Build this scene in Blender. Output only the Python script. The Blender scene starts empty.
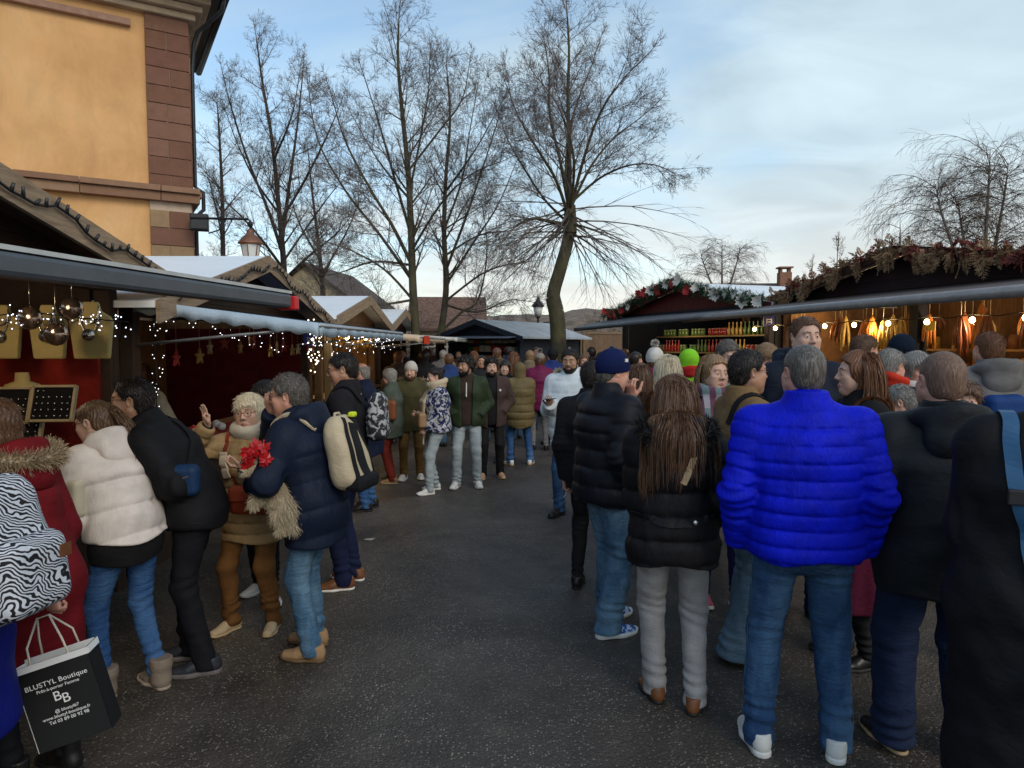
import bpy, bmesh, math, random
import numpy as np
from mathutils import Vector, Matrix

scene = bpy.context.scene
col = scene.collection
R = math.radians
PI = math.pi

# ------------------------------------------------------------------ camera
FOC, EYE, PITCH = 683.0, 1.82, R(3.27)
cam_data = bpy.data.cameras.new('camera')
cam_data.sensor_width = 36.0
cam_data.lens = 36.0 * FOC / 1024.0
cam_data.clip_start, cam_data.clip_end = 0.05, 2000.0
cam = bpy.data.objects.new('camera', cam_data)
col.objects.link(cam)
cam.location = (0, 0, EYE)
cam.rotation_euler = (PI / 2 - PITCH, 0, 0)
scene.camera = cam

# ------------------------------------------------------------------ light
SUN_EL, SUN_AZ = R(34), R(146)            # azimuth clockwise from +Y (view direction): behind the viewer, to the right
world = bpy.data.worlds.new('World')
scene.world = world
world.use_nodes = True
wn, wl = world.node_tree.nodes, world.node_tree.links
wn.clear()
sky = wn.new('ShaderNodeTexSky'); sky.sky_type = 'NISHITA'; sky.sun_disc = False
sky.sun_elevation = SUN_EL; sky.sun_rotation = SUN_AZ
sky.air_density = 1.0; sky.dust_density = 1.2; sky.ozone_density = 1.6
tc = wn.new('ShaderNodeTexCoord')
# cloud coordinates: the view direction projected on a flat cloud deck, so bands flatten towards the horizon
sep = wn.new('ShaderNodeSeparateXYZ'); wl.new(tc.outputs['Generated'], sep.inputs[0])
zc = wn.new('ShaderNodeMath'); zc.operation = 'ADD'; zc.inputs[1].default_value = 0.16
wl.new(sep.outputs['Z'], zc.inputs[0])
dx = wn.new('ShaderNodeMath'); dx.operation = 'DIVIDE'; wl.new(sep.outputs['X'], dx.inputs[0]); wl.new(zc.outputs[0], dx.inputs[1])
dy = wn.new('ShaderNodeMath'); dy.operation = 'DIVIDE'; wl.new(sep.outputs['Y'], dy.inputs[0]); wl.new(zc.outputs[0], dy.inputs[1])
cmb = wn.new('ShaderNodeCombineXYZ'); wl.new(dx.outputs[0], cmb.inputs[0]); wl.new(dy.outputs[0], cmb.inputs[1])
mp = wn.new('ShaderNodeMapping'); mp.inputs['Rotation'].default_value = (0, 0, R(24)); mp.inputs['Scale'].default_value = (0.95, 1.25, 1)
mp.inputs['Location'].default_value = (1.3, 0.4, 0)
wl.new(cmb.outputs[0], mp.inputs[0])
n1 = wn.new('ShaderNodeTexNoise'); n1.inputs['Scale'].default_value = 1.15; n1.inputs['Detail'].default_value = 7; n1.inputs['Roughness'].default_value = 0.52
n1.inputs['Distortion'].default_value = 0.5
wl.new(mp.outputs[0], n1.inputs['Vector'])
# more cloud to the right-hand side and towards the horizon, as the weather had it
bias = wn.new('ShaderNodeMath'); bias.operation = 'MULTIPLY_ADD'; bias.inputs[1].default_value = 0.30
wl.new(sep.outputs['X'], bias.inputs[0]); wl.new(n1.outputs['Fac'], bias.inputs[2])
bz = wn.new('ShaderNodeMath'); bz.operation = 'MULTIPLY_ADD'; bz.inputs[1].default_value = -0.50
wl.new(sep.outputs['Z'], bz.inputs[0]); wl.new(bias.outputs[0], bz.inputs[2])
cov = wn.new('ShaderNodeValToRGB'); cov.color_ramp.interpolation = 'EASE'
cov.color_ramp.elements[0].position = 0.10; cov.color_ramp.elements[1].position = 0.52; cov.color_ramp.elements[0].color = (0.16, 0.16, 0.16, 1); cov.color_ramp.elements[1].color = (0.93, 0.93, 0.93, 1)
wl.new(bz.outputs[0], cov.inputs[0])
# cloud tone: bright tops and grey undersides
n2 = wn.new('ShaderNodeTexNoise'); n2.inputs['Scale'].default_value = 1.7; n2.inputs['Detail'].default_value = 6
n2.inputs['Roughness'].default_value = 0.5; n2.inputs['Distortion'].default_value = 0.8
wl.new(mp.outputs[0], n2.inputs['Vector'])
tone = wn.new('ShaderNodeValToRGB')
tone.color_ramp.elements[0].position = 0.30; tone.color_ramp.elements[0].color = (0.46, 0.58, 0.65, 1)
tone.color_ramp.elements[1].position = 0.68; tone.color_ramp.elements[1].color = (0.68, 0.83, 0.90, 1)
wl.new(n2.outputs['Fac'], tone.inputs[0])
# low band of cloud catches the evening colour
low = wn.new('ShaderNodeMapRange'); low.inputs['From Min'].default_value = 0.02; low.inputs['From Max'].default_value = 0.24
low.inputs['To Min'].default_value = 1.0; low.inputs['To Max'].default_value = 0.0; low.clamp = True
wl.new(sep.outputs['Z'], low.inputs['Value'])
peach = wn.new('ShaderNodeMixRGB'); peach.inputs['Color2'].default_value = (0.98, 0.86, 0.72, 1)
lowm = wn.new('ShaderNodeMath'); lowm.operation = 'MULTIPLY'; lowm.inputs[1].default_value = 0.7
wl.new(low.outputs[0], lowm.inputs[0]); wl.new(lowm.outputs[0], peach.inputs['Fac']); wl.new(tone.outputs[0], peach.inputs['Color1'])
CLOUD_GAIN = 6.3
cg = wn.new('ShaderNodeMixRGB'); cg.blend_type = 'MULTIPLY'; cg.inputs['Fac'].default_value = 1
cg.inputs['Color2'].default_value = (CLOUD_GAIN, CLOUD_GAIN, CLOUD_GAIN, 1); wl.new(peach.outputs[0], cg.inputs['Color1'])
mixs = wn.new('ShaderNodeMixRGB'); wl.new(cov.outputs[0], mixs.inputs['Fac'])
sg = wn.new('ShaderNodeMixRGB'); sg.blend_type = 'MULTIPLY'; sg.inputs['Fac'].default_value = 1; sg.inputs['Color2'].default_value = (1.22, 1.30, 1.22, 1)
wl.new(sky.outputs[0], sg.inputs['Color1']); wl.new(sg.outputs[0], mixs.inputs['Color1']); wl.new(cg.outputs[0], mixs.inputs['Color2'])
bg = wn.new('ShaderNodeBackground'); bg.inputs['Strength'].default_value = 0.135
wl.new(mixs.outputs[0], bg.inputs['Color'])
wo = wn.new('ShaderNodeOutputWorld'); wl.new(bg.outputs[0], wo.inputs['Surface'])

sun_data = bpy.data.lights.new('sun', 'SUN')
sun_data.energy = 0.95; sun_data.angle = R(28); sun_data.color = (1.0, 0.90, 0.76)
sun = bpy.data.objects.new('sun', sun_data); col.objects.link(sun)
sd = Vector((math.sin(SUN_AZ) * math.cos(SUN_EL), math.cos(SUN_AZ) * math.cos(SUN_EL), math.sin(SUN_EL)))
sun.rotation_euler = (-sd).to_track_quat('-Z', 'Y').to_euler()
sun.location = (0, 0, 30)

scene.view_settings.view_transform = 'Standard'
scene.view_settings.look = 'None'
scene.view_settings.exposure = 0.42
scene.view_settings.gamma = 1.0
scene.view_settings.use_curve_mapping = False
try:
    scene.cycles.use_denoising = True
    scene.cycles.max_bounces = 5; scene.cycles.diffuse_bounces = 3; scene.cycles.glossy_bounces = 2
    scene.cycles.sample_clamp_indirect = 6.0
    scene.cycles.caustics_reflective = False; scene.cycles.caustics_refractive = False
except Exception:
    pass

# ------------------------------------------------------------------ pixels to places
def ray(px, py):
    xc, yc = (px - 512) / FOC, (384 - py) / FOC
    return Vector((xc, math.cos(PITCH) + yc * math.sin(PITCH), -math.sin(PITCH) + yc * math.cos(PITCH)))
def at(px, py, Y):
    d = ray(px, py)
    return Vector((0, 0, EYE)) + d * (Y / d.y)
def ground(px, py):
    d = ray(px, py)
    return Vector((0, 0, EYE)) + d * (-EYE / d.z)

# ------------------------------------------------------------------ linking and naming
def new_obj(name, me, parent=None, mats=()):
    o = bpy.data.objects.new(name, me)
    col.objects.link(o)
    if me is not None:
        for m in mats:
            me.materials.append(m)
    if parent is not None:
        o.parent = parent
    return o
def tag(o, label=None, cat=None, group=None, kind=None):
    if label: o['label'] = label
    if cat: o['category'] = cat
    if group: o['group'] = group
    if kind: o['kind'] = kind
    return o
def empty(name, loc=(0, 0, 0), rz=0.0, label=None, cat=None, group=None):
    o = bpy.data.objects.new(name, None)
    o.empty_display_size = 0.1
    col.objects.link(o)
    o.location = loc; o.rotation_euler = (0, 0, rz)
    return tag(o, label, cat, group)
def kids(o):
    return [c for c in bpy.data.objects if c.parent == o]
def copy_tree(o, children, parent=None):
    c = o.copy(); col.objects.link(c)
    if parent is not None: c.parent = parent
    for ch, sub in children:
        copy_tree(ch, sub, c)
    return c
def tree_of(o):
    return [(c, tree_of(c)) for c in kids(o)]

def mesh_from(name, verts, faces, smooth=True, midx=None):
    """verts (n,3) array, faces: (m,k) array or list of arrays of different widths"""
    me = bpy.data.meshes.new(name)
    verts = np.asarray(verts, dtype=np.float32)
    fl = faces if isinstance(faces, list) else [faces]
    fl = [np.asarray(f, dtype=np.int32) for f in fl if len(f)]
    loops = np.concatenate([f.ravel() for f in fl]) if fl else np.zeros(0, np.int32)
    sizes = np.concatenate([np.full(len(f), f.shape[1], np.int32) for f in fl]) if fl else np.zeros(0, np.int32)
    starts = np.concatenate([[0], np.cumsum(sizes)[:-1]]).astype(np.int32) if len(sizes) else sizes
    me.vertices.add(len(verts)); me.vertices.foreach_set('co', verts.ravel())
    me.loops.add(len(loops)); me.loops.foreach_set('vertex_index', loops)
    me.polygons.add(len(sizes)); me.polygons.foreach_set('loop_start', starts)
    try: me.polygons.foreach_set('loop_total', sizes)
    except Exception: pass
    me.polygons.foreach_set('use_smooth', np.full(len(sizes), bool(smooth)))
    if midx is not None:
        me.polygons.foreach_set('material_index', np.asarray(midx, np.int32))
    me.update(calc_edges=True)
    me.validate()
    return me

class MB:
    """collects boxes, bars, tubes, sheets; build() links them as ONE mesh"""
    def __init__(self): self.v = []; self.f = []; self.n = 0; self.sm = []
    def add(self, verts, faces, smooth=False):
        b = self.n
        self.v += [tuple(p) for p in verts]; self.n += len(verts)
        for f in faces:
            self.f.append([i + b for i in f]); self.sm.append(smooth)
        return self
    def box(self, c, s, rot=None, taper=None):
        hx, hy, hz = s[0] / 2, s[1] / 2, s[2] / 2
        t = taper or 1.0
        P = [(-hx, -hy, -hz), (hx, -hy, -hz), (hx, hy, -hz), (-hx, hy, -hz), (-hx * t, -hy * t, hz), (hx * t, -hy * t, hz), (hx * t, hy * t, hz), (-hx * t, hy * t, hz)]
        c = Vector(c)
        P = [c + ((rot @ Vector(p)) if rot is not None else Vector(p)) for p in P]
        return self.add(P, [(0, 3, 2, 1), (4, 5, 6, 7), (0, 1, 5, 4), (1, 2, 6, 5), (2, 3, 7, 6), (3, 0, 4, 7)])
    def bar(self, a, b, w, h, up=(0, 0, 1)):
        a, b = Vector(a), Vector(b); d = b - a; L = d.length; d.normalize()
        u = Vector(up); s = d.cross(u)
        if s.length < 1e-5: s = d.cross(Vector((1, 0, 0)))
        s.normalize(); u = s.cross(d)
        m = Matrix((s, d, u)).transposed()
        return self.box((a + b) / 2, (w, L, h), m)
    def tube(self, pts, r, n=6, caps=True):
        pts = [Vector(p) for p in pts]
        rr = r if isinstance(r, (list, tuple)) else [r] * len(pts)
        rings = []; pu = None
        for i, p in enumerate(pts):
            d = (pts[min(i + 1, len(pts) - 1)] - pts[max(i - 1, 0)]).normalized()
            u = pu if pu is not None else (Vector((0, 0, 1)) if abs(d.z) < 0.9 else Vector((1, 0, 0)))
            s = d.cross(u)
            if s.length < 1e-4: s = d.cross(Vector((0, 1, 0)))
            s.normalize(); u = s.cross(d).normalized(); pu = u
            rings.append([p + (s * math.cos(2 * PI * k / n) + u * math.sin(2 * PI * k / n)) * rr[i] for k in range(n)])
        vs = [q for rg in rings for q in rg]; fs = []
        for i in range(len(pts) - 1):
            for k in range(n):
                fs.append((i * n + k, i * n + (k + 1) % n, (i + 1) * n + (k + 1) % n, (i + 1) * n + k))
        if caps:
            fs.append(tuple(range(n - 1, -1, -1))); fs.append(tuple((len(pts) - 1) * n + k for k in range(n)))
        return self.add(vs, fs, True)
    def lathe(self, prof, c=(0, 0, 0), n=12, axis=None):
        """prof: list of (r, z)"""
        c = Vector(c); vs = []; fs = []
        for r, z in prof:
            for k in range(n):
                p = Vector((r * math.cos(2 * PI * k / n), r * math.sin(2 * PI * k / n), z))
                vs.append(c + (axis @ p if axis is not None else p))
        m = len(prof)
        for i in range(m - 1):
            for k in range(n):
                fs.append((i * n + k, i * n + (k + 1) % n, (i + 1) * n + (k + 1) % n, (i + 1) * n + k))
        fs.append(tuple(range(n - 1, -1, -1))); fs.append(tuple((m - 1) * n + k for k in range(n)))
        return self.add(vs, fs, True)
    def ball(self, c, r, n=8, sc=(1, 1, 1)):
        m = max(4, n // 2 + 1)
        prof = [(max(1e-4, r * math.sin(PI * i / m)), -r * math.cos(PI * i / m)) for i in range(m + 1)]
        b = self.n
        self.lathe(prof, (0, 0, 0), n)
        c = Vector(c)
        for i in range(b, self.n):
            p = self.v[i]; self.v[i] = (c.x + p[0] * sc[0], c.y + p[1] * sc[1], c.z + p[2] * sc[2])
        return self
    def prism(self, poly, a, b):
        """poly: list of 3D points (planar); extruded by vector b-a"""
        d = Vector(b) - Vector(a); n = len(poly)
        vs = [Vector(p) for p in poly] + [Vector(p) + d for p in poly]
        fs = [tuple(range(n - 1, -1, -1)), tuple(range(n, 2 * n))] + [(i, (i + 1) % n, n + (i + 1) % n, n + i) for i in range(n)]
        return self.add(vs, fs)
    def mesh(self, name):
        me = bpy.data.meshes.new(name)
        me.from_pydata([tuple(v) for v in self.v], [], self.f)
        me.polygons.foreach_set('use_smooth', self.sm)
        bm = bmesh.new(); bm.from_mesh(me)
        bmesh.ops.recalc_face_normals(bm, faces=bm.faces)
        bm.to_mesh(me); bm.free()
        me.update()
        return me
    def build(self, name, mat, parent=None, bevel=0.0):
        o = new_obj(name, self.mesh(name), parent, [mat] if mat else [])
        if bevel > 0:
            md = o.modifiers.new('bevel', 'BEVEL'); md.width = bevel; md.segments = 2; md.limit_method = 'ANGLE'
        return o

# ------------------------------------------------------------------ materials
MATS = {}
def _nodes(m):
    m.use_nodes = True
    nt = m.node_tree; nt.nodes.clear()
    out = nt.nodes.new('ShaderNodeOutputMaterial')
    b = nt.nodes.new('ShaderNodeBsdfPrincipled')
    nt.links.new(b.outputs[0], out.inputs[0])
    return nt, b, out
def rgb(c): return (c[0], c[1], c[2], 1.0)
def _mixc(nt, fac, a, b, blend='MIX'):
    m = nt.nodes.new('ShaderNodeMixRGB'); m.blend_type = blend
    for sock, v in ((m.inputs['Fac'], fac), (m.inputs['Color1'], a), (m.inputs['Color2'], b)):
        if hasattr(v, 'node'): nt.links.new(v, sock)
        elif isinstance(v, (int, float)): sock.default_value = v
        else: sock.default_value = rgb(v)
    return m.outputs[0]
def _noise(nt, vec, scale, detail=4, rough=0.5, dist=0.0):
    n = nt.nodes.new('ShaderNodeTexNoise'); n.inputs['Scale'].default_value = scale; n.inputs['Detail'].default_value = detail
    n.inputs['Roughness'].default_value = rough; n.inputs['Distortion'].default_value = dist
    if vec is not None: nt.links.new(vec, n.inputs['Vector'])
    return n.outputs['Fac']
def _ramp(nt, fac, stops):
    r = nt.nodes.new('ShaderNodeValToRGB')
    e = r.color_ramp.elements
    while len(e) < len(stops): e.new(0.5)
    for el, (p, c) in zip(e, stops):
        el.position = p; el.color = rgb(c) if not isinstance(c, (int, float)) else (c, c, c, 1)
    nt.links.new(fac, r.inputs[0])
    return r.outputs[0]
def _map(nt, kind='Object', scale=(1, 1, 1), rot=(0, 0, 0), loc=(0, 0, 0)):
    t = nt.nodes.new('ShaderNodeTexCoord'); m = nt.nodes.new('ShaderNodeMapping')
    m.inputs['Scale'].default_value = scale; m.inputs['Rotation'].default_value = rot; m.inputs['Location'].default_value = loc
    nt.links.new(t.outputs[kind], m.inputs[0])
    return m.outputs[0]
def _bump(nt, b, h, strength, dist=0.01, prev=None):
    n = nt.nodes.new('ShaderNodeBump'); n.inputs['Strength'].default_value = strength; n.inputs['Distance'].default_value = dist
    nt.links.new(h, n.inputs['Height'])
    if prev is not None: nt.links.new(prev, n.inputs['Normal'])
    nt.links.new(n.outputs[0], b.inputs['Normal'])
    return n.outputs[0]

def plain(name, c, rough=0.6, var=0.15, nscale=9.0, bump=0.15, bscale=60, metal=0.0, spec=0.4):
    if name in MATS: return MATS[name]
    m = bpy.data.materials.new(name); nt, b, _ = _nodes(m)
    v = _map(nt)
    f = _noise(nt, v, nscale, 5, 0.6)
    lo = tuple(x * (1 - var) for x in c); hi = tuple(min(1, x * (1 + var)) for x in c)
    nt.links.new(_ramp(nt, f, [(0.3, lo), (0.7, hi)]), b.inputs['Base Color'])
    b.inputs['Roughness'].default_value = rough; b.inputs['Metallic'].default_value = metal
    b.inputs['Specular IOR Level'].default_value = spec
    if bump > 0: _bump(nt, b, _noise(nt, v, bscale, 4), bump, 0.004)
    MATS[name] = m
    return m
def cloth(name, c, rough=0.88, var=0.22, sheen=0.0, weave=700, bump=0.25, wrinkle=0.5, wscale=14):
    if name in MATS: return MATS[name]
    m = bpy.data.materials.new(name); nt, b, _ = _nodes(m)
    v = _map(nt)
    f = _noise(nt, v, 7, 4, 0.6)
    lo = tuple(x * (1 - var) for x in c); hi = tuple(min(1, x * (1 + var)) for x in c)
    cc = _ramp(nt, f, [(0.3, lo), (0.72, hi)])
    g = _noise(nt, v, 260, 2)
    cc = _mixc(nt, 0.35, cc, _ramp(nt, g, [(0.35, 0.75), (0.65, 1.0)]), 'MULTIPLY')
    nt.links.new(cc, b.inputs['Base Color'])
    b.inputs['Roughness'].default_value = rough
    b.inputs['Specular IOR Level'].default_value = 0.15
    b.inputs['Sheen Weight'].default_value = 0.0; b.inputs['Sheen Roughness'].default_value = 0.5
    p = _bump(nt, b, _noise(nt, _map(nt, scale=(1, 1, 1.8)), wscale, 5, 0.6, 0.6), wrinkle, 0.012)
    _bump(nt, b, _noise(nt, v, weave, 2), bump, 0.002, p)
    MATS[name] = m
    return m
def nylon(name, c, rough=0.45, wrinkle=0.30, wscale=20, var=0.15):
    """quilted shell fabric: slight gloss and puckers along the seams"""
    if name in MATS: return MATS[name]
    m = bpy.data.materials.new(name); nt, b, _ = _nodes(m)
    v = _map(nt)
    f = _noise(nt, v, 9, 4, 0.6)
    lo = tuple(x * (1 - var) for x in c); hi = tuple(min(1, x * (1 + var)) for x in c)
    nt.links.new(_ramp(nt, f, [(0.3, lo), (0.7, hi)]), b.inputs['Base Color'])
    b.inputs['Roughness'].default_value = rough
    b.inputs['Specular IOR Level'].default_value = 0.14
    p = _bump(nt, b, _noise(nt, _map(nt, scale=(2.6, 2.6, 1.0)), wscale, 5, 0.62, 1.0), wrinkle * 1.3, 0.010)
    _bump(nt, b, _noise(nt, v, 90, 3, 0.6, 0.8), 0.12, 0.004, p)
    MATS[name] = m
    return m
def denim(name, c, fade=(0.30, 0.42, 0.55), amt=0.5):
    if name in MATS: return MATS[name]
    m = bpy.data.materials.new(name); nt, b, _ = _nodes(m)
    v = _map(nt)
    f = _noise(nt, _map(nt, scale=(2.2, 2.2, 0.8)), 3.4, 5, 0.62, 0.3)
    cc = _mixc(nt, _ramp(nt, f, [(0.40, 0.0), (0.66, amt)]), c, fade)
    g = _noise(nt, _map(nt, scale=(3, 3, 0.6)), 190, 3, 0.7)
    cc = _mixc(nt, 0.6, cc, _ramp(nt, g, [(0.3, 0.55), (0.7, 1.0)]), 'MULTIPLY')
    nt.links.new(cc, b.inputs['Base Color'])
    b.inputs['Roughness'].default_value = 0.85; b.inputs['Specular IOR Level'].default_value = 0.2
    p = _bump(nt, b, _noise(nt, _map(nt, scale=(1, 1, 3.2)), 11, 6, 0.62, 1.1), 0.75, 0.018)
    _bump(nt, b, _noise(nt, v, 500, 2), 0.2, 0.002, p)
    MATS[name] = m
    return m
def twotone(name, a, bcol, scale=60, kind='voronoi', rough=0.75, thr=0.5, stretch=(1, 1, 1), dist=2.0):
    """printed / knitted two-colour pattern"""
    if name in MATS: return MATS[name]
    m = bpy.data.materials.new(name); nt, b, _ = _nodes(m)
    v = _map(nt, scale=stretch)
    if kind == 'zebra':
        w = nt.nodes.new('ShaderNodeTexWave'); w.wave_type = 'BANDS'; w.bands_direction = 'DIAGONAL'
        w.inputs['Scale'].default_value = scale; w.inputs['Distortion'].default_value = dist
        w.inputs['Detail'].default_value = 2.0; w.inputs['Detail Scale'].default_value = 0.55; w.inputs['Detail Roughness'].default_value = 0.4
        nt.links.new(v, w.inputs['Vector']); f = w.outputs['Fac']
    elif kind == 'noise':
        f = _noise(nt, v, scale, 2, 0.5, 0.5)
    else:
        w = nt.nodes.new('ShaderNodeTexVoronoi'); w.feature = 'F1'; w.inputs['Scale'].default_value = scale
        nt.links.new(v, w.inputs['Vector']); f = w.outputs['Distance']
    nt.links.new(_ramp(nt, f, [(thr - 0.04, a), (thr + 0.04, bcol)]), b.inputs['Base Color'])
    b.inputs['Roughness'].default_value = rough; b.inputs['Specular IOR Level'].default_value = 0.3
    _bump(nt, b, _noise(nt, _map(nt), 30, 4), 0.4, 0.008)
    MATS[name] = m
    return m
def tartan(name, a, b_, c_, scale=9):
    if name in MATS: return MATS[name]
    m = bpy.data.materials.new(name); nt, b, _ = _nodes(m)
    def band(direction, s):
        w = nt.nodes.new('ShaderNodeTexWave'); w.bands_direction = direction; w.inputs['Scale'].default_value = s
        w.inputs['Distortion'].default_value = 0.6
        nt.links.new(_map(nt), w.inputs['Vector'])
        return _ramp(nt, w.outputs['Fac'], [(0.46, 0.0), (0.54, 1.0)])
    cc = _mixc(nt, band('Z', scale * 0.35), a, b_)
    cc = _mixc(nt, band('X', scale * 0.8), cc, c_, 'MIX')
    cc = _mixc(nt, 0.35, cc, _ramp(nt, _noise(nt, _map(nt), 40, 3), [(0.3, 0.5), (0.7, 1.0)]), 'MULTIPLY')
    nt.links.new(cc, b.inputs['Base Color'])
    b.inputs['Roughness'].default_value = 0.9; b.inputs['Sheen Weight'].default_value = 0.3
    _bump(nt, b, _noise(nt, _map(nt), 120, 3), 0.4, 0.004)
    MATS[name] = m
    return m
def hairmat(name, c, tip=None, rough=0.42):
    if name in MATS: return MATS[name]
    m = bpy.data.materials.new(name); nt, b, _ = _nodes(m)
    f = _noise(nt, _map(nt, scale=(1, 1, 0.12)), 150, 3, 0.7)
    t = tip or tuple(min(1, x * 1.7) for x in c)
    cc = _ramp(nt, f, [(0.30, tuple(x * 0.55 for x in c)), (0.5, c), (0.72, t)])
    nt.links.new(cc, b.inputs['Base Color'])
    b.inputs['Roughness'].default_value = rough; b.inputs['Specular IOR Level'].default_value = 0.35
    _bump(nt, b, _noise(nt, _map(nt, scale=(1, 1, 0.10)), 170, 3), 0.5, 0.004)
    MATS[name] = m
    return m
def skin(name, c):
    if name in MATS: return MATS[name]
    m = bpy.data.materials.new(name); nt, b, _ = _nodes(m)
    v = _map(nt)
    f = _noise(nt, v, 22, 4, 0.6)
    red = (min(1, c[0] * 1.0), c[1] * 0.88, c[2] * 0.84)
    nt.links.new(_ramp(nt, f, [(0.32, red), (0.62, c)]), b.inputs['Base Color'])
    b.inputs['Roughness'].default_value = 0.48
    b.inputs['Subsurface Weight'].default_value = 0.12
    b.inputs['Subsurface Radius'].default_value = (0.012, 0.005, 0.003)
    b.inputs['Subsurface Scale'].default_value = 0.6
    _bump(nt, b, _noise(nt, v, 240, 3), 0.12, 0.002)
    MATS[name] = m
    return m
def emit(name, c, s):
    if name in MATS: return MATS[name]
    m = bpy.data.materials.new(name); m.use_nodes = True
    nt = m.node_tree; nt.nodes.clear()
    out = nt.nodes.new('ShaderNodeOutputMaterial'); e = nt.nodes.new('ShaderNodeEmission')
    e.inputs[0].default_value = rgb(c); e.inputs[1].default_value = s
    nt.links.new(e.outputs[0], out.inputs[0])
    MATS[name] = m
    return m
def wood(name, c, plank=0.14, axis='Z', rough=0.7, gap=0.045, var=0.35):
    """boards: grooves across AXIS every PLANK metres, grain along the boards"""
    if name in MATS: return MATS[name]
    m = bpy.data.materials.new(name); nt, b, _ = _nodes(m)
    t = nt.nodes.new('ShaderNodeTexCoord'); s = nt.nodes.new('ShaderNodeSeparateXYZ'); nt.links.new(t.outputs['Object'], s.inputs[0])
    d = nt.nodes.new('ShaderNodeMath'); d.operation = 'DIVIDE'; d.inputs[1].default_value = plank; nt.links.new(s.outputs[axis], d.inputs[0])
    fr = nt.nodes.new('ShaderNodeMath'); fr.operation = 'FRACT'; nt.links.new(d.outputs[0], fr.inputs[0])
    fl = nt.nodes.new('ShaderNodeMath'); fl.operation = 'FLOOR'; nt.links.new(d.outputs[0], fl.inputs[0])
    wn_ = nt.nodes.new('ShaderNodeTexWhiteNoise'); wn_.noise_dimensions = '1D'; nt.links.new(fl.outputs[0], wn_.inputs['W'])
    sc = {'X': (9, 1, 1), 'Y': (1, 9, 1), 'Z': (1, 1, 9)}[axis]
    g = _noise(nt, _map(nt, scale=sc), 5, 6, 0.65, 0.6)
    cc = _ramp(nt, g, [(0.28, tuple(x * 0.55 for x in c)), (0.7, tuple(min(1, x * 1.2) for x in c))])
    cc = _mixc(nt, var, cc, _ramp(nt, wn_.outputs['Value'], [(0, 0.45), (1, 1.0)]), 'MULTIPLY')
    if plank < 5:
        gr = _ramp(nt, fr.outputs[0], [(0.0, 0.0), (gap, 1.0)])
        cc = _mixc(nt, 0.75, cc, gr, 'MULTIPLY')
        p = _bump(nt, b, gr, 0.6, 0.012)
        _bump(nt, b, g, 0.25, 0.006, p)
    else:
        _bump(nt, b, g, 0.3, 0.006)
    nt.links.new(cc, b.inputs['Base Color'])
    b.inputs['Roughness'].default_value = rough; b.inputs['Specular IOR Level'].default_value = 0.25
    MATS[name] = m
    return m
# ================================================================== SETTING
rng = random.Random(7)
nrng = np.random.default_rng(11)

def island_mat(name, cols, rough=0.8, bump=0.4, bscale=25, extra=None, spec=0.3, noise_mul=0.45):
    """each loose piece of the mesh gets its own colour out of COLS"""
    if name in MATS: return MATS[name]
    m = bpy.data.materials.new(name); nt, b, _ = _nodes(m)
    g = nt.nodes.new('ShaderNodeNewGeometry')
    r = nt.nodes.new('ShaderNodeValToRGB'); r.color_ramp.interpolation = 'CONSTANT'
    e = r.color_ramp.elements
    while len(e) < len(cols): e.new(0.5)
    for i, c in enumerate(cols):
        e[i].position = i / len(cols); e[i].color = rgb(c)
    nt.links.new(g.outputs['Random Per Island'], r.inputs[0])
    v = _map(nt)
    cc = _mixc(nt, noise_mul, r.outputs[0], _ramp(nt, _noise(nt, v, 6, 6, 0.65), [(0.3, 0.5), (0.7, 1.0)]), 'MULTIPLY')
    nt.links.new(cc, b.inputs['Base Color']); b.inputs['Roughness'].default_value = rough
    b.inputs['Specular IOR Level'].default_value = spec
    if bump > 0: _bump(nt, b, _noise(nt, v, bscale, 5), bump, 0.01)
    MATS[name] = m
    return m

# ---- ground: one asphalt sheet to the horizon
def asphalt():
    m = bpy.data.materials.new('asphalt'); nt, b, _ = _nodes(m)
    v = _map(nt)
    big = _noise(nt, v, 0.55, 8, 0.66, 0.6)
    mid = _noise(nt, v, 5.0, 5, 0.65)
    base = _ramp(nt, big, [(0.36, (0.042, 0.034, 0.028)), (0.50, (0.070, 0.058, 0.048)), (0.66, (0.105, 0.090, 0.076))])
    base = _mixc(nt, 0.5, base, _ramp(nt, mid, [(0.3, 0.42), (0.7, 1.0)]), 'MULTIPLY')
    # stones in the binder
    vo = nt.nodes.new('ShaderNodeTexVoronoi'); vo.inputs['Scale'].default_value = 72; nt.links.new(v, vo.inputs['Vector'])
    cr = nt.nodes.new('ShaderNodeSeparateColor'); nt.links.new(vo.outputs['Color'], cr.inputs[0])
    grain = _ramp(nt, cr.outputs[0], [(0.45, 0.0), (0.97, 1.0)])
    near = _ramp(nt, vo.outputs['Distance'], [(0.18, 1.0), (0.42, 0.0)])
    gm = nt.nodes.new('ShaderNodeMath'); gm.operation = 'MULTIPLY'; nt.links.new(grain, gm.inputs[0]); nt.links.new(near, gm.inputs[1])
    patch = _ramp(nt, _noise(nt, v, 1.6, 4, 0.6), [(0.35, 0.25), (0.65, 1.0)])
    gm2 = nt.nodes.new('ShaderNodeMath'); gm2.operation = 'MULTIPLY'; nt.links.new(gm.outputs[0], gm2.inputs[0]); nt.links.new(patch, gm2.inputs[1])
    base = _mixc(nt, gm2.outputs[0], base, (0.46, 0.41, 0.35))
    nt.links.new(base, b.inputs['Base Color'])
    nt.links.new(_ramp(nt, _noise(nt, v, 1.1, 5, 0.6, 0.5), [(0.34, 0.36), (0.62, 0.62)]), b.inputs['Roughness'])
    b.inputs['Specular IOR Level'].default_value = 0.42
    p = _bump(nt, b, vo.outputs['Distance'], 0.8, 0.006)
    _bump(nt, b, mid, 0.25, 0.02, p)
    return m
gv = []; gf = []
NX = 41
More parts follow.
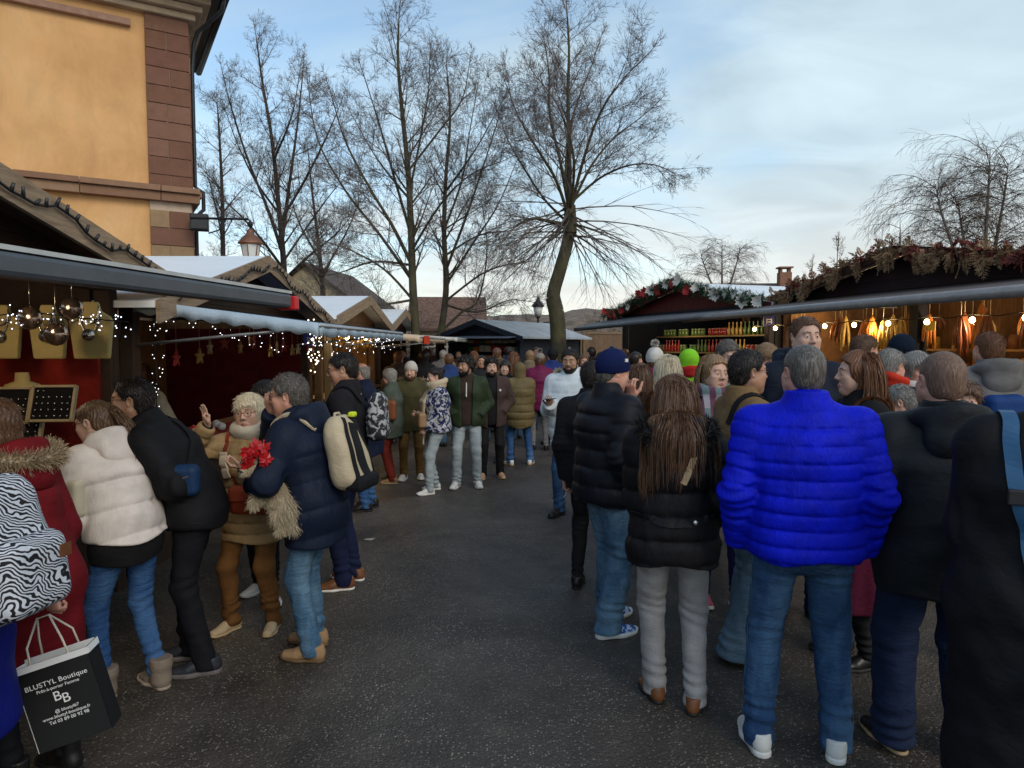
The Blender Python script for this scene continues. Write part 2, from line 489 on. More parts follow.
xs = np.concatenate([[-400, -200, -100, -60, -40], np.linspace(-30, 30, 31), [40, 60, 100, 200, 400]])
ys = np.concatenate([[-60, -20, -5], np.linspace(0, 40, 41), [50, 70, 100, 160, 300, 600]])
GX, GY = np.meshgrid(xs, ys, indexing='ij')
GZ = np.zeros_like(GX)
V = np.stack([GX.ravel(), GY.ravel(), GZ.ravel()], 1)
nx, ny = len(xs), len(ys)
ii, jj = np.meshgrid(np.arange(nx - 1), np.arange(ny - 1), indexing='ij')
Fq = np.stack([ii * ny + jj, (ii + 1) * ny + jj, (ii + 1) * ny + jj + 1, ii * ny + jj + 1], -1).reshape(-1, 4)
g = new_obj('ground', mesh_from('ground', V, Fq, False), None, [asphalt()])
tag(g, 'dark wet asphalt street between the stalls', 'ground', kind='structure')

# ---- hills far behind
def hill(name, x0, x1, y, h, seed, mat, depth=30):
    r = np.random.default_rng(seed)
    n, k = 60, 14
    X = np.linspace(x0, x1, n); ph = r.uniform(0, 6, 5)
    prof = sum(np.sin(X * f + p) * a for f, p, a in zip((0.05, 0.11, 0.23, 0.5, 1.1), ph, (0.35, 0.22, 0.12, 0.06, 0.04)))
    prof = (1 + 0.5 * prof) * h * np.clip(np.minimum((X - x0) / (x1 - x0) * 5, (x1 - X) / (x1 - x0) * 5), 0.1, 1)
    T = np.linspace(0, 1, k)
    P = np.zeros((n, k, 3))
    P[:, :, 0] = X[:, None]; P[:, :, 1] = y + T[None, :] * depth
    P[:, :, 2] = prof[:, None] * np.sin(np.clip(T * 1.15, 0, 1) * PI / 2)[None, :] - 0.3 + r.uniform(-0.1, 0.1, (n, k))
    a, b_ = np.meshgrid(np.arange(n - 1), np.arange(k - 1), indexing='ij')
    F = np.stack([a * k + b_, (a + 1) * k + b_, (a + 1) * k + b_ + 1, a * k + b_ + 1], -1).reshape(-1, 4)
    o = new_obj(name, mesh_from(name, P.reshape(-1, 3), F), None, [mat])
    return tag(o, 'brown winter hillside behind the market', 'hill', kind='structure')
hm = plain('hill_brush', (0.17, 0.12, 0.085), 0.95, 0.6, 1.2, 0.8, 3)
hill('hills', -40, 30, 46, 4.6, 3, hm)
hill('hills', -10, 90, 75, 3.2, 5, plain('hill_grey', (0.16, 0.14, 0.12), 0.95, 0.4, 0.8, 0.8, 2))

# ---- the stucco building, its corner C, wall running off to the left
def frame(o, ex, name, label, cat, group=None):
    """Empty whose local x runs along EX (2D)"""
    return empty(name, o, math.atan2(ex[1], ex[0]), label, cat, group)
C0 = Vector((-6.5, 14.0, 0)); exr = Vector((0.857, 0.515, 0))       # local x points to the corner and beyond; wall is x<0, local -y faces the street
bld = frame(C0, (exr.x, exr.y), 'townhouse', 'tall ochre stucco townhouse with sandstone corner blocks behind the first stall', 'building')
def stucco():
    m = bpy.data.materials.new('ochre_stucco'); nt, b, _ = _nodes(m)
    v = _map(nt)
    f = _noise(nt, v, 0.55, 7, 0.62, 0.4)
    cc = _ramp(nt, f, [(0.30, (0.62, 0.335, 0.145)), (0.55, (0.76, 0.43, 0.19)), (0.75, (0.80, 0.49, 0.25))])
    cc = _mixc(nt, 0.25, cc, _ramp(nt, _noise(nt, _map(nt, scale=(1, 1, 0.35)), 2.2, 7, 0.72, 0.6), [(0.33, 0.45), (0.62, 1.0)]), 'MULTIPLY')
    nt.links.new(cc, b.inputs['Base Color']); b.inputs['Roughness'].default_value = 0.92; b.inputs['Specular IOR Level'].default_value = 0.15
    p = _bump(nt, b, _noise(nt, v, 14, 5), 0.15, 0.02); _bump(nt, b, _noise(nt, v, 120, 3), 0.4, 0.004, p)
    return m
MB().box((-7.0, 1.8, 4.3), (13.96, 3.56, 8.6)).build('wall', stucco(), bld)
sand = island_mat('sandstone', [(0.20, 0.095, 0.060), (0.23, 0.115, 0.075), (0.19, 0.085, 0.058), (0.25, 0.13, 0.085), (0.21, 0.10, 0.066), (0.22, 0.105, 0.07), (0.20, 0.095, 0.06), (0.24, 0.12, 0.08), (0.33, 0.215, 0.12), (0.22, 0.11, 0.07)], 0.85, 0.5, 18)
mort = plain('mortar', (0.50, 0.38, 0.29), 0.9, 0.1)
q = MB(); z = 0.0; k = 0; rr = random.Random(3)
while z < 8.05:
    h = 0.345
    wfull = 0.74
    if not (4.55 < z + h / 2 < 4.95):
        if k % 2 == 0:
            s = rr.uniform(0.34, 0.42)
            q.box((-wfull + s / 2, -0.02, z + h / 2), (s - 0.012, 0.09, h - 0.014))
            q.box((-(wfull - s) / 2 + 0.02, -0.02, z + h / 2), (wfull - s - 0.012 + 0.04, 0.09, h - 0.014))
        else:
            q.box((-wfull / 2 + 0.02, -0.02, z + h / 2), (wfull + 0.028, 0.09, h - 0.014))
        q.box((0.02, 0.45, z + h / 2), (0.09, 0.80, h - 0.014))
    z += h; k += 1
q.build('quoins', sand, bld, 0.006)
MB().box((-0.365, -0.005, 4.1), (0.735, 0.05, 8.2)).box((0.005, 0.45, 4.1), (0.05, 0.86, 8.2)).build('mortar_bed', mort, bld)
band = MB()
for x0, x1 in ((-14, -2.9), (-2.888, -1.9), (-1.888, -0.55), (-0.538, 0.16)):
    band.box(((x0 + x1) / 2, -0.05, 4.74), (x1 - x0, 0.22, 0.17)).box(((x0 + x1) / 2, -0.085, 4.885), (x1 - x0, 0.29, 0.11))
band.box((0.075, 1.6, 4.74), (0.17, 3.0, 0.17)).box((0.11, 1.6, 4.885), (0.24, 3.0, 0.11))
band.build('string_course', island_mat('band_stone', [(0.30, 0.17, 0.105), (0.27, 0.145, 0.09), (0.33, 0.20, 0.125)], 0.85, 0.4, 20), bld, 0.01)
MB().box((-7.5, -0.035, 7.98), (13.05, 0.13, 0.13)).build('upper_moulding', plain('moulding_stone', (0.36, 0.21, 0.15), 0.85, 0.15), bld, 0.015)
tan = plain('cornice_stone', (0.42, 0.31, 0.21), 0.85, 0.2, 4)
cor = MB()
for dz, out in ((8.30, 0.16), (8.43, 0.28), (8.57, 0.42)):
    cor.box((-7 + out / 2, 1.8 - out / 2, dz), (14 + out, 3.6 + out, 0.125))
cor.build('cornice', tan, bld, 0.02)
dark = plain('dark_zinc', (0.030, 0.033, 0.038), 0.45, 0.2, metal=0.4)
MB().box((-6.85, 1.6, 8.72), (14.9, 4.6, 0.10)).build('eave_board', plain('eave_paint', (0.06, 0.055, 0.05), 0.7), bld)
gut = MB()
gut.tube([(-14.2, -0.76, 8.70), (0.68, -0.76, 8.70)], 0.085, 8).tube([(0.68, -0.76, 8.70), (0.68, 3.9, 8.70)], 0.085, 8)
gut.tube([(0.64, -0.6, 8.66), (0.60, -0.5, 8.42), (0.42, -0.25, 8.26), (0.22, 0.05, 8.12), (0.15, 0.14, 7.9), (0.11, 0.16, 7.4), (0.11, 0.16, 5.05), (0.26, 0.16, 4.95), (0.26, 0.16, 4.6), (0.11, 0.16, 4.45), (0.11, 0.16, 0.1)], 0.042, 8)
gut.build('gutter', dark, bld)
rf = MB()
rf.prism([(-14.3, -0.74, 8.78), (0.66, -0.74, 8.78), (-1.6, 1.6, 10.6), (-14.3, 1.6, 10.6)], (0, 0, 0), (0, 0, 0.08))
rf.prism([(0.66, -0.74, 8.78), (0.66, 3.9, 8.78), (-1.6, 1.8, 10.6), (-1.6, 1.6, 10.6)], (0, 0, 0), (0, 0, 0.08))
rf.build('roof', plain('clay_roof', (0.16, 0.075, 0.05), 0.85, 0.4, 12), bld)

# loudspeaker and lantern on brackets beside the corner
tocam = lambda p: p
sp = empty('loudspeaker', at(196, 224, 13.9), R(20), 'black box loudspeaker fixed to the sandstone corner', 'loudspeaker'); sp.scale = (0.8, 0.8, 0.8)
black = plain('black_plastic', (0.012, 0.013, 0.016), 0.5, 0.2)
MB().box((0.10, -0.25, 0), (0.42, 0.30, 0.40)).build('cabinet', black, sp, 0.02)
MB().box((0.10, -0.41, 0), (0.36, 0.02, 0.34)).build('grille', plain('speaker_grille', (0.03, 0.03, 0.033), 0.6, 0.1, bump=0.6, bscale=200), sp, 0.006)
MB().bar((0, 0.1, 0.1), (0.05, -0.12, 0.1), 0.05, 0.05).build('bracket', dark, sp)
LP = at(251, 262, 13.3)
lan = empty('wall_lantern', LP, R(15), 'copper roofed street lantern on an iron arm beside the ochre house', 'lantern'); lan.scale = (0.8, 0.8, 0.8)
copper = plain('aged_copper', (0.24, 0.115, 0.07), 0.5, 0.3, 14, metal=0.5)
iron = plain('black_iron', (0.018, 0.018, 0.020), 0.5, 0.2, metal=0.5)
pane = bpy.data.materials.new('milky_glass'); nt, b, _ = _nodes(pane)
b.inputs['Base Color'].default_value = (0.80, 0.79, 0.74, 1); b.inputs['Roughness'].default_value = 0.35; b.inputs['Transmission Weight'].default_value = 0.25
hx = [(math.cos(PI / 3 * i + 0.3), math.sin(PI / 3 * i + 0.3)) for i in range(6)]
def ringz(r, z): return [(x * r, y * r, z) for x, y in hx]
m_ = MB(); a, b2 = ringz(0.155, 0.03), ringz(0.225, 0.42)
for i in range(6):
    j = (i + 1) % 6
    m_.add([a[i], a[j], b2[j], b2[i]], [(0, 1, 2, 3)])
m_.build('glass', pane, lan)
m_ = MB()
for i in range(6): m_.bar(a[i], b2[i], 0.022, 0.022); m_.bar(a[i], a[(i + 1) % 6], 0.02, 0.02); m_.bar(b2[i], b2[(i + 1) % 6], 0.026, 0.03)
m_.build('cage', copper, lan)
MB().lathe([(0.30, 0.43), (0.285, 0.47), (0.16, 0.62), (0.10, 0.66), (0.08, 0.74), (0.03, 0.80)], n=6).build('cap', copper, lan)
MB().tube([(0, 0, 0.02), (0, 0, -0.06), (0, 0, -0.10)], [0.12, 0.05, 0.015], 6).build('finial', copper, lan)
arm = MB().tube([(0, 0, 0.80), (0, 0, 0.98), (-0.05, 0, 1.02), (-1.35, 0.1, 1.0)], 0.028, 6).tube([(-0.95, 0.1, 0.66), (-0.72, 0.08, 0.74), (-0.55, 0.06, 0.98)], 0.018, 6)
arm.ball((0.0, 0, 0.9), 0.07).build('arm', iron, lan)

# street lamp in the middle distance
LQ = at(538, 345, 23); LQ.z = 0
sl = empty('street_lamp', LQ, 0, 'black street lamp with a small lantern beside the knobbly tree trunk', 'street lamp')
MB().tube([(0, 0, 0), (0, 0, 0.5), (0, 0, 0.55), (0, 0, 2.75)], [0.09, 0.08, 0.045, 0.035], 8).tube([(0, 0, 2.2), (0.16, 0, 2.3), (0.22, 0, 2.42)], 0.02, 6).build('post', iron, sl)
MB().lathe([(0.10, 2.78), (0.17, 3.10)], n=6).build('glass', pane, sl)
MB().lathe([(0.22, 3.10), (0.20, 3.16), (0.08, 3.30), (0.03, 3.42)], n=6).lathe([(0.05, 2.72), (0.11, 2.78)], n=6).build('cap', iron, sl)
MB().box((0.27, -0.05, 2.5), (0.22, 0.22, 0.18)).build('loudspeaker', black, sl, 0.02)

# houses behind
tile = bpy.data.materials.new('roof_tiles'); nt, b, _ = _nodes(tile)
bk = nt.nodes.new('ShaderNodeTexBrick'); bk.inputs['Scale'].default_value = 3.0; bk.inputs['Color1'].default_value = (0.19, 0.085, 0.055, 1)
bk.inputs['Color2'].default_value = (0.13, 0.065, 0.045, 1); bk.inputs['Mortar'].default_value = (0.05, 0.03, 0.025, 1); bk.inputs['Mortar Size'].default_value = 0.03
nt.links.new(_map(nt, scale=(1, 1, 1)), bk.inputs['Vector']); nt.links.new(bk.outputs[0], b.inputs['Base Color']); b.inputs['Roughness'].default_value = 0.85
def house(loc, rz, W, D, eave, ridge, wallmat, label, windows=(), roofmat=tile, chim=None, gable_front=False):
    h = empty('house', loc, rz, label, 'house', None)
    MB().box((W / 2, D / 2, eave / 2), (W, D, eave)).build('wall', wallmat, h)
    rf = MB(); o = 0.3
    if gable_front:
        g2 = MB().prism([(0, 0.003, eave), (W, 0.003, eave), (W / 2, 0.003, ridge - 0.05)], (0, 0, 0), (0, D - 0.01, 0)).build('gable', wallmat, h)
        for s in (-1, 1):
            xe = W / 2 + s * (W / 2 + o); ze = eave - (ridge - eave) * o / (W / 2)
            rf.prism([(xe, -o, ze), (W / 2, -o, ridge), (W / 2, D + o, ridge), (xe, D + o, ze)], (0, 0, 0), (0, 0, 0.1))
    else:
        MB().prism([(0.003, 0, eave), (0.003, D, eave), (0.003, D / 2, ridge - 0.05)], (0, 0, 0), (W - 0.01, 0, 0)).build('gable', wallmat, h)
        for s in (-1, 1):
            ye = D / 2 + s * (D / 2 + o); ze = eave - (ridge - eave) * o / (D / 2)
            rf.prism([(-o, ye, ze), (-o, D / 2, ridge), (W + o, D / 2, ridge), (W + o, ye, ze)], (0, 0, 0), (0, 0, 0.1))
    ro = rf.build('roof', roofmat, h)
    if chim:
        MB().box((chim[0], chim[1], chim[2]), (0.55, 0.5, 1.1)).build('chimney', plain('chimney_brick', (0.25, 0.12, 0.075), 0.9, 0.3, 10), ro)
        c2 = MB()
        for dx in (-0.2, 0.2):
            for dy in (-0.17, 0.17): c2.box((chim[0] + dx, chim[1] + dy, chim[2] + 0.65), (0.08, 0.08, 0.2))
        c2.box((chim[0], chim[1], chim[2] + 0.78), (0.66, 0.6, 0.07)).build('chimney_cap', plain('chimney_brick', (0.25, 0.12, 0.075)), ro)
    for (x, z_, w, hh) in windows:
        f = MB()
        f.box((x, -0.02, z_), (w, 0.05, 0.05)).box((x - w / 2, -0.02, z_), (0.05, 0.05, hh)).box((x + w / 2, -0.02, z_), (0.05, 0.05, hh)).box((x, -0.02, z_ + hh / 2), (w, 0.05, 0.05)).box((x, -0.02, z_ - hh / 2), (w + 0.1, 0.07, 0.06)).box((x, -0.02, z_), (0.04, 0.05, hh))
        wf = f.build('window', plain('window_paint', (0.5, 0.45, 0.38), 0.6), h)
        MB().box((x, -0.005, z_), (w, 0.02, hh)).build('pane', plain('window_glass', (0.05, 0.055, 0.06), 0.12, 0.2, bump=0, spec=0.6), wf)
    return h
cream = plain('cream_plaster', (0.62, 0.52, 0.36), 0.9, 0.12, 2)
p = at(414, 345, 27); p.z = 0
house(p, R(4), 2.6, 4.0, 2.55, 3.75, cream, 'low cream cottage with a red brown tiled roof beyond the left stalls', [(0.55, 1.75, 0.5, 0.8), (1.3, 1.75, 0.5, 0.8), (2.05, 1.75, 0.5, 0.8)], plain('cottage_tiles', (0.15, 0.085, 0.06), 0.9, 0.55, 9, 0.8, 14))
p = at(256, 345, 36); p.z = 0
house(p, R(-6), 5.6, 7.0, 3.9, 6.0, plain('yellow_plaster', (0.36, 0.29, 0.175), 0.9, 0.3, 1.5), 'yellowish gabled house glimpsed through the bare trees', [(1.2, 3.2, 0.8, 1.1), (2.8, 3.2, 0.8, 1.1), (4.3, 3.2, 0.8, 1.1)], plain('dark_tiles', (0.09, 0.065, 0.055), 0.9, 0.3, 6), gable_front=True)
p = at(722, 345, 31); p.z = 0
house(p, R(-4), 9.0, 6.0, 3.2, 4.75, plain('grey_plaster', (0.42, 0.38, 0.33), 0.9, 0.12, 2), 'house with a brown roof and brick chimney behind the right stalls', [(1.5, 2.0, 0.8, 1.0)], plain('brown_tiles', (0.14, 0.10, 0.075), 0.9, 0.3, 6), chim=(3.45, 2.4, 4.75))

# wooden fence closing the street on the right of the tree, and its gate
fwood = wood('fence_wood', (0.26, 0.165, 0.105), 0.16, 'X', 0.85)
p = at(572, 345, 24.5); p.z = 0
fe = empty('fence', p, R(-3), 'brown board fence at the end of the street right of the tree', 'fence')
MB().box((3.0, 0, 1.1), (5.0, 0.06, 2.2)).build('boards', fwood, fe)
MB().box((3.0, 0.0, 2.25), (5.1, 0.12, 0.08)).build('rail', wood('fence_rail', (0.30, 0.2, 0.13), 99, 'Z'), fe)
gt = MB()
gt.box((0.05, -0.02, 1.1), (0.75, 0.06, 2.2)).build('gate', wood('gate_wood', (0.40, 0.22, 0.09), 0.12, 'X', 0.7), fe)
for xx in (0.47, 2.9, 5.4): MB().box((xx, -0.06, 1.15), (0.14, 0.14, 2.3)).build('post', fwood, fe)
# ================================================================== STALLS
lw = wood('weathered_fascia', (0.33, 0.235, 0.155), 99, 'Z', 0.85)
dw = wood('dark_boards', (0.060, 0.034, 0.022), 0.13, 'X', 0.75)
dwz = wood('dark_boards_flat', (0.060, 0.034, 0.022), 0.13, 'Z', 0.75)
ow = wood('orange_boards', (0.27, 0.145, 0.065), 0.12, 'X', 0.65)
nw = wood('navy_boards', (0.012, 0.016, 0.028), 0.13, 'X', 0.6)
redw = wood('oxblood_boards', (0.13, 0.022, 0.018), 0.10, 'X', 0.65)
whiteroof = plain('white_roof_sheet', (0.80, 0.82, 0.84), 0.45, 0.06, 2, 0.3, 8)
greyroof = plain('grey_roof_felt', (0.36, 0.38, 0.40), 0.8, 0.2, 3)
brownroof = wood('brown_roof', (0.16, 0.10, 0.07), 0.2, 'Y', 0.85)

def chalet(loc, ex, W, D, eave, ridge, xp, label, mats, ov=0.30, side_ov=0.25, counter=0.95, front_gable=True, fascia_h=0.17, name='market_stall', group=None, open_sides=False, divider=None):
    """local x along the front, local y into the stall; the counter is on y=0"""
    wm, roofm, fasm, gabm, inner = mats
    t = empty(name, loc, math.atan2(ex[1], ex[0]), label, 'market stall', group)
    H = eave
    for x in (0.05, W - 0.05):
        MB().box((x, 0.06, H / 2), (0.11, 0.11, H)).build('post', wm, t, 0.006)
        MB().box((x, D / 2 + 0.1, H / 2), (0.05, D - 0.12, H)).build('side_wall', inner, t)
    MB().box((W / 2, D, H / 2), (W - 0.006, 0.05, H)).build('back_wall', inner, t)
    MB().box((W / 2, 0.05, counter / 2), (W - 0.23, 0.04, counter)).build('front_panel', wm, t)
    MB().box((W / 2, 0.12, counter + 0.02), (W - 0.23, 0.5, 0.04)).build('counter', wood('counter_wood', (0.20, 0.11, 0.06), 0.15, 'Y', 0.6), t, 0.005)
    MB().box((W / 2, 0.05, H - 0.06), (W - 0.23, 0.08, 0.12)).build('lintel', wm, t)
    sl = (ridge - eave) / max(xp, W - xp)
    for s, x1 in ((-1, -side_ov), (1, W + side_ov)):
        z1 = ridge - (ridge - eave) * (abs(x1 - xp)) / (xp if s < 0 else W - xp)
        MB().prism([(x1, -ov, z1), (xp + s * 0.001, -ov, ridge), (xp + s * 0.001, D + 0.2, ridge), (x1, D + 0.2, z1)], (0, 0, 0), (0, 0, 0.05)).build('roof', roofm, t)
        MB().prism([(x1, -ov - 0.035, z1 + 0.055), (xp + s * 0.002, -ov - 0.035, ridge + 0.055), (xp + s * 0.002, -ov - 0.035, ridge + 0.055 - fascia_h), (x1, -ov - 0.035, z1 + 0.055 - fascia_h)], (0, 0, 0), (0, 0.03, 0)).build('fascia', fasm, t)
    if front_gable:
        MB().prism([(0.0, 0.0, eave), (W, 0.0, eave), (xp, 0.0, ridge - 0.02)], (0, 0, 0), (0, 0.03, 0)).build('gable', gabm, t)
    return t

# ---- left row
L1 = chalet((-2.9, 0.95, 0), (0, 1), 4.1, 2.2, 2.33, 2.80, 2.0, 'nearest wooden chalet stall selling jewellery under the ochre house', (dw, brownroof, lw, dwz, dw))
L2 = chalet((-2.9, 5.25, 0), (0, 1), 4.55, 2.2, 2.16, 2.71, 2.05, 'second left chalet stall hung with white fairy lights', (dw, whiteroof, lw, dwz, ow))
L3 = chalet((-2.9, 10.4, 0), (0, 1), 4.1, 2.2, 2.25, 2.66, 2.1, 'third left chalet stall with a white roof and warm lit goods', (wood('mid_boards', (0.20, 0.11, 0.05), 0.12, 'X'), whiteroof, lw, ow, ow))
L4 = chalet((-2.9, 15.0, 0), (0, 1), 3.8, 2.2, 2.25, 2.64, 1.75, 'small fourth left chalet stall just before the cottage', (dw, whiteroof, lw, redw, ow))

# flap / awning of stall 1: lifted boards ending in a dark roller bar
aw = MB(); aw.prism([(-0.9, -0.02, 2.30), (3.45, -0.02, 2.30), (3.45, -1.42, 2.12), (-0.9, -0.73, 2.12)], (0, 0, 0), (0, 0, 0.03))
awo = aw.build('awning', plain('awning_grey', (0.075, 0.08, 0.09), 0.6, 0.15), L1)
slate = plain('roller_bar', (0.085, 0.097, 0.115), 0.42, 0.12, metal=0.35)
MB().bar((-0.9, -0.76, 2.10), (3.45, -1.45, 2.10), 0.09, 0.09).build('roller_bar', slate, awo, 0.02)
MB().bar((-0.9, -0.745, 2.155), (3.45, -1.435, 2.155), 0.12, 0.018).build('top_trim', plain('pale_trim', (0.45, 0.46, 0.46), 0.5), awo)
MB().box((3.49, -1.455, 2.09), (0.07, 0.12, 0.09)).build('end_cap', plain('red_plastic', (0.55, 0.015, 0.02), 0.4), awo, 0.01)
# fabric awnings
def awning(t, x0, x1, zb, zf, yf, mat, val_mat, drop=0.11, sag=0.03, name='awning'):
    n = 14; V = []; F = []
    for i in range(n + 1):
        for j in range(7):
            u = i / n; v = j / 6
            V.append((x0 + (x1 - x0) * u, yf * v, zb + (zf - zb) * v - sag * math.sin(PI * v) * (0.6 + 0.4 * math.sin(u * 17))))
    for i in range(n):
        for j in range(6):
            F.append((i * 7 + j, (i + 1) * 7 + j, (i + 1) * 7 + j + 1, i * 7 + j + 1))
    me = mesh_from(name, V, np.array(F))
    o = new_obj(name, me, t, [mat])
    md = o.modifiers.new('thick', 'SOLIDIFY'); md.thickness = 0.006
    v2 = MB()
    k = 40
    for side in ('front', 'near', 'far'):
        P = []
        for i in range(k + 1):
            u = i / k
            if side == 'front': a = Vector((x0 + (x1 - x0) * u, yf - 0.006, zf)); w = Vector((0, -0.012 * math.sin(u * 70), 0))
            else:
                xx = x0 - 0.005 if side == 'near' else x1 + 0.005
                a = Vector((xx, yf * u, zb + (zf - zb) * u)); w = Vector((0.01 * math.sin(u * 30), 0, 0))
            P.append(a); P.append(a + w + Vector((0, 0, -drop + 0.012 * math.sin(u * 55))))
        v2.add(P, [(2 * i, 2 * i + 2, 2 * i + 3, 2 * i + 1) for i in range(k)], True)
    vo = v2.build('valance', val_mat, o)
    md = vo.modifiers.new('thick', 'SOLIDIFY'); md.thickness = 0.004
    fr = MB().tube([(x0, yf, zf - 0.02), (x1, yf, zf - 0.02)], 0.018, 6)
    for xx in (x0 + 0.05, x1 - 0.05): fr.tube([(xx, 0, zb - 0.35), (xx, yf, zf - 0.03)], 0.014, 6)
    fr.build('frame', plain('alu', (0.4, 0.41, 0.42), 0.4, metal=0.7), o)
    return o
awning(L2, 0.0, 4.0, 2.17, 1.99, -1.42, cloth('awning_blue_shade', (0.03, 0.04, 0.07), 0.7, 0.1), cloth('valance_blue', (0.42, 0.52, 0.62), 0.6, 0.1), 0.10)  # blue awning: the shade of its underside is put into the cloth colour
a3 = awning(L3, 0.0, 3.9, 2.12, 1.96, -1.5, cloth('awning_cream', (0.55, 0.42, 0.28), 0.8, 0.15), cloth('valance_cream', (0.62, 0.46, 0.32), 0.8, 0.15), 0.10)
MB().box((0.55, -1.54, 1.90), (0.5, 0.03, 0.13)).build('pennant', cloth('red_cloth', (0.62, 0.05, 0.015), 0.7), a3)
awning(L4, 0.0, 3.6, 2.10, 1.98, -1.7, cloth('awning_white', (0.6, 0.58, 0.52), 0.8), cloth('valance_white', (0.6, 0.58, 0.52), 0.8), 0.08)

# ---- right row
def rowframe(a, b):
    a, b = Vector((a[0], a[1], 0)), Vector((b[0], b[1], 0)); d = (b - a).normalized()
    return a, d
# near right stall: local origin at its far end, x towards the camera, y away from the street
d1 = Vector((0.192, -0.981, 0)); A1 = Vector((4.43, 11.35, 0))
R1 = chalet(A1, (d1.x, d1.y), 5.7, 2.6, 2.52, 2.99, 2.85, 'large right stall of hanging sausages under strings of warm bulbs', (dw, whiteroof, dw, wood('plum_boards', (0.028, 0.016, 0.022), 0.14, 'Z'), ow), ov=0.25, side_ov=0.35, fascia_h=0.12)
MB().prism([(-0.75, -0.02, 2.48), (6.85, -0.02, 2.48), (6.85, -1.30, 2.28), (-0.75, -1.30, 2.28)], (0, 0, 0), (0, 0, 0.03)).build('awning', plain('awning_brown', (0.10, 0.075, 0.065), 0.7, 0.15), R1)
bar = MB().tube([(-0.8, -1.33, 2.265), (6.9, -1.33, 2.265)], 0.055, 10)
bar.build('roller_bar', plain('bar_grey', (0.28, 0.26, 0.255), 0.4, 0.15, metal=0.3), R1)
MB().box((2.9, 0.06, 1.25), (0.14, 0.14, 2.5)).build('centre_post', nw, R1)
d2 = Vector((0.330, -0.944, 0)); A2 = Vector((2.55, 15.85, 0))
R2 = chalet(A2, (d2.x, d2.y), 4.95, 2.5, 2.50, 2.99, 2.45, 'dark right stall with red gable and shelves of jars', (nw, whiteroof, redw, redw, nw), ov=0.2, side_ov=0.3, fascia_h=0.16)
MB().prism([(-0.3, -0.02, 2.42), (4.9, -0.02, 2.42), (4.9, -1.0, 2.30), (-0.3, -1.0, 2.20)], (0, 0, 0), (0, 0, 0.03)).build('awning', plain('awning_slate', (0.10, 0.10, 0.11), 0.7, 0.15), R2)
MB().tube([(-0.35, -1.03, 2.18), (4.95, -1.03, 2.29)], 0.045, 8).build('roller_bar', plain('bar_dark', (0.12, 0.125, 0.135), 0.45, metal=0.3), R2)
# small blue enamel stall number between the two right stalls
for nm, lb, pp, rz in (('stall_sign', 'small blue square sign with a white mark between the right stalls', at(769, 321, 10.9), R(-6)), ('stall_sign', 'small blue square sign on the pale post of the second left stall', at(310, 340, 9.6), R(30))):
    s_ = empty(nm, pp, rz, lb, 'sign')
    MB().box((0, 0, 0), (0.17, 0.015, 0.17)).build('plate', plain('blue_enamel', (0.03, 0.05, 0.30), 0.3, 0.05, bump=0), s_, 0.004)
    MB().box((0, -0.011, 0.025), (0.09, 0.006, 0.015)).box((0, -0.011, -0.015), (0.09, 0.006, 0.015)).box((-0.035, -0.011, 0.0), (0.015, 0.006, 0.08)).box((0.035, -0.011, 0.0), (0.015, 0.006, 0.08)).build('marking', plain('sign_white', (0.75, 0.76, 0.8), 0.4, 0.05, bump=0), s_)
# pale post at the end of stall 2
pl = MB().box((0, 0, 1.06), (0.10, 0.10, 2.12)); 
po = pl.build('awning_post', wood('pale_post', (0.52, 0.33, 0.14), 99, 'X', 0.6), None, 0.006); po.location = (-2.62, 9.75, 0)
tag(po, 'pale new timber post at the end of the fairy light stall', 'post')

# ---- centre stall, corner towards us
N0 = Vector((0.21, 18.0, 0)); e1 = Vector((-0.85, 0.527, 0))
CS = chalet(N0 + e1 * 2.35, (0.85, -0.527), 2.35, 3.6, 2.08, 2.46, 1.15, 'dark stall with a low black gable in the middle of the street end', (nw, greyroof, nw, nw, nw), ov=0.35, side_ov=0.3, fascia_h=0.14)
MB().prism([(-0.1, -0.02, 2.05), (2.45, -0.02, 2.05), (2.45, -0.75, 1.99), (-0.1, -0.75, 1.99)], (0, 0, 0), (0, 0, 0.025)).build('awning', plain('awning_blue_grey', (0.10, 0.12, 0.16), 0.6), CS)
for i, z_ in enumerate((1.35, 1.62, 1.86)):
    MB().box((1.15, 0.7, z_), (2.0, 0.3, 0.02)).build('shelf', nw, CS)

# ---- goods
def rack_positions(t, x0, x1, n, y, z):
    m = t.matrix_basis
    bpy.context.view_layer.update()
    return [t.matrix_world @ Vector((x0 + (x1 - x0) * (i + 0.5) / n, y, z)) for i in range(n)]
bpy.context.view_layer.update()
def lathe_mesh(name, prof, n=10):
    return MB().lathe(prof, n=n).mesh(name)
jar_prof = [(0.036, 0.0), (0.040, 0.012), (0.040, 0.085), (0.032, 0.098), (0.032, 0.10)]
lid_prof = [(0.036, 0.10), (0.036, 0.122), (0.034, 0.125)]
bot_prof = [(0.036, 0), (0.038, 0.02), (0.038, 0.15), (0.018, 0.20), (0.014, 0.26), (0.016, 0.28)]
cap_prof = [(0.017, 0.28), (0.017, 0.305), (0.015, 0.308)]
JARC = [('amber', (0.42, 0.17, 0.03)), ('red', (0.36, 0.03, 0.02)), ('honey', (0.55, 0.33, 0.06)), ('green', (0.12, 0.20, 0.04)), ('cream', (0.60, 0.52, 0.36)), ('brown', (0.16, 0.07, 0.03))]
jar_protos = []
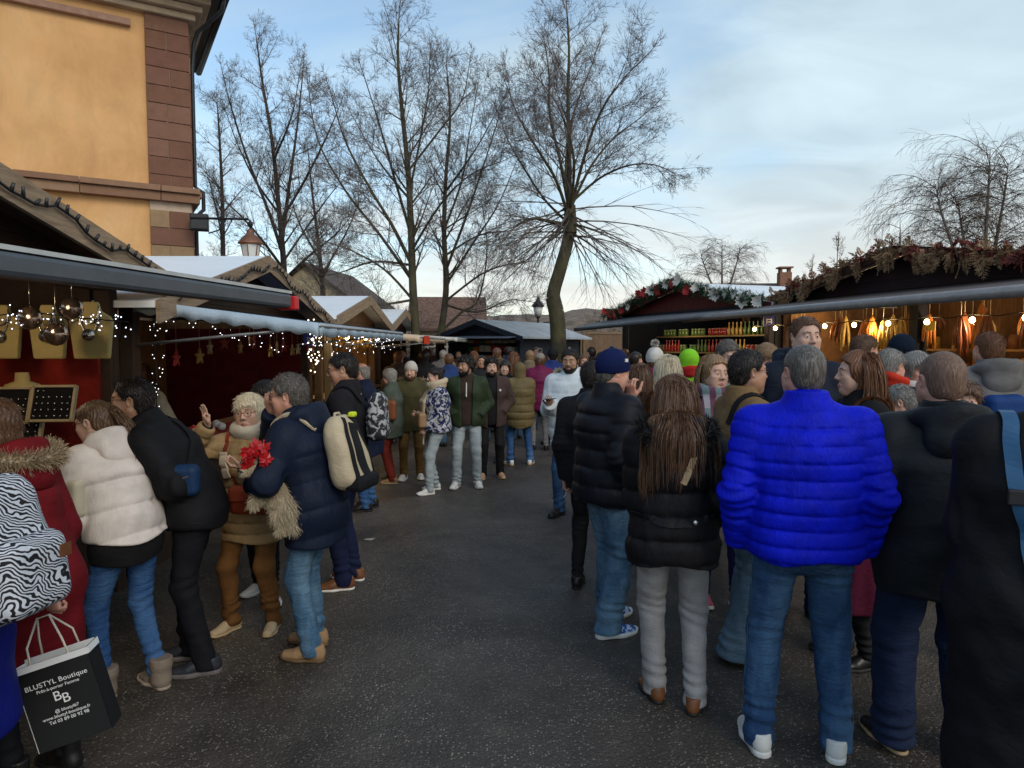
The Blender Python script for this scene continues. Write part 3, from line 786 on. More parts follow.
for cn, c in JARC:
    for kind in ('jar', 'bottle'):
        jm = lathe_mesh(kind, jar_prof if kind == 'jar' else bot_prof); lm = lathe_mesh('lid', lid_prof if kind == 'jar' else cap_prof)
        jm.materials.append(plain('jar_' + cn, c, 0.22, 0.25, 30, 0, spec=0.6)); lm.materials.append(plain('lid_' + cn, tuple(min(0.7, 0.15 + v) for v in c), 0.4, 0.1, bump=0))
        jar_protos.append((kind, cn, jm, lm))
def put_jar(p, k, sc, label, group, rz=0.0):
    kind, cn, jm, lm = jar_protos[k]
    o = bpy.data.objects.new(kind, jm); col.objects.link(o); o.location = p; o.scale = (sc, sc, sc); o.rotation_euler.z = rz
    l = bpy.data.objects.new('lid', lm); col.objects.link(l); l.parent = o
    return tag(o, label % cn, kind, group)
rj = random.Random(21)
ORD = ['first', 'second', 'third'] + ['%dth' % i for i in range(4, 21)] + ['21st', '22nd', '23rd'] + ['%dth' % i for i in range(24, 31)] + ['31st', '32nd', '33rd'] + ['%dth' % i for i in range(34, 60)]
# right dark stall: three shelves of jars
for si, (z_, y_, where) in enumerate(((1.34, 0.55, 'lowest'), (1.68, 0.75, 'middle'), (2.02, 0.95, 'top'))):
    MB().box((2.45, y_, z_ - 0.02), (4.5, 0.32, 0.03)).build('shelf', wood('pale_shelf', (0.34, 0.24, 0.10), 99, 'Z', 0.6), R2)
    ps = rack_positions(R2, 0.35, 4.5, 34, y_ - 0.05, z_)
    run = 0
    for i, pz in enumerate(ps):
        if run <= 0: kk = rj.randrange(12); run = rj.randint(3, 6)
        run -= 1
        if rj.random() < 0.08: continue
        put_jar(pz, kk, 1.15 if jar_protos[kk][0] == 'jar' else 0.8, '%s ' + jar_protos[kk][0] + ', ' + ORD[i] + ' from left on the ' + where + ' shelf of the red gabled stall', 'jars and bottles on the %s shelf of the red gabled stall' % where)
# centre stall coloured boxes
def carton_mesh(w, d, h):
    return MB().box((0, 0, h / 2), (w, d, h)).mesh('carton')
for si, z_ in enumerate((1.36, 1.63, 1.87)):
    ps = rack_positions(CS, 0.25, 2.05, 9, 0.62, z_)
    for i, pz in enumerate(ps):
        cn, c = rj.choice([('red', (0.45, 0.04, 0.03)), ('green', (0.06, 0.22, 0.08)), ('yellow', (0.6, 0.42, 0.06)), ('orange', (0.55, 0.2, 0.04)), ('white', (0.6, 0.58, 0.52))])
        me = carton_mesh(0.15, 0.12, rj.uniform(0.13, 0.19)); me.materials.append(plain('carton_' + cn, c, 0.6, 0.25, 30))
        o = bpy.data.objects.new('carton', me); col.objects.link(o); o.location = pz; o.rotation_euler.z = CS.rotation_euler.z
        tag(o, '%s carton, %s from the left on the %s shelf of the dark centre stall' % (cn, ORD[i], ('lowest', 'middle', 'top')[si]), 'carton', 'cartons on the %s shelf of the centre stall' % ('lowest', 'middle', 'top')[si])

# light strings
bulb_mat = emit('fairy_light', (0.92, 0.95, 1.0), 3.2)
warm_bulb = emit('warm_bulb', (1.0, 0.66, 0.28), 30.0)
def light_string(pts, label, group=None, bulb=0.006, every=0.07, mat=bulb_mat, jitter=0.03, drops=None, name='light_string', seed=0):
    r = random.Random(seed)
    pts = [Vector(p) for p in pts]
    t = empty(name, pts[0], 0, label, 'string lights', group)
    o = pts[0]
    c = MB().tube([p - o for p in pts], 0.004, 4)
    bs = MB(); n = 0
    segs = list(zip(pts[:-1], pts[1:]))
    lines = [pts]
    if drops:
        for a, b in segs:
            L = (b - a).length; m = max(1, int(L / drops[0]))
            for i in range(m):
                p = a.lerp(b, (i + r.random()) / m); ln = r.uniform(*drops[1])
                q = [p, p + Vector((r.uniform(-.02, .02), r.uniform(-.02, .02), -ln * 0.5)), p + Vector((r.uniform(-.04, .04), r.uniform(-.04, .04), -ln))]
                c.tube([v - o for v in q], 0.003, 3); lines.append(q)
    for ln in lines:
        for a, b in zip(ln[:-1], ln[1:]):
            L = (b - a).length; m = max(1, int(L / every))
            for i in range(m):
                p = a.lerp(b, (i + r.random()) / m) + Vector((r.uniform(-jitter, jitter), r.uniform(-jitter, jitter), r.uniform(-jitter, jitter)))
                bs.ball(p - o, bulb, 5); n += 1
    c.build('cord', plain('cord_black', (0.01, 0.01, 0.01), 0.6, 0, bump=0), t)
    b_ = bs.build('bulbs', mat, t); b_['kind'] = 'stuff'
    return t
# stall 2: icicle lights under the front and near edge of the awning, a lit curtain on its near side and a column
light_string([(-2.8, 5.34, 2.10), (-1.55, 5.34, 1.93)], 'white icicle lights along the near edge of the blue awning', 'fairy lights on the second left stall', 0.0034, 0.045, drops=(0.07, (0.05, 0.24)), seed=1)
light_string([(-1.6, 5.4, 1.92), (-1.6, 9.2, 1.92)], 'white icicle lights along the front edge of the blue awning', 'fairy lights on the second left stall', 0.0040, 0.05, drops=(0.09, (0.05, 0.22)), seed=2)
light_string([(-2.84, 5.42, 2.1), (-2.82, 5.42, 1.55), (-2.84, 5.42, 1.1)], 'white lights running down the near post of the second left stall', 'fairy lights on the second left stall', 0.0032, 0.025, jitter=0.05, seed=3)
light_string([(-2.2, 7.6, 2.08), (-2.2, 7.6, 1.55)], 'thick hanging cluster of warm lights in the second left stall', 'fairy lights on the second left stall', 0.008, 0.012, mat=emit('warm_fairy', (1.0, 0.85, 0.6), 4.0), jitter=0.06, seed=4)
# cable of unlit lights along the fascias of the left stalls
def fascia_cable(t, xa, xb, za, zb, y, label, seed):
    bpy.context.view_layer.update()
    r = random.Random(seed)
    pts = []
    n = 26
    for i in range(n + 1):
        u = i / n
        pts.append(t.matrix_world @ Vector((xa + (xb - xa) * u, y - 0.01, za + (zb - za) * u + 0.035 * math.sin(u * 19) + r.uniform(-0.012, 0.012))))
    o = pts[0]; e = empty('light_cable', o, 0, label, 'string lights', 'unlit light cables on the left gables')
    m = MB().tube([p - o for p in pts], 0.008, 5)
    m.build('cord', plain('cord_black', (0.01, 0.01, 0.01)), e)
    b = MB()
    for i, p in enumerate(pts[1:-1]):
        b.tube([p - o, p - o + Vector((0.015, r.uniform(-0.03, 0.03), r.uniform(0.025, 0.05)))], [0.012, 0.008], 5)
    b.build('bulbs', plain('bulb_dark', (0.03, 0.028, 0.03), 0.3), e)['kind'] = 'stuff'
fascia_cable(L1, 2.05, 4.3, 2.74, 2.27, -0.345, 'black light cable pinned along the nearest weathered gable board', 1)
fascia_cable(L2, 0.0, 2.0, 2.15, 2.65, -0.345, 'black light cable along the left slope of the second gable', 2)
fascia_cable(L2, 2.1, 4.7, 2.65, 2.05, -0.345, 'black light cable along the right slope of the second gable', 3)

# ---- jewellery stall: red cloth on the far inner wall, busts and pads
bpy.context.view_layer.update()
rc = MB().box((-3.98, 4.93, 1.45), (2.0, 0.03, 1.1)); rco = rc.build('wall_cloth', cloth('display_red', (0.30, 0.025, 0.015), 0.85, 0.25), None)
tag(rco, 'red cloth lining the inside wall of the jewellery stall', 'cloth')
sh = MB().box((-3.75, 4.70, 1.005), (1.6, 0.42, 0.03)); tag(sh.build('display_shelf', wood('counter_wood', (0.2, 0.11, 0.06)), None), 'wooden display shelf at the far end of the jewellery stall', 'shelf')
bust_m = cloth('bust_linen', (0.55, 0.42, 0.17), 0.8, 0.12)
silver = plain('silver', (0.62, 0.60, 0.56), 0.25, 0.2, 30, 0, metal=0.9)
def bust_board(p, h, w, label, seed):
    r = random.Random(seed)
    t = empty('necklace_bust', p, R(8), label, 'jewellery display', 'linen necklace boards in the jewellery stall')
    pr = [(-w * 0.40, 0, 0), (w * 0.40, 0, 0), (w / 2, 0, h * 0.66), (w * 0.44, 0, h * 0.74), (w * 0.22, 0, h * 0.84), (w * 0.17, 0, h), (-w * 0.17, 0, h), (-w * 0.22, 0, h * 0.84), (-w * 0.44, 0, h * 0.74), (-w / 2, 0, h * 0.66)]
    MB().prism(pr, (0, 0, 0), (0, 0.05, 0)).build('board', bust_m, t, 0.012)
    for k in range(2):
        dd = h * (0.30 + 0.18 * k)
        pts = [(w * 0.2 * math.cos(PI * i / 10) * (1.2), -0.012, h * 0.92 - dd * math.sin(PI * i / 10)) for i in range(11)]
        MB().tube(pts, 0.005, 5).build('chain', silver, t)
    MB().lathe([(0.001, 0), (0.035, 0.003), (0.04, 0.008), (0.001, 0.016)], (0, -0.02, h * 0.42), 14, Matrix.Rotation(PI / 2, 3, 'X')).build('pendant', silver, t)
for i, (px, h, w) in enumerate(((2, 0.36, 0.23), (48, 0.36, 0.23), (91, 0.38, 0.27))):
    p = at(px, 359, 4.55)
    bust_board(p, h, w, ('linen necklace board at the outer end of the hanging row, cut by the frame', 'middle linen necklace board of the hanging row', 'widest linen necklace board, nearest the stall corner post')[i], i)
for i, (px, py, r_) in enumerate(((30, 318, 0.075), (72, 308, 0.07), (56, 334, 0.075))):
    p = at(px, py, 4.30)
    e = empty('hanging_bauble', p, 0, ('mirrored bauble hanging before the middle necklace board', 'mirrored bauble hanging high before the widest necklace board', 'lowest mirrored bauble hanging between two necklace boards')[i], 'bauble', 'mirrored baubles in the jewellery stall')
    MB().ball((0, 0, 0), r_, 14, (1, 0.7, 1)).build('ball', plain('bauble_bronze', (0.40, 0.30, 0.24), 0.15, 0.4, 40, 0.2, metal=0.9), e)
    MB().tube([(0, 0, r_), (0, 0, 2.24 - p.z)], 0.002, 4).build('cord', silver, e)
padm = cloth('pad_black', (0.012, 0.011, 0.012), 0.9)
for i, (px, py) in enumerate(((10, 421), (54, 419), (22, 441))):
    p = at(px, py, 4.45); t = empty('jewellery_pad', p, R(5), ('black pad of silver jewellery beside the low bust', 'black pad of silver jewellery nearest the ponytail', 'lower black pad of silver jewellery')[i], 'jewellery display', 'black jewellery pads')
    rot = Matrix.Rotation(R(-18), 3, 'X')
    MB().box((0, 0, 0.1), (0.26, 0.02, 0.22), rot).build('pad', padm, t)
    fr = MB()
    for dx, dz, sx, sz in ((-0.13, 0.1, 0.016, 0.24), (0.13, 0.1, 0.016, 0.24), (0, -0.015, 0.27, 0.016), (0, 0.215, 0.27, 0.016)):
        c = rot @ Vector((dx, -0.004, dz - 0.1)) + Vector((0, 0, 0.1)); fr.box(c, (sx, 0.03, sz), rot)
    fr.build('frame', plain('gilt_frame', (0.42, 0.32, 0.18), 0.5), t)
    r = random.Random(i + 40); s = MB()
    for k in range(26):
        c = rot @ Vector((-0.10 + 0.04 * (k % 6) + r.uniform(-.006, .006), -0.016, -0.085 + 0.042 * (k // 6))) + Vector((0, 0, 0.1)); s.ball(c, 0.007, 6)
    s.build('jewels', silver, t)['kind'] = 'stuff'
p = at(24, 421, 4.62); t = empty('necklace_bust', p, 0, 'low linen shoulder bust standing between the black jewellery pads', 'jewellery display')
MB().lathe([(0.06, 0), (0.05, 0.02), (0.025, 0.05), (0.03, 0.1), (0.115, 0.22), (0.10, 0.25), (0.045, 0.27), (0.04, 0.33)], n=14).build('bust', bust_m, t)
light_string([at(-30, 318, 4.3), at(30, 312, 4.3), at(80, 318, 4.4), at(128, 322, 4.4)], 'tangled silver tinsel lights under the grey roller bar', None, 0.004, 0.02, jitter=0.05, mat=emit('cool_fairy', (0.8, 0.85, 1.0), 3.0), drops=(0.08, (0.03, 0.12)), seed=9)

def glow(parent_loc, e, c=(1.0, 0.78, 0.5), r=0.12):
    ld = bpy.data.lights.new('light_glow', 'POINT'); ld.energy = e; ld.color = c; ld.shadow_soft_size = r
    lo = bpy.data.objects.new('light_glow', ld); col.objects.link(lo); lo.location = parent_loc
# lit strip lamps under the flaps: the jewellery stall and the jar stall show their goods by them
for nm_, loc_, e_, lab_ in (('strip_lamp', (-3.1, 3.6, 2.16), 9, 'small warm strip lamp inside the jewellery stall'), ('strip_lamp', tuple(R2.matrix_world @ Vector((1.6, 0.15, 2.33))), 10, 'small lamp over the left half of the jar shelves'), ('strip_lamp', tuple(R2.matrix_world @ Vector((3.5, 0.15, 2.33))), 10, 'small lamp over the right half of the jar shelves'), ('strip_lamp', (-3.4, 7.4, 2.08), 5, 'added lamp spreading the glow of the warm cluster in the second left stall')):  # the second left stall's lamp is added to spread the warm cluster's glow
    sl_ = empty(nm_, loc_, 0, lab_, 'lamp')
    MB().box((0, 0, 0.02), (0.05, 0.16, 0.02)).build('housing', WH_ if False else plain('alu', (0.4, 0.41, 0.42), 0.4), sl_)
    MB().box((0, 0, 0.0), (0.035, 0.14, 0.015)).build('tube', emit('tube_light', (1.0, 0.82, 0.55), 6.0), sl_)
    glow(Vector(loc_) + Vector((0, 0, -0.05)), e_)
# garlands: short needles set along a path
def needle_clump(P, n, L, r, width=0.004, bias=(0, 0, 0)):
    """n blades around random points near path points P"""
    V = []; F = []
    for k in range(n):
        p = P[r.randrange(len(P))]
        d = Vector((r.gauss(0, 1), r.gauss(0, 1), r.gauss(0, 1))) + Vector(bias)
        d.normalize(); s = d.cross(Vector((r.gauss(0, 1), r.gauss(0, 1), r.gauss(0, 1)))).normalized() * width
        l = L * r.uniform(0.6, 1.3); b = len(V)
        V += [p - s, p + s, p + d * l + s * 0.3, p + d * l - s * 0.3]; F.append((b, b + 1, b + 2, b + 3))
    return V, F
def spray(base, d, L, r, width=0.007, k=9):
    """a conifer spray: a stem with paired side twigs, as flat blades"""
    V = []; F = []
    d = d.normalized(); s0 = d.cross(Vector((r.gauss(0, 1), r.gauss(0, 1), r.gauss(0, 1)))).normalized()
    def blade(a, b, w):
        dd = (b - a); sd = dd.cross(Vector((r.gauss(0, 1), r.gauss(0, 1), r.gauss(0, 1)))).normalized() * w
        i = len(V); V.extend([a - sd, a + sd, b + sd * 0.5, b - sd * 0.5]); F.append((i, i + 1, i + 2, i + 3))
    tip = base + d * L + Vector((0, 0, -0.15 * L)); blade(base, tip, width)
    for i in range(k):
        u = 0.12 + 0.85 * i / k; c = base.lerp(tip, u); l = L * 0.42 * (1.1 - u)
        for sg in (-1, 1):
            e = c + (d * 0.65 + s0 * sg * 0.8 + Vector((r.gauss(0, .15), r.gauss(0, .15), r.gauss(0, .15)))) * l
            blade(c, e, width * 0.9)
            for q_ in (0.4, 0.7):
                c2 = c.lerp(e, q_); blade(c2, c2 + (d * 0.8 + s0 * sg * 0.1) * l * 0.4, width * 0.8); blade(c2, c2 + (d * 0.2 + s0 * sg * 1.0) * l * 0.4, width * 0.8)
    return V, F
leafg = plain('garland_green', (0.022, 0.060, 0.022), 0.7, 0.5, 30, 0)
leafb = plain('dried_spruce', (0.30, 0.185, 0.10), 0.85, 0.5, 12, 0)
leafr = plain('dried_red_leaf', (0.21, 0.050, 0.038), 0.85, 0.5, 12, 0)
def path_world(t, pts):
    bpy.context.view_layer.update()
    return [t.matrix_world @ Vector(p) for p in pts]
def garland(pts, n, L, rad, label, mat, seed, cat='garland'):
    r = random.Random(seed); P = []
    for a, b in zip(pts[:-1], pts[1:]):
        m = max(2, int((b - a).length / 0.03))
        for i in range(m):
            for _ in range(3):
                P.append(a.lerp(b, i / m) + Vector((r.gauss(0, rad), r.gauss(0, rad), r.gauss(0, rad))))
    o = pts[0]; P = [p - o for p in P]
    t = empty('pine_garland', o, 0, label, cat)
    V, F = needle_clump(P, n, L, r)
    fo = new_obj('foliage', mesh_from('foliage', [tuple(v) for v in V], np.array(F), False), t, [mat])
    MB().tube([p - o for p in pts], 0.015, 5).build('rope', plain('cord_black', (0.01, 0.01, 0.01)), t)
    return t, [p - o for p in pts]
gp = path_world(R2, [(-0.30, -0.30, 2.49), (0.6, -0.30, 2.66), (1.5, -0.30, 2.85), (2.45, -0.30, 3.05), (3.4, -0.30, 2.86), (4.4, -0.30, 2.66), (5.2, -0.30, 2.50)])
ga, gl = garland(gp, 9000, 0.10, 0.055, 'green pine garland with red and white flowers along the red gable', leafg, 5)
rf_ = random.Random(8)
def flower_mesh(r, n=9):
    m = MB()
    for k in range(n):
        a = 2 * PI * k / n + r.uniform(-.2, .2); l = r.uniform(0.08, 0.12); w = 0.035
        d = Vector((math.cos(a), 0, math.sin(a))); s = Vector((-math.sin(a), 0, math.cos(a))) * w; f = Vector((0, -0.03, 0))
        m.add([(0, 0, 0), d * l * 0.5 + s + f, d * l + f * 1.5, d * l * 0.5 - s + f], [(0, 1, 2, 3)])
    return m
for i in range(22):
    u = (i + 0.5) / 22 * (len(gl) - 1); k = int(u); p = gl[k].lerp(gl[k + 1], u - k) + Vector((rf_.uniform(-.06, .02), -0.08, rf_.uniform(-.10, .08)))
    red = rf_.random() < (0.75 if u < 2.6 else 0.25)
    fm = flower_mesh(rf_, 10)
    o = fm.build('flower', plain('petal_red', (0.40, 0.02, 0.02), 0.6, 0.2, bump=0) if red else plain('petal_white', (0.72, 0.66, 0.60), 0.6, 0.1, bump=0), ga)
    o.location = p; o.rotation_euler = (rf_.uniform(-.4, .4), rf_.uniform(-2, 2), rf_.uniform(-.5, .5) - 1.0); s = rf_.uniform(0.8, 1.35); o.scale = (s, s, s)
# right near stall: dried spruce boughs along the gable, each bough its own branch of one decoration
r = random.Random(17)
base = []
for i in range(130):
    u = i / 129; x = -0.6 + 6.6 * u; z_ = 2.99 - 0.165 * abs(x - 2.85) + 0.04; base.append((x, z_))
VV = []; FF = []; VR = []; FR = []
org = path_world(R1, [(2.85, -0.35, 3.0)])[0]
for i, (x, z_) in enumerate(base):
    for q_ in range(2):
        pw = path_world(R1, [(x + r.uniform(-.03, .03), -0.30 - r.uniform(0, .06), z_ + r.uniform(-.05, .03))])[0] if False else R1.matrix_world @ Vector((x + r.uniform(-.03, .03), -0.30 - r.uniform(0, .06), z_ + r.uniform(-.05, .03)))
        along = (R1.matrix_world.to_3x3() @ Vector((r.choice((-1, 1)) * r.uniform(0.2, 1), -0.25, r.uniform(-0.9, 0.5))))
        up = r.random() < 0.16
        if up: along = R1.matrix_world.to_3x3() @ Vector((r.uniform(-.8, .8), -0.2, 1))
        L = r.uniform(0.11, 0.21)
        v, f = spray(pw - org, along, L, r)
        tgt = (VR, FR) if r.random() < 0.38 else (VV, FF)
        b0 = len(tgt[0]); tgt[0].extend(v); tgt[1].extend([tuple(k + b0 for k in ff) for ff in f])
for i in range(30):   # clusters that hang down in front of the dark gable
    x = r.uniform(-0.4, 6.0); z_ = 2.99 - 0.165 * abs(x - 2.85) + 0.02
    for q_ in range(3):
        v, f = spray(R1.matrix_world @ Vector((x + r.uniform(-.05, .05), -0.36, z_)) - org, R1.matrix_world.to_3x3() @ Vector((r.uniform(-.35, .35), -0.15, -1)), r.uniform(0.18, 0.28), r)
        b0 = len(VV); VV.extend(v); FF.extend([tuple(k + b0 for k in ff) for ff in f])
bg_ = empty('spruce_garland', org, 0, 'dried brown and reddish spruce boughs along the sausage stall gable', 'garland')
new_obj('brown_boughs', mesh_from('brown_boughs', [tuple(v) for v in VV], np.array(FF), False), bg_, [leafb])
new_obj('red_boughs', mesh_from('red_boughs', [tuple(v) for v in VR], np.array(FR), False), bg_, [leafr])
for i, (x, hgt) in enumerate(((0.55, 0.95), (-0.2, 0.42), (1.55, 0.4))):       # bare shoots standing up from the roof edge
    pass

# bulbs, sausages, boards inside the near right stall
bpy.context.view_layer.update()
M1 = R1.matrix_world
pts = [M1 @ Vector((0.0 + 0.6 * i, -0.45, 2.14)) for i in range(10)]
bs = empty('bulb_string', pts[0], 0, 'string of glowing warm bulbs under the sausage stall awning', 'string lights')
c = MB()
for a, b in zip(pts[:-1], pts[1:]):
    c.tube([a - pts[0], (a + b) / 2 - pts[0] + Vector((0, 0, -0.03)), b - pts[0]], 0.006, 4)
c.build('cord', plain('cord_black', (0.01, 0.01, 0.01)), bs)
for i, p in enumerate(pts):
    MB().ball(p - pts[0] + Vector((0, 0, -0.06)), 0.028, 10, (1, 1, 1.15)).build('bulb', warm_bulb, bs)
for i, (x, e_) in enumerate(((0.6, 14), (2.0, 14), (3.6, 14), (5.0, 14))):
    ld = bpy.data.lights.new('bulb_glow', 'POINT'); ld.energy = e_; ld.color = (1.0, 0.70, 0.38); ld.shadow_soft_size = 0.08
    lo = bpy.data.objects.new('bulb_glow', ld); col.objects.link(lo); lo.parent = bs; lo.location = M1 @ Vector((x, 0.2, 2.05)) - pts[0]
sausm = [('smoked brown', plain('sausage_brown', (0.20, 0.07, 0.03), 0.4, 0.3, 20)), ('orange', plain('sausage_orange', (0.55, 0.19, 0.03), 0.5, 0.25, 20)), ('pale yellow', plain('sausage_yellow', (0.60, 0.42, 0.12), 0.5, 0.25, 20))]
rs = random.Random(5); hang_n = []
def hang_bundle(x, y, ztop, n, L, mi, spread=0.06, label=None):
    nm, mt = sausm[mi]
    o = M1 @ Vector((x, y, ztop)); t = empty('hanging_sausages', o, rs.uniform(0, 3), None, 'sausages', 'sausage bundles hanging in the right stall')
    hang_n.append(x); t['label'] = nm + ' sausages, ' + ORD[len(hang_n) - 1] + ' from left in the hanging row of the right stall'
    if label: t['label'] = label
    m = MB()
    for k in range(n):
        a = 2 * PI * k / n + rs.uniform(-.3, .3); l = L * rs.uniform(0.75, 1.1); q_ = Vector((math.cos(a), math.sin(a), 0)) * spread
        m.tube([(0, 0, 0), q_ * 0.3 + Vector((0, 0, -l * 0.15)), q_ * 0.9 + Vector((0, 0, -l * 0.55)), q_ * 1.1 + Vector((0, 0, -l))], [0.006, 0.016, 0.020, 0.010], 7)
    m.build('links', mt, t)
    MB().tube([(0, 0, 0), (0, 0, 2.46 - ztop)], 0.004, 4).build('string', plain('twine', (0.4, 0.32, 0.2), 0.9), t)
for x in np.arange(0.15, 5.6, 0.21):
    if abs(x - 2.9) < 0.12: continue
    hang_bundle(x, rs.uniform(0.0, 0.35), rs.uniform(2.16, 2.26), rs.randint(4, 8), rs.uniform(0.25, 0.5), rs.choice((0, 0, 1, 2, 2) if x < 2.8 else (0, 1, 1, 0)))
hang_rear = 0
for x in np.arange(0.3, 5.5, 0.24):
    hang_bundle(x, rs.uniform(0.75, 1.1), rs.uniform(2.10, 2.24), rs.randint(4, 7), rs.uniform(0.2, 0.4), rs.choice((0, 0, 0, 1, 2)), 0.06, None); hang_rear += 1
    hang_n.pop(); bpy.data.objects[[o.name for o in bpy.data.objects if o.name.startswith('hanging_sausages')][-1]]['label'] = ORD[hang_rear - 1] + ' sausage bundle from the left in the rear row of the right stall'
for i, x in enumerate((2.72, 3.75, 4.75)):
    hang_bundle(x, 0.12, 2.3, 10, 0.75, 1, 0.07, ('long orange bundle of sausages beside the dark centre post', 'long orange bundle of sausages right of the centre post', 'long orange bundle of sausages nearest the camera end')[i])
for z_ in (1.15, 1.45, 1.75):
    MB().box((2.85, 1.5, z_), (5.3, 0.35, 0.03)).build('shelf', wood('warm_shelf', (0.40, 0.22, 0.08), 99, 'Z', 0.6), R1)
    for i in range(30):
        x = 0.3 + i * 0.175
        if rs.random() < 0.12: continue
        w_, h_ = rs.uniform(0.10, 0.15), rs.uniform(0.10, 0.2); cn, c = rs.choice([('brown', (0.22, 0.09, 0.03)), ('tan', (0.5, 0.32, 0.14)), ('ochre', (0.5, 0.28, 0.05)), ('dark', (0.08, 0.04, 0.02)), ('red', (0.4, 0.05, 0.02))])
        me = MB().tube([(0, 0, 0), (0, 0, h_ * 0.8), (0, 0, h_)], [w_ / 2, w_ / 2.2, w_ / 3.5], 8).mesh('packet'); me.materials.append(plain('packet_' + cn, c, 0.6, 0.3, 25))
        o = bpy.data.objects.new('packet', me); col.objects.link(o); o.location = M1 @ Vector((x, 1.45, z_ + 0.015))
        tag(o, '%s packet, %s from the left on the %s back shelf of the sausage stall' % (cn, ORD[i], {1.15: 'lowest', 1.45: 'middle', 1.75: 'top'}[z_]), 'packet', 'packets on the %s shelf of the sausage stall' % {1.15: 'lowest', 1.45: 'middle', 1.75: 'top'}[z_])
for x in (3.9, 4.6): MB().box((x, 0.9, 1.3), (0.05, 0.05, 2.4)).build('upright', wood('pale_post', (0.52, 0.33, 0.14), 99, 'X'), R1)
for z_ in (1.95, 2.15):
    MB().box((4.25, 0.9, z_), (0.66, 0.25, 0.025)).build('shelf', wood('warm_shelf', (0.40, 0.22, 0.08)), R1)
# price boards
for i, (x, z_, cn, c) in enumerate(((3.15, 2.05, 'yellow', (0.62, 0.42, 0.05)), (5.2, 2.02, 'red', (0.55, 0.05, 0.02)), (0.95, 1.85, 'pale', (0.6, 0.5, 0.4)))):
    o = MB().box((0, 0, 0), (0.17, 0.012, 0.11)).build('price_card', plain('card_' + cn, c, 0.6), None); o.location = M1 @ Vector((x, 0.0, z_)); o.rotation_euler.z = R1.rotation_euler.z
    tag(o, 'small blank %s card hanging at the front of the sausage stall' % cn, 'card')

# goods in the left stalls: lit rows in stall 3, cups and small lights on counters
M3 = L3.matrix_world
for z_ in (1.25, 1.55, 1.85):
    MB().box((2.0, 1.2, z_), (3.7, 0.3, 0.03)).build('shelf', wood('warm_shelf', (0.40, 0.22, 0.08)), L3)
    for i in range(17):
        kk = rj.randrange(12); put_jar(M3 @ Vector((0.35 + 0.2 * i, 1.15, z_ + 0.015)), kk, 1.3, '%s coloured ' + jar_protos[kk][0] + ', ' + ORD[i] + ' along the ' + {1.25: 'lowest', 1.55: 'middle', 1.85: 'top'}[z_] + ' shelf of the third left stall', 'jars and bottles in the third left stall')
for k, (x, y, z_) in enumerate(((0.8, -0.2, 1.95), (2.2, -0.2, 1.95), (3.3, -0.2, 1.95))):
    p = M3 @ Vector((x, y, z_)); t = empty('hanging_lamp', p, 0, ('nearest', 'middle', 'farthest')[k] + ' warm bulb lamp hanging in the third left stall', 'lamp', 'warm lamps in the third left stall')
    MB().ball((0, 0, 0), 0.04, 8).build('bulb', warm_bulb, t); MB().tube([(0, 0, 0.03), (0, 0, 0.2)], [0.02, 0.004], 5).build('socket', black, t)
ld = bpy.data.lights.new('lamp_glow', 'POINT'); ld.energy = 18; ld.color = (1.0, 0.66, 0.30); lo = bpy.data.objects.new('lamp_glow', ld); col.objects.link(lo); lo.location = M3 @ Vector((1.8, 0.6, 1.95)); ld.shadow_soft_size = 0.08
# hanging bunches in stall 3
for i in range(9):
    o = M3 @ Vector((0.3 + 0.42 * i, 0.0, 2.02)); t = empty('hanging_bells', o, 0, ORD[i] + ' golden straw bunch from the near end of the third left stall', 'ornament', 'straw bunches in the third left stall')
    V, F = needle_clump([Vector((0, 0, -0.02))], 60, 0.22, rs, 0.006, (0, 0, -2.2)); new_obj('straw', mesh_from('straw', [tuple(v) for v in V], np.array(F), False), t, [plain('straw', (0.55, 0.38, 0.13), 0.8, 0.3)])
# counter goods left stall 2: small boxes and a red cloth runner
tag(MB().box((-2.78, 7.4, 1.0), (0.46, 3.6, 0.012)).build('counter_cloth', cloth('runner_red', (0.20, 0.02, 0.015)), None), 'dark red cloth on the counter of the second left stall', 'cloth')
for i in range(16):
    cn, c = rs.choice([('white', (0.6, 0.6, 0.6)), ('red', (0.4, 0.03, 0.02)), ('gold', (0.45, 0.3, 0.08)), ('silver', (0.5, 0.5, 0.52))])
    o = bpy.data.objects.new('bauble', MB().ball((0, 0, 0.04), 0.04, 10).mesh('bauble')); o.data.materials.append(plain('bauble_' + cn, c, 0.2, 0.1, bump=0, spec=0.6)); col.objects.link(o)
    o.location = (-2.78 + rs.uniform(-.16, .16), 5.8 + i * 0.22, 1.006); tag(o, '%s glass bauble, %s from the near end of the second left counter' % (cn, ORD[i]), 'bauble', 'baubles on the second left counter')
tag(MB().box((-3.95, 9.70, 1.35), (1.9, 0.03, 1.4)).build('wall_cloth', cloth('wine_cloth', (0.10, 0.008, 0.012)), None), 'wine red cloth on the far inside wall of the second left stall', 'cloth')
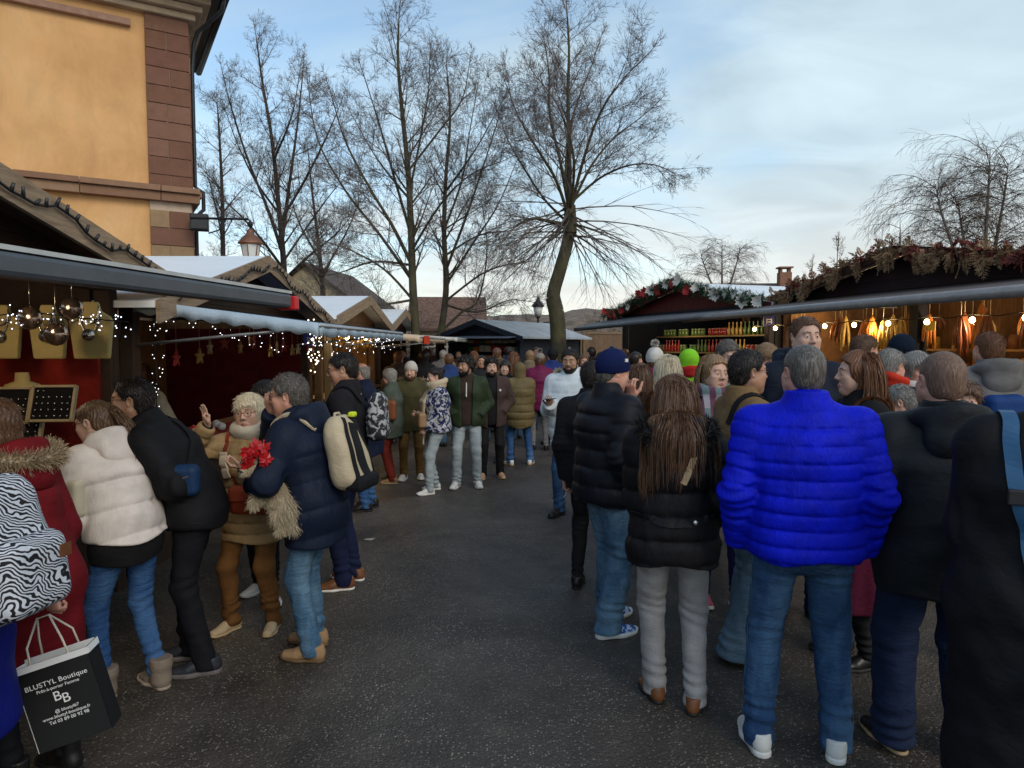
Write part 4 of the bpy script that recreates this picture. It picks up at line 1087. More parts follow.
for i in range(13):
    o = Vector((-2.80 + rs.uniform(-.06, .06), 5.75 + i * 0.30, rs.uniform(1.70, 1.90))); t = empty('hanging_star', o, rs.uniform(-.5, .5), ORD[i] + ' paper star from the near end hanging in the second left stall', 'ornament', 'paper stars in the second left stall')
    pts_ = [(0.02 * math.sin(0) , (0.075 if k % 2 == 0 else 0.03) * math.sin(PI * k / 5), (0.075 if k % 2 == 0 else 0.03) * math.cos(PI * k / 5)) for k in range(10)]
    MB().prism([Vector(q_) for q_ in pts_], (0, 0, 0), (0.02, 0, 0)).build('star', plain('star_' + ('red', 'gold', 'straw')[i % 3], ((0.30, 0.02, 0.02), (0.42, 0.27, 0.07), (0.48, 0.38, 0.22))[i % 3], 0.55, 0.2), t)
    MB().tube([(0.01, 0, 0.07), (0.01, 0, 2.08 - o.z)], 0.0025, 4).build('thread', plain('twine', (0.4, 0.32, 0.2), 0.9), t)
rb = MB().box((-5.03, 7.5, 1.6), (0.03, 2.2, 1.1)); tag(rb.build('wall_cloth', cloth('wine_cloth', (0.10, 0.008, 0.012)), None), 'wine red cloth on the back wall of the second left stall', 'cloth')
wp = MB().box((-4.55, 5.45, 1.55), (0.42, 0.02, 0.9)); tag(wp.build('paper_notice', plain('notice_pink', (0.42, 0.30, 0.27), 0.8, 0.1), None), 'pale pinkish sheet on the near inside wall of the second left stall', 'sheet')
# ================================================================== TREES (bare, winter)
def prisms(segs, n):
    """segs: array (m,8): p0(3), r0, p1(3), r1 -> verts, quads of open tubes with n sides"""
    S = np.asarray(segs, dtype=np.float64); m = len(S)
    p0, r0, p1, r1 = S[:, 0:3], S[:, 3], S[:, 4:7], S[:, 7]
    d = p1 - p0; L = np.linalg.norm(d, axis=1, keepdims=True) + 1e-9; d /= L
    ref = np.where(np.abs(d[:, 2:3]) < 0.9, np.array([[0, 0, 1.0]]), np.array([[1.0, 0, 0]]))
    u = np.cross(d, ref); u /= np.linalg.norm(u, axis=1, keepdims=True); v = np.cross(d, u)
    a = np.arange(n) * 2 * PI / n
    ring = u[:, None, :] * np.cos(a)[None, :, None] + v[:, None, :] * np.sin(a)[None, :, None]
    V = np.concatenate([p0[:, None, :] + ring * r0[:, None, None], p1[:, None, :] + ring * r1[:, None, None]], 1).reshape(-1, 3)
    base = (np.arange(m) * 2 * n)[:, None]
    k = np.arange(n); k2 = (k + 1) % n
    F = np.stack([base + k, base + k2, base + n + k2, base + n + k], -1).reshape(-1, 4)
    return V, F

def bark(name, c, moss=None):
    if name in MATS: return MATS[name]
    m = bpy.data.materials.new(name); nt, b, _ = _nodes(m)
    f = _noise(nt, _map(nt, scale=(1, 1, 0.25)), 16, 6, 0.7, 0.4)
    cc = _ramp(nt, f, [(0.3, tuple(x * 0.55 for x in c)), (0.7, tuple(x * 1.35 for x in c))])
    if moss is not None:
        cc = _mixc(nt, _ramp(nt, _noise(nt, _map(nt), 2.3, 5, 0.6), [(0.38, 0.0), (0.6, 0.8)]), cc, moss)
    nt.links.new(cc, b.inputs['Base Color']); b.inputs['Roughness'].default_value = 0.9; b.inputs['Specular IOR Level'].default_value = 0.15
    _bump(nt, b, f, 0.8, 0.03)
    MATS[name] = m
    return m

class Tree:
    def __init__(self, seed): self.r = random.Random(seed); self.big = []; self.fine = []; self.tips = 0
    def emit(self, a, ra, b, rb):
        (self.big if ra > 0.022 else self.fine).append((a.x, a.y, a.z, ra, b.x, b.y, b.z, rb))
    def grow(self, p, d, L, rad, lvl, up=0.06, wig=0.095, kids=(5, 8, 6, 3), ratio=0.58, ang=(0.45, 1.05), grav=0.0, minr=0.0024, first=0.25):
        """a wandering branch of length L that gives off side branches; UP pulls towards vertical, GRAV lets tips droop"""
        r = self.r; n = max(3, int(L / (0.22 if lvl > 1 else 0.32))); step = L / n
        pts = [(p.copy(), rad)]; d = d.normalized()
        for i in range(n):
            t = (i + 1) / n
            d = (d + Vector((r.gauss(0, wig), r.gauss(0, wig), r.gauss(0, wig) + up - grav * t)) * 0.55).normalized()
            q = p + d * step; rr = max(minr, rad * (1 - 0.86 * t))
            self.emit(p, pts[-1][1], q, rr)
            pts.append((q, rr)); p = q
        if lvl >= len(kids) or L < 0.14: return
        m = max(1, int(kids[lvl] * r.uniform(0.75, 1.25)))
        for k in range(m):
            t = first + (1 - first) * (k + r.random()) / m
            i = min(n - 1, int(t * n)); q, rr = pts[i]
            dd = (pts[i + 1][0] - q).normalized()
            ax = dd.cross(Vector((r.gauss(0, 1), r.gauss(0, 1), r.gauss(0, 1)))).normalized()
            a = r.uniform(*ang)
            nd = (dd * math.cos(a) + ax * math.sin(a))
            self.grow(q, nd, L * ratio * r.uniform(0.65, 1.2) * (1.15 - 0.55 * t), max(minr, rr * 0.62), lvl + 1, up, wig * 1.1, kids, ratio, ang, grav, minr, 0.15)
    def limb(self, pts, r0, r1, kids, L, **kw):
        """a limb along given points, with side branches of length L"""
        r = self.r
        # smooth the polyline
        P = [Vector(p) for p in pts]; Q = []
        for i in range(len(P) - 1):
            a = P[max(0, i - 1)]; b = P[i]; c = P[i + 1]; e = P[min(len(P) - 1, i + 2)]
            for k in range(5):
                t = k / 5
                Q.append(0.5 * ((2 * b) + (c - a) * t + (2 * a - 5 * b + 4 * c - e) * t * t + (3 * b - a - 3 * c + e) * t ** 3))
        Q.append(P[-1]); n = len(Q) - 1
        for i in range(n):
            ra = r0 + (r1 - r0) * i / n; rb = r0 + (r1 - r0) * (i + 1) / n
            j = Vector((r.gauss(0, 1), r.gauss(0, 1), r.gauss(0, 1))) * ra * 0.10
            self.emit(Q[i], ra, Q[i + 1], rb)
        f0 = kw.pop('start', 0.2)
        for k in range(kids):
            t = f0 + (1 - f0) * (k + r.random()) / kids; i = min(n - 1, int(t * n))
            dd = (Q[i + 1] - Q[i]).normalized()
            ax = dd.cross(Vector((r.gauss(0, 1), r.gauss(0, 1), r.gauss(0, 1)))).normalized(); a = r.uniform(0.45, 1.0)
            rad = min(0.03, (r0 + (r1 - r0) * t) * 0.42)
            self.grow(Q[i], dd * math.cos(a) + ax * math.sin(a), L * (1.2 - 0.6 * t) * r.uniform(0.6, 1.15), max(0.008, rad), 1, **kw)
        dd = (Q[-1] - Q[-2]).normalized()
        self.grow(Q[-1], dd, L * 0.35, r1, 1, **kw)
    def build(self, name, loc, label, mats, group=None):
        loc = Vector(loc)
        t = empty(name, loc, 0, label, 'tree', group)
        for nm, segs, sides, mt in (('trunk', self.big, 8, mats[0]), ('crown', self.fine, 3, mats[1])):
            if not segs: continue
            S = np.array(segs); S[:, 0:3] -= np.array(loc); S[:, 4:7] -= np.array(loc)
            V, F = prisms(S, sides)
            new_obj(nm, mesh_from(nm, V, F, True), t, [mt])
        return t
twig = plain('twig', (0.135, 0.105, 0.092), 0.9, 0.3, 3, 0)
twig2 = plain('twig_warm', (0.13, 0.088, 0.062), 0.9, 0.3, 3, 0)
lime = bark('lime_bark', (0.062, 0.050, 0.040), (0.10, 0.092, 0.045))
darkbark = bark('dark_bark', (0.06, 0.048, 0.042))
birchbark = bark('birch_bark', (0.24, 0.20, 0.17))

# --- tree R: one knobbly trunk, upright leaders, drooping lower twigs
def px_pts(lst, Y): return [at(x, y, Y + (o[0] if o else 0)) for (x, y, *o) in lst]
YR = 16.5
T = Tree(4)
b0 = at(558, 345, YR); b0.z = -0.1
trunk = [b0] + px_pts([(558, 330), (553, 298), (560, 270), (568, 240), (570, 212)], YR)
T.limb(trunk, 0.185, 0.13, 0, 0.1)
T.limb(trunk[:2] + trunk[2:3], 0.20, 0.18, 0, 0.1)
def L_(pts, r0, r1, kids, L, up=0.07, grav=0.0, start=0.15, wig=0.085):
    T.limb(px_pts(pts, YR), r0, r1, kids, L, up=up, grav=grav, start=start, wig=wig)
# kids of grow() come from its default; leaders:
L_([(570, 215), (569, 150), (568, 95), (569, 50), (567, 12)], 0.063, 0.018, 24, 1.80)
L_([(570, 215), (561, 165, 0.5), (550, 115, 0.9), (549, 75, 1.2), (545, 45, 1.3)], 0.048, 0.014, 16, 1.68)
L_([(570, 212), (582, 165, -0.5), (597, 120, -0.9), (618, 85, -1.2), (647, 55, -1.4)], 0.044, 0.012, 16, 1.68)
L_([(572, 205), (590, 168, 0.6), (612, 140, 1.0), (640, 118, 1.4), (655, 105, 1.6)], 0.037, 0.011, 14, 1.56)
L_([(574, 200), (600, 178), (630, 165, -0.5), (655, 165, -0.8), (672, 172, -1)], 0.033, 0.010, 13, 1.44, up=0.05)
L_([(568, 215), (556, 180, -0.6), (538, 150, -1.0), (520, 120, -1.2), (508, 90, -1.4)], 0.044, 0.012, 15, 1.68)
L_([(567, 222), (545, 200, 0.6), (525, 170, 1.0), (508, 140, 1.2), (500, 118, 1.4)], 0.037, 0.010, 13, 1.56)
L_([(568, 225), (548, 221), (530, 219, -0.5), (514, 228, -0.8), (500, 245, -1.0)], 0.044, 0.012, 10, 1.44, up=0.02)
L_([(570, 212), (566, 160, 1.4), (575, 110, 2.0), (590, 70, 2.4), (600, 40, 2.6)], 0.037, 0.012, 14, 1.56)
L_([(570, 212), (574, 160, -1.2), (560, 110, -2.0), (535, 75, -2.4)], 0.036, 0.012, 13, 1.56)
# drooping shoots from the old pollard knuckle
kn = at(570, 218, YR)
T.limb([kn + Vector((0, 0, -0.35)), kn, kn + Vector((0, 0, 0.3))], 0.17, 0.13, 0, 0.1)
for i in range(46):
    a = T.r.uniform(0, 2 * PI); e = T.r.uniform(-0.75, 0.25)
    d = Vector((math.cos(a) * math.cos(e) * 1.1, math.sin(a) * math.cos(e), math.sin(e)))
    T.grow(kn + Vector((0, 0, T.r.uniform(-0.5, 0.35))) + d * 0.12, d, T.r.uniform(1.9, 3.4), T.r.uniform(0.014, 0.026), 1, up=0.02, wig=0.06, grav=0.20, ang=(0.25, 0.6), ratio=0.42, kids=(0, 7, 3), first=0.3)
T.build('bare_tree', (b0.x, b0.y, 0), 'bare lime tree with one knobbly leaning trunk and drooping lower twigs', (lime, twig), 'bare street trees')

# --- tree M: two stems from one foot, vase shaped
YM = 17.5
T = Tree(9)
bm_ = at(420, 345, YM); bm_.z = -0.1
def LM(pts, r0, r1, kids, L, up=0.06, start=0.2, grav=0.0, wig=0.085):
    T.limb(px_pts(pts, YM), r0, r1, kids, L, up=up, grav=grav, start=start, wig=wig)
LM([(416, 338), (413, 290), (411, 230), (408, 170), (402, 110), (398, 60), (399, 18)], 0.118, 0.018, 26, 2.04)
T.limb([Vector((at(416, 338, YM).x, YM, -0.1)), at(416, 338, YM)], 0.18, 0.15, 0, 0.1)
LM([(440, 338, 1.5), (446, 290, 1.5), (444, 230, 1.5), (446, 175, 1.5), (450, 120, 1.5), (447, 70, 1.5)], 0.10, 0.016, 22, 1.92)
T.limb([Vector((at(440, 338, YM + 1.5).x, YM + 1.5, -0.1)), at(440, 338, YM + 1.5)], 0.15, 0.12, 0, 0.1)
LM([(412, 265), (392, 225, -0.5), (368, 185, -0.8), (345, 140, -1.0), (330, 90, -1.2)], 0.052, 0.012, 17, 1.80)
LM([(412, 280), (380, 235, 0.6), (345, 190, 1.0), (318, 140, 1.3), (308, 85, 1.5)], 0.048, 0.012, 17, 1.80)
LM([(411, 235), (395, 180, 0.8), (378, 120, 1.2), (362, 70, 1.5)], 0.044, 0.012, 14, 1.68)
LM([(413, 300), (385, 270, -0.8), (350, 250, -1.2), (320, 240, -1.4)], 0.037, 0.010, 12, 1.56, up=0.04)
LM([(446, 270, 1.5), (465, 220, 1.2), (482, 170, 1), (498, 120, 0.6)], 0.044, 0.012, 15, 1.68)
LM([(446, 285, 1.5), (472, 245, 1.9), (498, 205, 2.2), (515, 165, 2.4)], 0.041, 0.010, 14, 1.56)
LM([(444, 230, 1.5), (462, 180, 2.0), (470, 130, 2.2), (478, 85, 2.5)], 0.037, 0.010, 13, 1.56)
LM([(447, 300, 1.5), (480, 275, 1.0), (505, 265, 0.6), (528, 262, 0.3)], 0.037, 0.010, 13, 1.56, up=0.03)
LM([(410, 190), (420, 140, -0.6), (428, 95, -0.9), (430, 55, -1.1)], 0.033, 0.010, 13, 1.56)
LM([(443, 330, 1.5), (462, 312, 1.9), (478, 300, 2.2), (487, 255, 2.5), (484, 215, 2.6)], 0.044, 0.012, 13, 1.56)
T.limb([Vector((at(416, 338, YM).x, YM, -0.05)), Vector((at(428, 338, YM).x, YM + 0.75, 0.02)), Vector((at(440, 338, YM + 1.5).x, YM + 1.5, -0.05))], 0.17, 0.15, 0, 0.1)
for pts_ in ([(412, 250), (440, 205, -1.2), (470, 175, -2.0), (505, 160, -2.4)], [(411, 265), (372, 262, 1.4), (330, 275, 2.0), (296, 268, 2.4)], [(412, 300), (375, 305, -1.0), (340, 300, -1.6), (312, 308, -2)], [(446, 255, 1.5), (480, 235, 2.6), (515, 230, 3.2), (540, 222, 3.4)], [(446, 305, 1.5), (478, 312, 2.6), (510, 300, 3.2), (538, 303, 3.4)], [(410, 200), (378, 160, 1.0), (352, 115, 1.4)], [(447, 190, 1.5), (475, 150, 0.6), (500, 105, 0.2)], [(409, 170), (440, 130, 0.6), (462, 100, 0.9), (470, 60, 1.0)]):
    LM(pts_, 0.034, 0.009, 12, 1.5)
T.build('bare_tree', (bm_.x, bm_.y, 0), 'bare vase shaped tree with two stems rising behind the left stalls', (lime, twig), 'bare street trees')

# --- tree L group behind the lantern
YL = 21.0
def simple_tree(seed, Y, limbs, label, mats, name='bare_tree', group='bare street trees', foot=None):
    global T
    T = Tree(seed)
    for pts, r0, r1, kids, L, up in limbs:
        P = px_pts(pts, Y)
        if pts is limbs[0][0]:
            f = P[0].copy(); f.z = -0.1; T.limb([f, P[0]], r0 * 1.1, r0, 0, 0.1); loc = (f.x, f.y, 0)
        T.limb(P, r0, r1, kids, L, up=up, start=0.22, wig=0.085)
    return T.build(name, loc, label, mats, group)
simple_tree(12, YL, [
    ([(285, 330), (284, 270), (279, 210), (272, 140), (262, 80), (256, 35)], 0.115, 0.014, 26, 1.8, 0.12),
    ([(283, 255), (268, 210), (248, 160), (232, 110), (222, 70)], 0.06, 0.012, 16, 1.5, 0.1),
    ([(282, 240), (290, 180, 0.6), (298, 120, 1), (304, 60, 1.2)], 0.07, 0.012, 18, 1.6, 0.12),
    ([(281, 220), (305, 180), (325, 140, -0.6), (340, 105, -1)], 0.05, 0.012, 13, 1.4, 0.1),
    ([(284, 270), (262, 240, -0.8), (240, 215, -1.1), (218, 195, -1.3)], 0.05, 0.01, 13, 1.4, 0.05),
    ([(284, 280), (310, 255, -0.8), (335, 235, -1.1), (352, 215, -1.3)], 0.05, 0.01, 13, 1.4, 0.05),
    ([(283, 262), (305, 230, 0.8), (330, 195, 1.2), (352, 170, 1.4)], 0.04, 0.01, 12, 1.5, 0.04), ([(280, 215), (255, 180, 0.9), (236, 140, 1.3), (224, 105, 1.5)], 0.04, 0.01, 12, 1.5, 0.04), ([(284, 290), (255, 280, 0.8), (228, 275, 1.2), (210, 262, 1.4)], 0.035, 0.01, 11, 1.4, 0.03), ([(274, 160), (292, 115, -0.8), (300, 70, -1.0)], 0.035, 0.01, 11, 1.4, 0.04)],
    'tall slim bare tree rising behind the copper street lantern', (darkbark, twig))
simple_tree(13, 24.0, [
    ([(224, 330), (223, 250), (222, 190), (219, 130), (217, 100)], 0.11, 0.012, 24, 1.5, 0.1),
    ([(223, 240), (214, 200, 0.6), (205, 165, 0.9)], 0.04, 0.01, 9, 1.2, 0.1)],
    'slender bare tree close beside the edge of the ochre house', (darkbark, twig))
simple_tree(14, 26.0, [
    ([(325, 330), (322, 280), (318, 240), (312, 190), (308, 150)], 0.12, 0.014, 24, 1.7, 0.1),
    ([(322, 275), (345, 235), (360, 200)], 0.05, 0.01, 12, 1.4, 0.1), ([(320, 260), (300, 225), (290, 195)], 0.05, 0.01, 12, 1.4, 0.1)],
    'low bare tree in front of the yellowish gabled house', (darkbark, twig2))
# birches and far trees on the right
def weeping(seed, px, Y, top, stems, label, group='weeping birches', spread=34, n=36):
    global T
    T = Tree(seed)
    foot = at(px, 345, Y); foot.z = -0.1
    first = None
    for dx, ty in stems:
        P = [foot] + px_pts([(px + dx * 0.25, 300), (px + dx * 0.55, 300 - (300 - ty) * 0.4), (px + dx * 0.85, 300 - (300 - ty) * 0.75), (px + dx, ty)], Y + T.r.uniform(-0.5, 0.5))
        Q = P
        T.limb(P, 0.085, 0.010, 0, 0.3, up=0.0, grav=0.5)
        for k in range(n):
            t = T.r.uniform(0.35, 1.0); i = min(len(Q) - 2, int(t * (len(Q) - 1))); q = Q[i].lerp(Q[i + 1], t * (len(Q) - 1) - i)
            a = T.r.uniform(0, 2 * PI)
            T.grow(q, Vector((math.cos(a), math.sin(a), T.r.uniform(0.3, 1.0))), T.r.uniform(1.1, 2.2) * spread / 34, 0.013, 1, up=0.0, wig=0.12, grav=0.62, ang=(0.3, 0.9), ratio=0.6, kids=(0, 8, 6), first=0.2, minr=0.0026)
    return T.build('birch_tree', (foot.x, foot.y, 0), label, (birchbark, twig2), group)
weeping(31, 980, 19, 150, ((10, 152), (-22, 200), (-45, 185), (28, 165)), 'bare weeping birch with pale stems above the sausage stall')
weeping(32, 900, 23, 215, ((0, 222), (-18, 240)), 'lower bare weeping birch left of the pale stemmed one', spread=26, n=18)
weeping(33, 722, 34, 240, ((0, 240), (-22, 250), (18, 248)), 'far bare birch standing behind the red gabled stall', spread=30, n=22)
# scrub behind the left stalls and along the hill foot
def scrub(seed, pts, n, label):
    r = random.Random(seed); tr = Tree(seed)
    for k in range(n):
        x, y, Y = pts[r.randrange(len(pts))]
        p = at(x + r.uniform(-14, 14), y, Y + r.uniform(-2, 2)); p.z = 0
        for q in range(3):
            tr.grow(p, Vector((r.gauss(0, .35), r.gauss(0, .35), 1)), r.uniform(1.8, 3.6), 0.03, 1, up=0.08, wig=0.2, kids=(0, 9, 5, 3), ratio=0.5, ang=(0.4, 1.0), minr=0.004)
    S = np.array(tr.big + tr.fine); V, F = prisms(S, 3)
    o = new_obj('undergrowth', mesh_from('undergrowth', V, F), None, [twig2])
    return tag(o, label, 'undergrowth', kind='stuff')
scrub(51, [(225, 300, 20), (250, 300, 21), (280, 300, 21), (310, 300, 22), (230, 300, 24), (260, 300, 25), (300, 300, 24), (340, 300, 24), (370, 300, 25), (390, 300, 26)], 95, 'brown winter scrub behind the left stalls')
scrub(52, [(470, 300, 34), (500, 300, 36), (535, 300, 36), (590, 300, 36), (620, 300, 38), (650, 300, 38)], 22, 'brown winter scrub at the foot of the hill')
# bare shoots above the sausage stall roof edge
for i, (px, py, Y, h) in enumerate(((833, 290, 13.5, 1.0), (808, 290, 13.8, 0.5), (862, 285, 13.2, 0.45))):
    p = at(px, 345, Y); p.z = 0; tr = Tree(70 + i); hh = at(px, 240 if i == 0 else 262, Y).z
    tr.limb([p, Vector((p.x, p.y, hh * 0.6)), Vector((p.x + 0.05, p.y, hh))], 0.025, 0.008, 7, 0.5, up=0.15, start=0.6)
    tr.build('sapling', p, ('tallest', 'leftmost low', 'low right')[i] + ' bare sapling poking above the sausage stall roof', (darkbark, twig2), 'saplings behind the sausage stall')
# ================================================================== PEOPLE: distance-field bodies and clothes
f32 = np.float32
def smin(a, b, k):
    h = np.clip(0.5 + 0.5 * (b - a) / k, 0, 1)
    return b * (1 - h) + a * h - k * h * (1 - h)
def smax(a, b, k): return -smin(-a, -b, k)
def A3(p): return np.asarray(p, dtype=f32)
def capsule(P, a, b, ra, rb):
    a, b = A3(a), A3(b); ab = b - a
    t = np.clip(((P - a) @ ab) / max(1e-9, float(ab @ ab)), 0, 1)
    q = P - a - t[..., None] * ab
    return np.sqrt((q * q).sum(-1)) - (ra + (rb - ra) * t)
def ell(P, c, r, M=None):
    q = P - A3(c)
    if M is not None: q = q @ A3(M)
    r = A3(r); k0 = np.sqrt(((q / r) ** 2).sum(-1)); k1 = np.sqrt(((q / (r * r)) ** 2).sum(-1)) + 1e-6
    return k0 * (k0 - 1) / k1
def ecap(P, a, b, Ra, Rb, X, Y, t_out=None):
    """capsule of elliptical section: Ra=(rx,ry) at a, Rb at b; X, Y the section's axes"""
    a, b, X, Y = A3(a), A3(b), A3(X), A3(Y); ab = b - a
    t = np.clip(((P - a) @ ab) / max(1e-9, float(ab @ ab)), 0, 1)
    q = P - a - t[..., None] * ab
    x = q @ X; y = q @ Y; z2 = np.maximum((q * q).sum(-1) - x * x - y * y, 0)
    rx = Ra[0] + (Rb[0] - Ra[0]) * t; ry = Ra[1] + (Rb[1] - Ra[1]) * t; rz = np.minimum(rx, ry)
    k0 = np.sqrt((x / rx) ** 2 + (y / ry) ** 2 + z2 / rz ** 2)
    k1 = np.sqrt((x / rx ** 2) ** 2 + (y / ry ** 2) ** 2 + z2 / rz ** 4) + 1e-6
    return k0 * (k0 - 1) / k1
def wav(P, seed, f=1.0):
    """cheap smooth noise of about +-1"""
    r = np.random.default_rng(seed); s = 0
    for i in range(5):
        k = r.normal(0, 1, 3); k = k / np.linalg.norm(k) * f * r.uniform(14, 34)
        s = s + np.sin(P @ A3(k) + r.uniform(0, 6))
    return s / 2.6
def surface_nets(V, o, h):
    S = V < 0
    c = [S[i:V.shape[0] - 1 + i, j:V.shape[1] - 1 + j, k:V.shape[2] - 1 + k] for i in (0, 1) for j in (0, 1) for k in (0, 1)]
    anyc = c[0].copy(); allc = c[0].copy()
    for q in c[1:]: anyc |= q; allc &= q
    act = anyc & ~allc
    I = np.argwhere(act)
    if len(I) == 0: return np.zeros((0, 3)), np.zeros((0, 4), int)
    idx = -np.ones(act.shape, np.int32); idx[act] = np.arange(len(I))
    val = np.stack([V[I[:, 0] + i, I[:, 1] + j, I[:, 2] + k] for i in (0, 1) for j in (0, 1) for k in (0, 1)], 1)
    cor = np.array([(i, j, k) for i in (0, 1) for j in (0, 1) for k in (0, 1)], float)
    acc = np.zeros((len(I), 3)); cnt = np.zeros(len(I))
    for a in range(8):
        for b in range(a + 1, 8):
            if np.abs(cor[a] - cor[b]).sum() != 1: continue
            va, vb = val[:, a], val[:, b]; m = (va < 0) != (vb < 0)
            t = np.where(m, va / np.where(m, va - vb, 1), 0)
            acc += np.where(m[:, None], cor[a] + t[:, None] * (cor[b] - cor[a]), 0); cnt += m
    P = (I + acc / cnt[:, None]) * h + o
    F = []
    for ax in range(3):
        sl0 = [slice(1, -1)] * 3; sl1 = [slice(1, -1)] * 3
        sl0[ax] = slice(0, -1); sl1[ax] = slice(1, None)
        s0 = S[tuple(sl0)]; s1 = S[tuple(sl1)]
        E = np.argwhere(s0 != s1)
        if len(E) == 0: continue
        fl = s0[E[:, 0], E[:, 1], E[:, 2]]
        u, v = [(1, 2), (2, 0), (0, 1)][ax]
        base = E.copy()
        base[:, u] += 1; base[:, v] += 1
        def cell(du, dv):
            q = base.copy(); q[:, u] -= du; q[:, v] -= dv
            return idx[q[:, 0], q[:, 1], q[:, 2]]
        f = np.stack([cell(1, 1), cell(0, 1), cell(0, 0), cell(1, 0)], 1)
        f[~fl] = f[~fl][:, ::-1]
        F.append(f)
    F = np.concatenate(F); F = F[(F >= 0).all(1)]
    return P, F
def field(fn, lo, hi, h):
    """evaluate FN near its surface only: coarse pass, then fine blocks"""
    lo = np.asarray(lo, float); hi = np.asarray(hi, float)
    n = np.maximum(4, np.ceil((hi - lo) / h).astype(int) + 1)
    B = 6; nb = np.ceil(n / B).astype(int); n = nb * B
    # coarse: block centres
    cx = [lo[i] + (np.arange(nb[i]) + 0.5) * B * h for i in range(3)]
    G = np.stack(np.meshgrid(*cx, indexing='ij'), -1).astype(f32)
    D = fn(G.reshape(-1, 3)).reshape(nb)
    half = B * h * 0.5 * 1.732
    near = np.abs(D) < half * 1.5 + 0.03
    V = np.repeat(np.repeat(np.repeat(np.where(D < 0, -1.0, 1.0).astype(f32), B, 0), B, 1), B, 2)
    bl = np.argwhere(near)
    if len(bl):
        off = np.stack(np.meshgrid(*[np.arange(B)] * 3, indexing='ij'), -1).reshape(-1, 3)
        ids = (bl[:, None, :] * B + off[None]).reshape(-1, 3)
        vals = np.empty(len(ids), f32)
        for s in range(0, len(ids), 400000):
            q = ids[s:s + 400000]
            vals[s:s + 400000] = fn((lo + q * h).astype(f32))
        V[ids[:, 0], ids[:, 1], ids[:, 2]] = vals
    return surface_nets(V, lo, h)
def rotz(a): c, s = math.cos(a), math.sin(a); return np.array([[c, -s, 0], [s, c, 0], [0, 0, 1.0]])
def rotx(a): c, s = math.cos(a), math.sin(a); return np.array([[1.0, 0, 0], [0, c, -s], [0, s, c]])
def roty(a): c, s = math.cos(a), math.sin(a); return np.array([[c, 0, s], [0, 1.0, 0], [-s, 0, c]])
def nrm(v): v = np.asarray(v, float); return v / (np.linalg.norm(v) + 1e-9)

# ---------------------------------------------------------------- heads (templates, +Y is the face)
def head_fn(kind):
    f = kind != 'man'
    jaw = 0.86 if f else 1.0
    def fn(P):
        Q = P.copy(); Q[:, 0] = np.abs(Q[:, 0])
        d = ell(Q, (0, -0.014, 0.036), (0.0765, 0.096, 0.080))
        d = smin(d, ell(Q, (0, 0.022, -0.028), (0.064 * (0.97 if f else 1), 0.070, 0.088)), 0.035)
        d = smin(d, ell(Q, (0, 0.052, -0.092), (0.030 * jaw, 0.034, 0.026)), 0.03)
        d = smin(d, capsule(Q, (0.056 * jaw, -0.008, -0.046), (0.020 * jaw, 0.052, -0.098), 0.024, 0.020), 0.035)
        d = smin(d, capsule(Q, (0, 0.084, 0.024), (0.036, 0.076, 0.025), 0.0115 if not f else 0.009, 0.010), 0.018)
        d = smin(d, ell(Q, (0.043, 0.062, -0.020), (0.022, 0.020, 0.018)), 0.025)
        d = smin(d, ell(Q, (0.040, 0.046, -0.052), (0.026, 0.028, 0.034)), 0.025)
        d = smax(d, -(np.sqrt(((Q - A3((0.031, 0.101, 0.006))) ** 2).sum(-1)) - 0.0150), 0.014)
        d = smin(d, capsule(Q, (0, 0.086, 0.014), (0, 0.107, -0.024), 0.0070, 0.0110), 0.012)
        d = smin(d, np.sqrt(((Q - A3((0.0125, 0.099, -0.029))) ** 2).sum(-1)) - 0.0088, 0.008)
        d = smax(d, -(np.sqrt(((Q - A3((0.007, 0.108, -0.037))) ** 2).sum(-1)) - 0.0035), 0.003)
        d = smin(d, capsule(Q, (0, 0.0955, -0.0615), (0.022, 0.085, -0.0655), 0.0044, 0.0024), 0.008)
        d = smin(d, capsule(Q, (0, 0.0945, -0.0728), (0.019, 0.085, -0.070), 0.0054, 0.0028), 0.008)
        d = smax(d, -capsule(Q, (0, 0.1035, -0.067), (0.023, 0.0905, -0.067), 0.0026, 0.0018), 0.002)
        # eyes with lids
        e = Q - A3((0.031, 0.0765, 0.004)); er = np.sqrt((e * e).sum(-1))
        lid = np.maximum(er - 0.0148, -(np.abs(e[:, 2] + 0.0002) - 0.0030 * np.clip(1 - (e[:, 0] / 0.0155) ** 2, 0, 1)))
        d = smin(d, lid, 0.004)
        d = np.minimum(d, er - 0.0132)
        # ears
        M = roty(0.25) @ rotz(-0.35)
        ear = ell(Q, (0.079, -0.014, -0.002), (0.010, 0.019, 0.031), M)
        ear = smax(ear, -ell(Q, (0.088, -0.010, 0.002), (0.008, 0.011, 0.019), M), 0.006)
        d = smin(d, ear, 0.008)
        r = 0.048 if f else 0.058
        d = smin(d, capsule(Q, (0, -0.022, -0.06), (0, -0.045, -0.21), r, r * 1.06), 0.03)
        if not f: d = smin(d, ell(Q, (0, 0.0, -0.125), (0.012, 0.02, 0.016)), 0.02)
        return d
    return fn
HEADS = {}
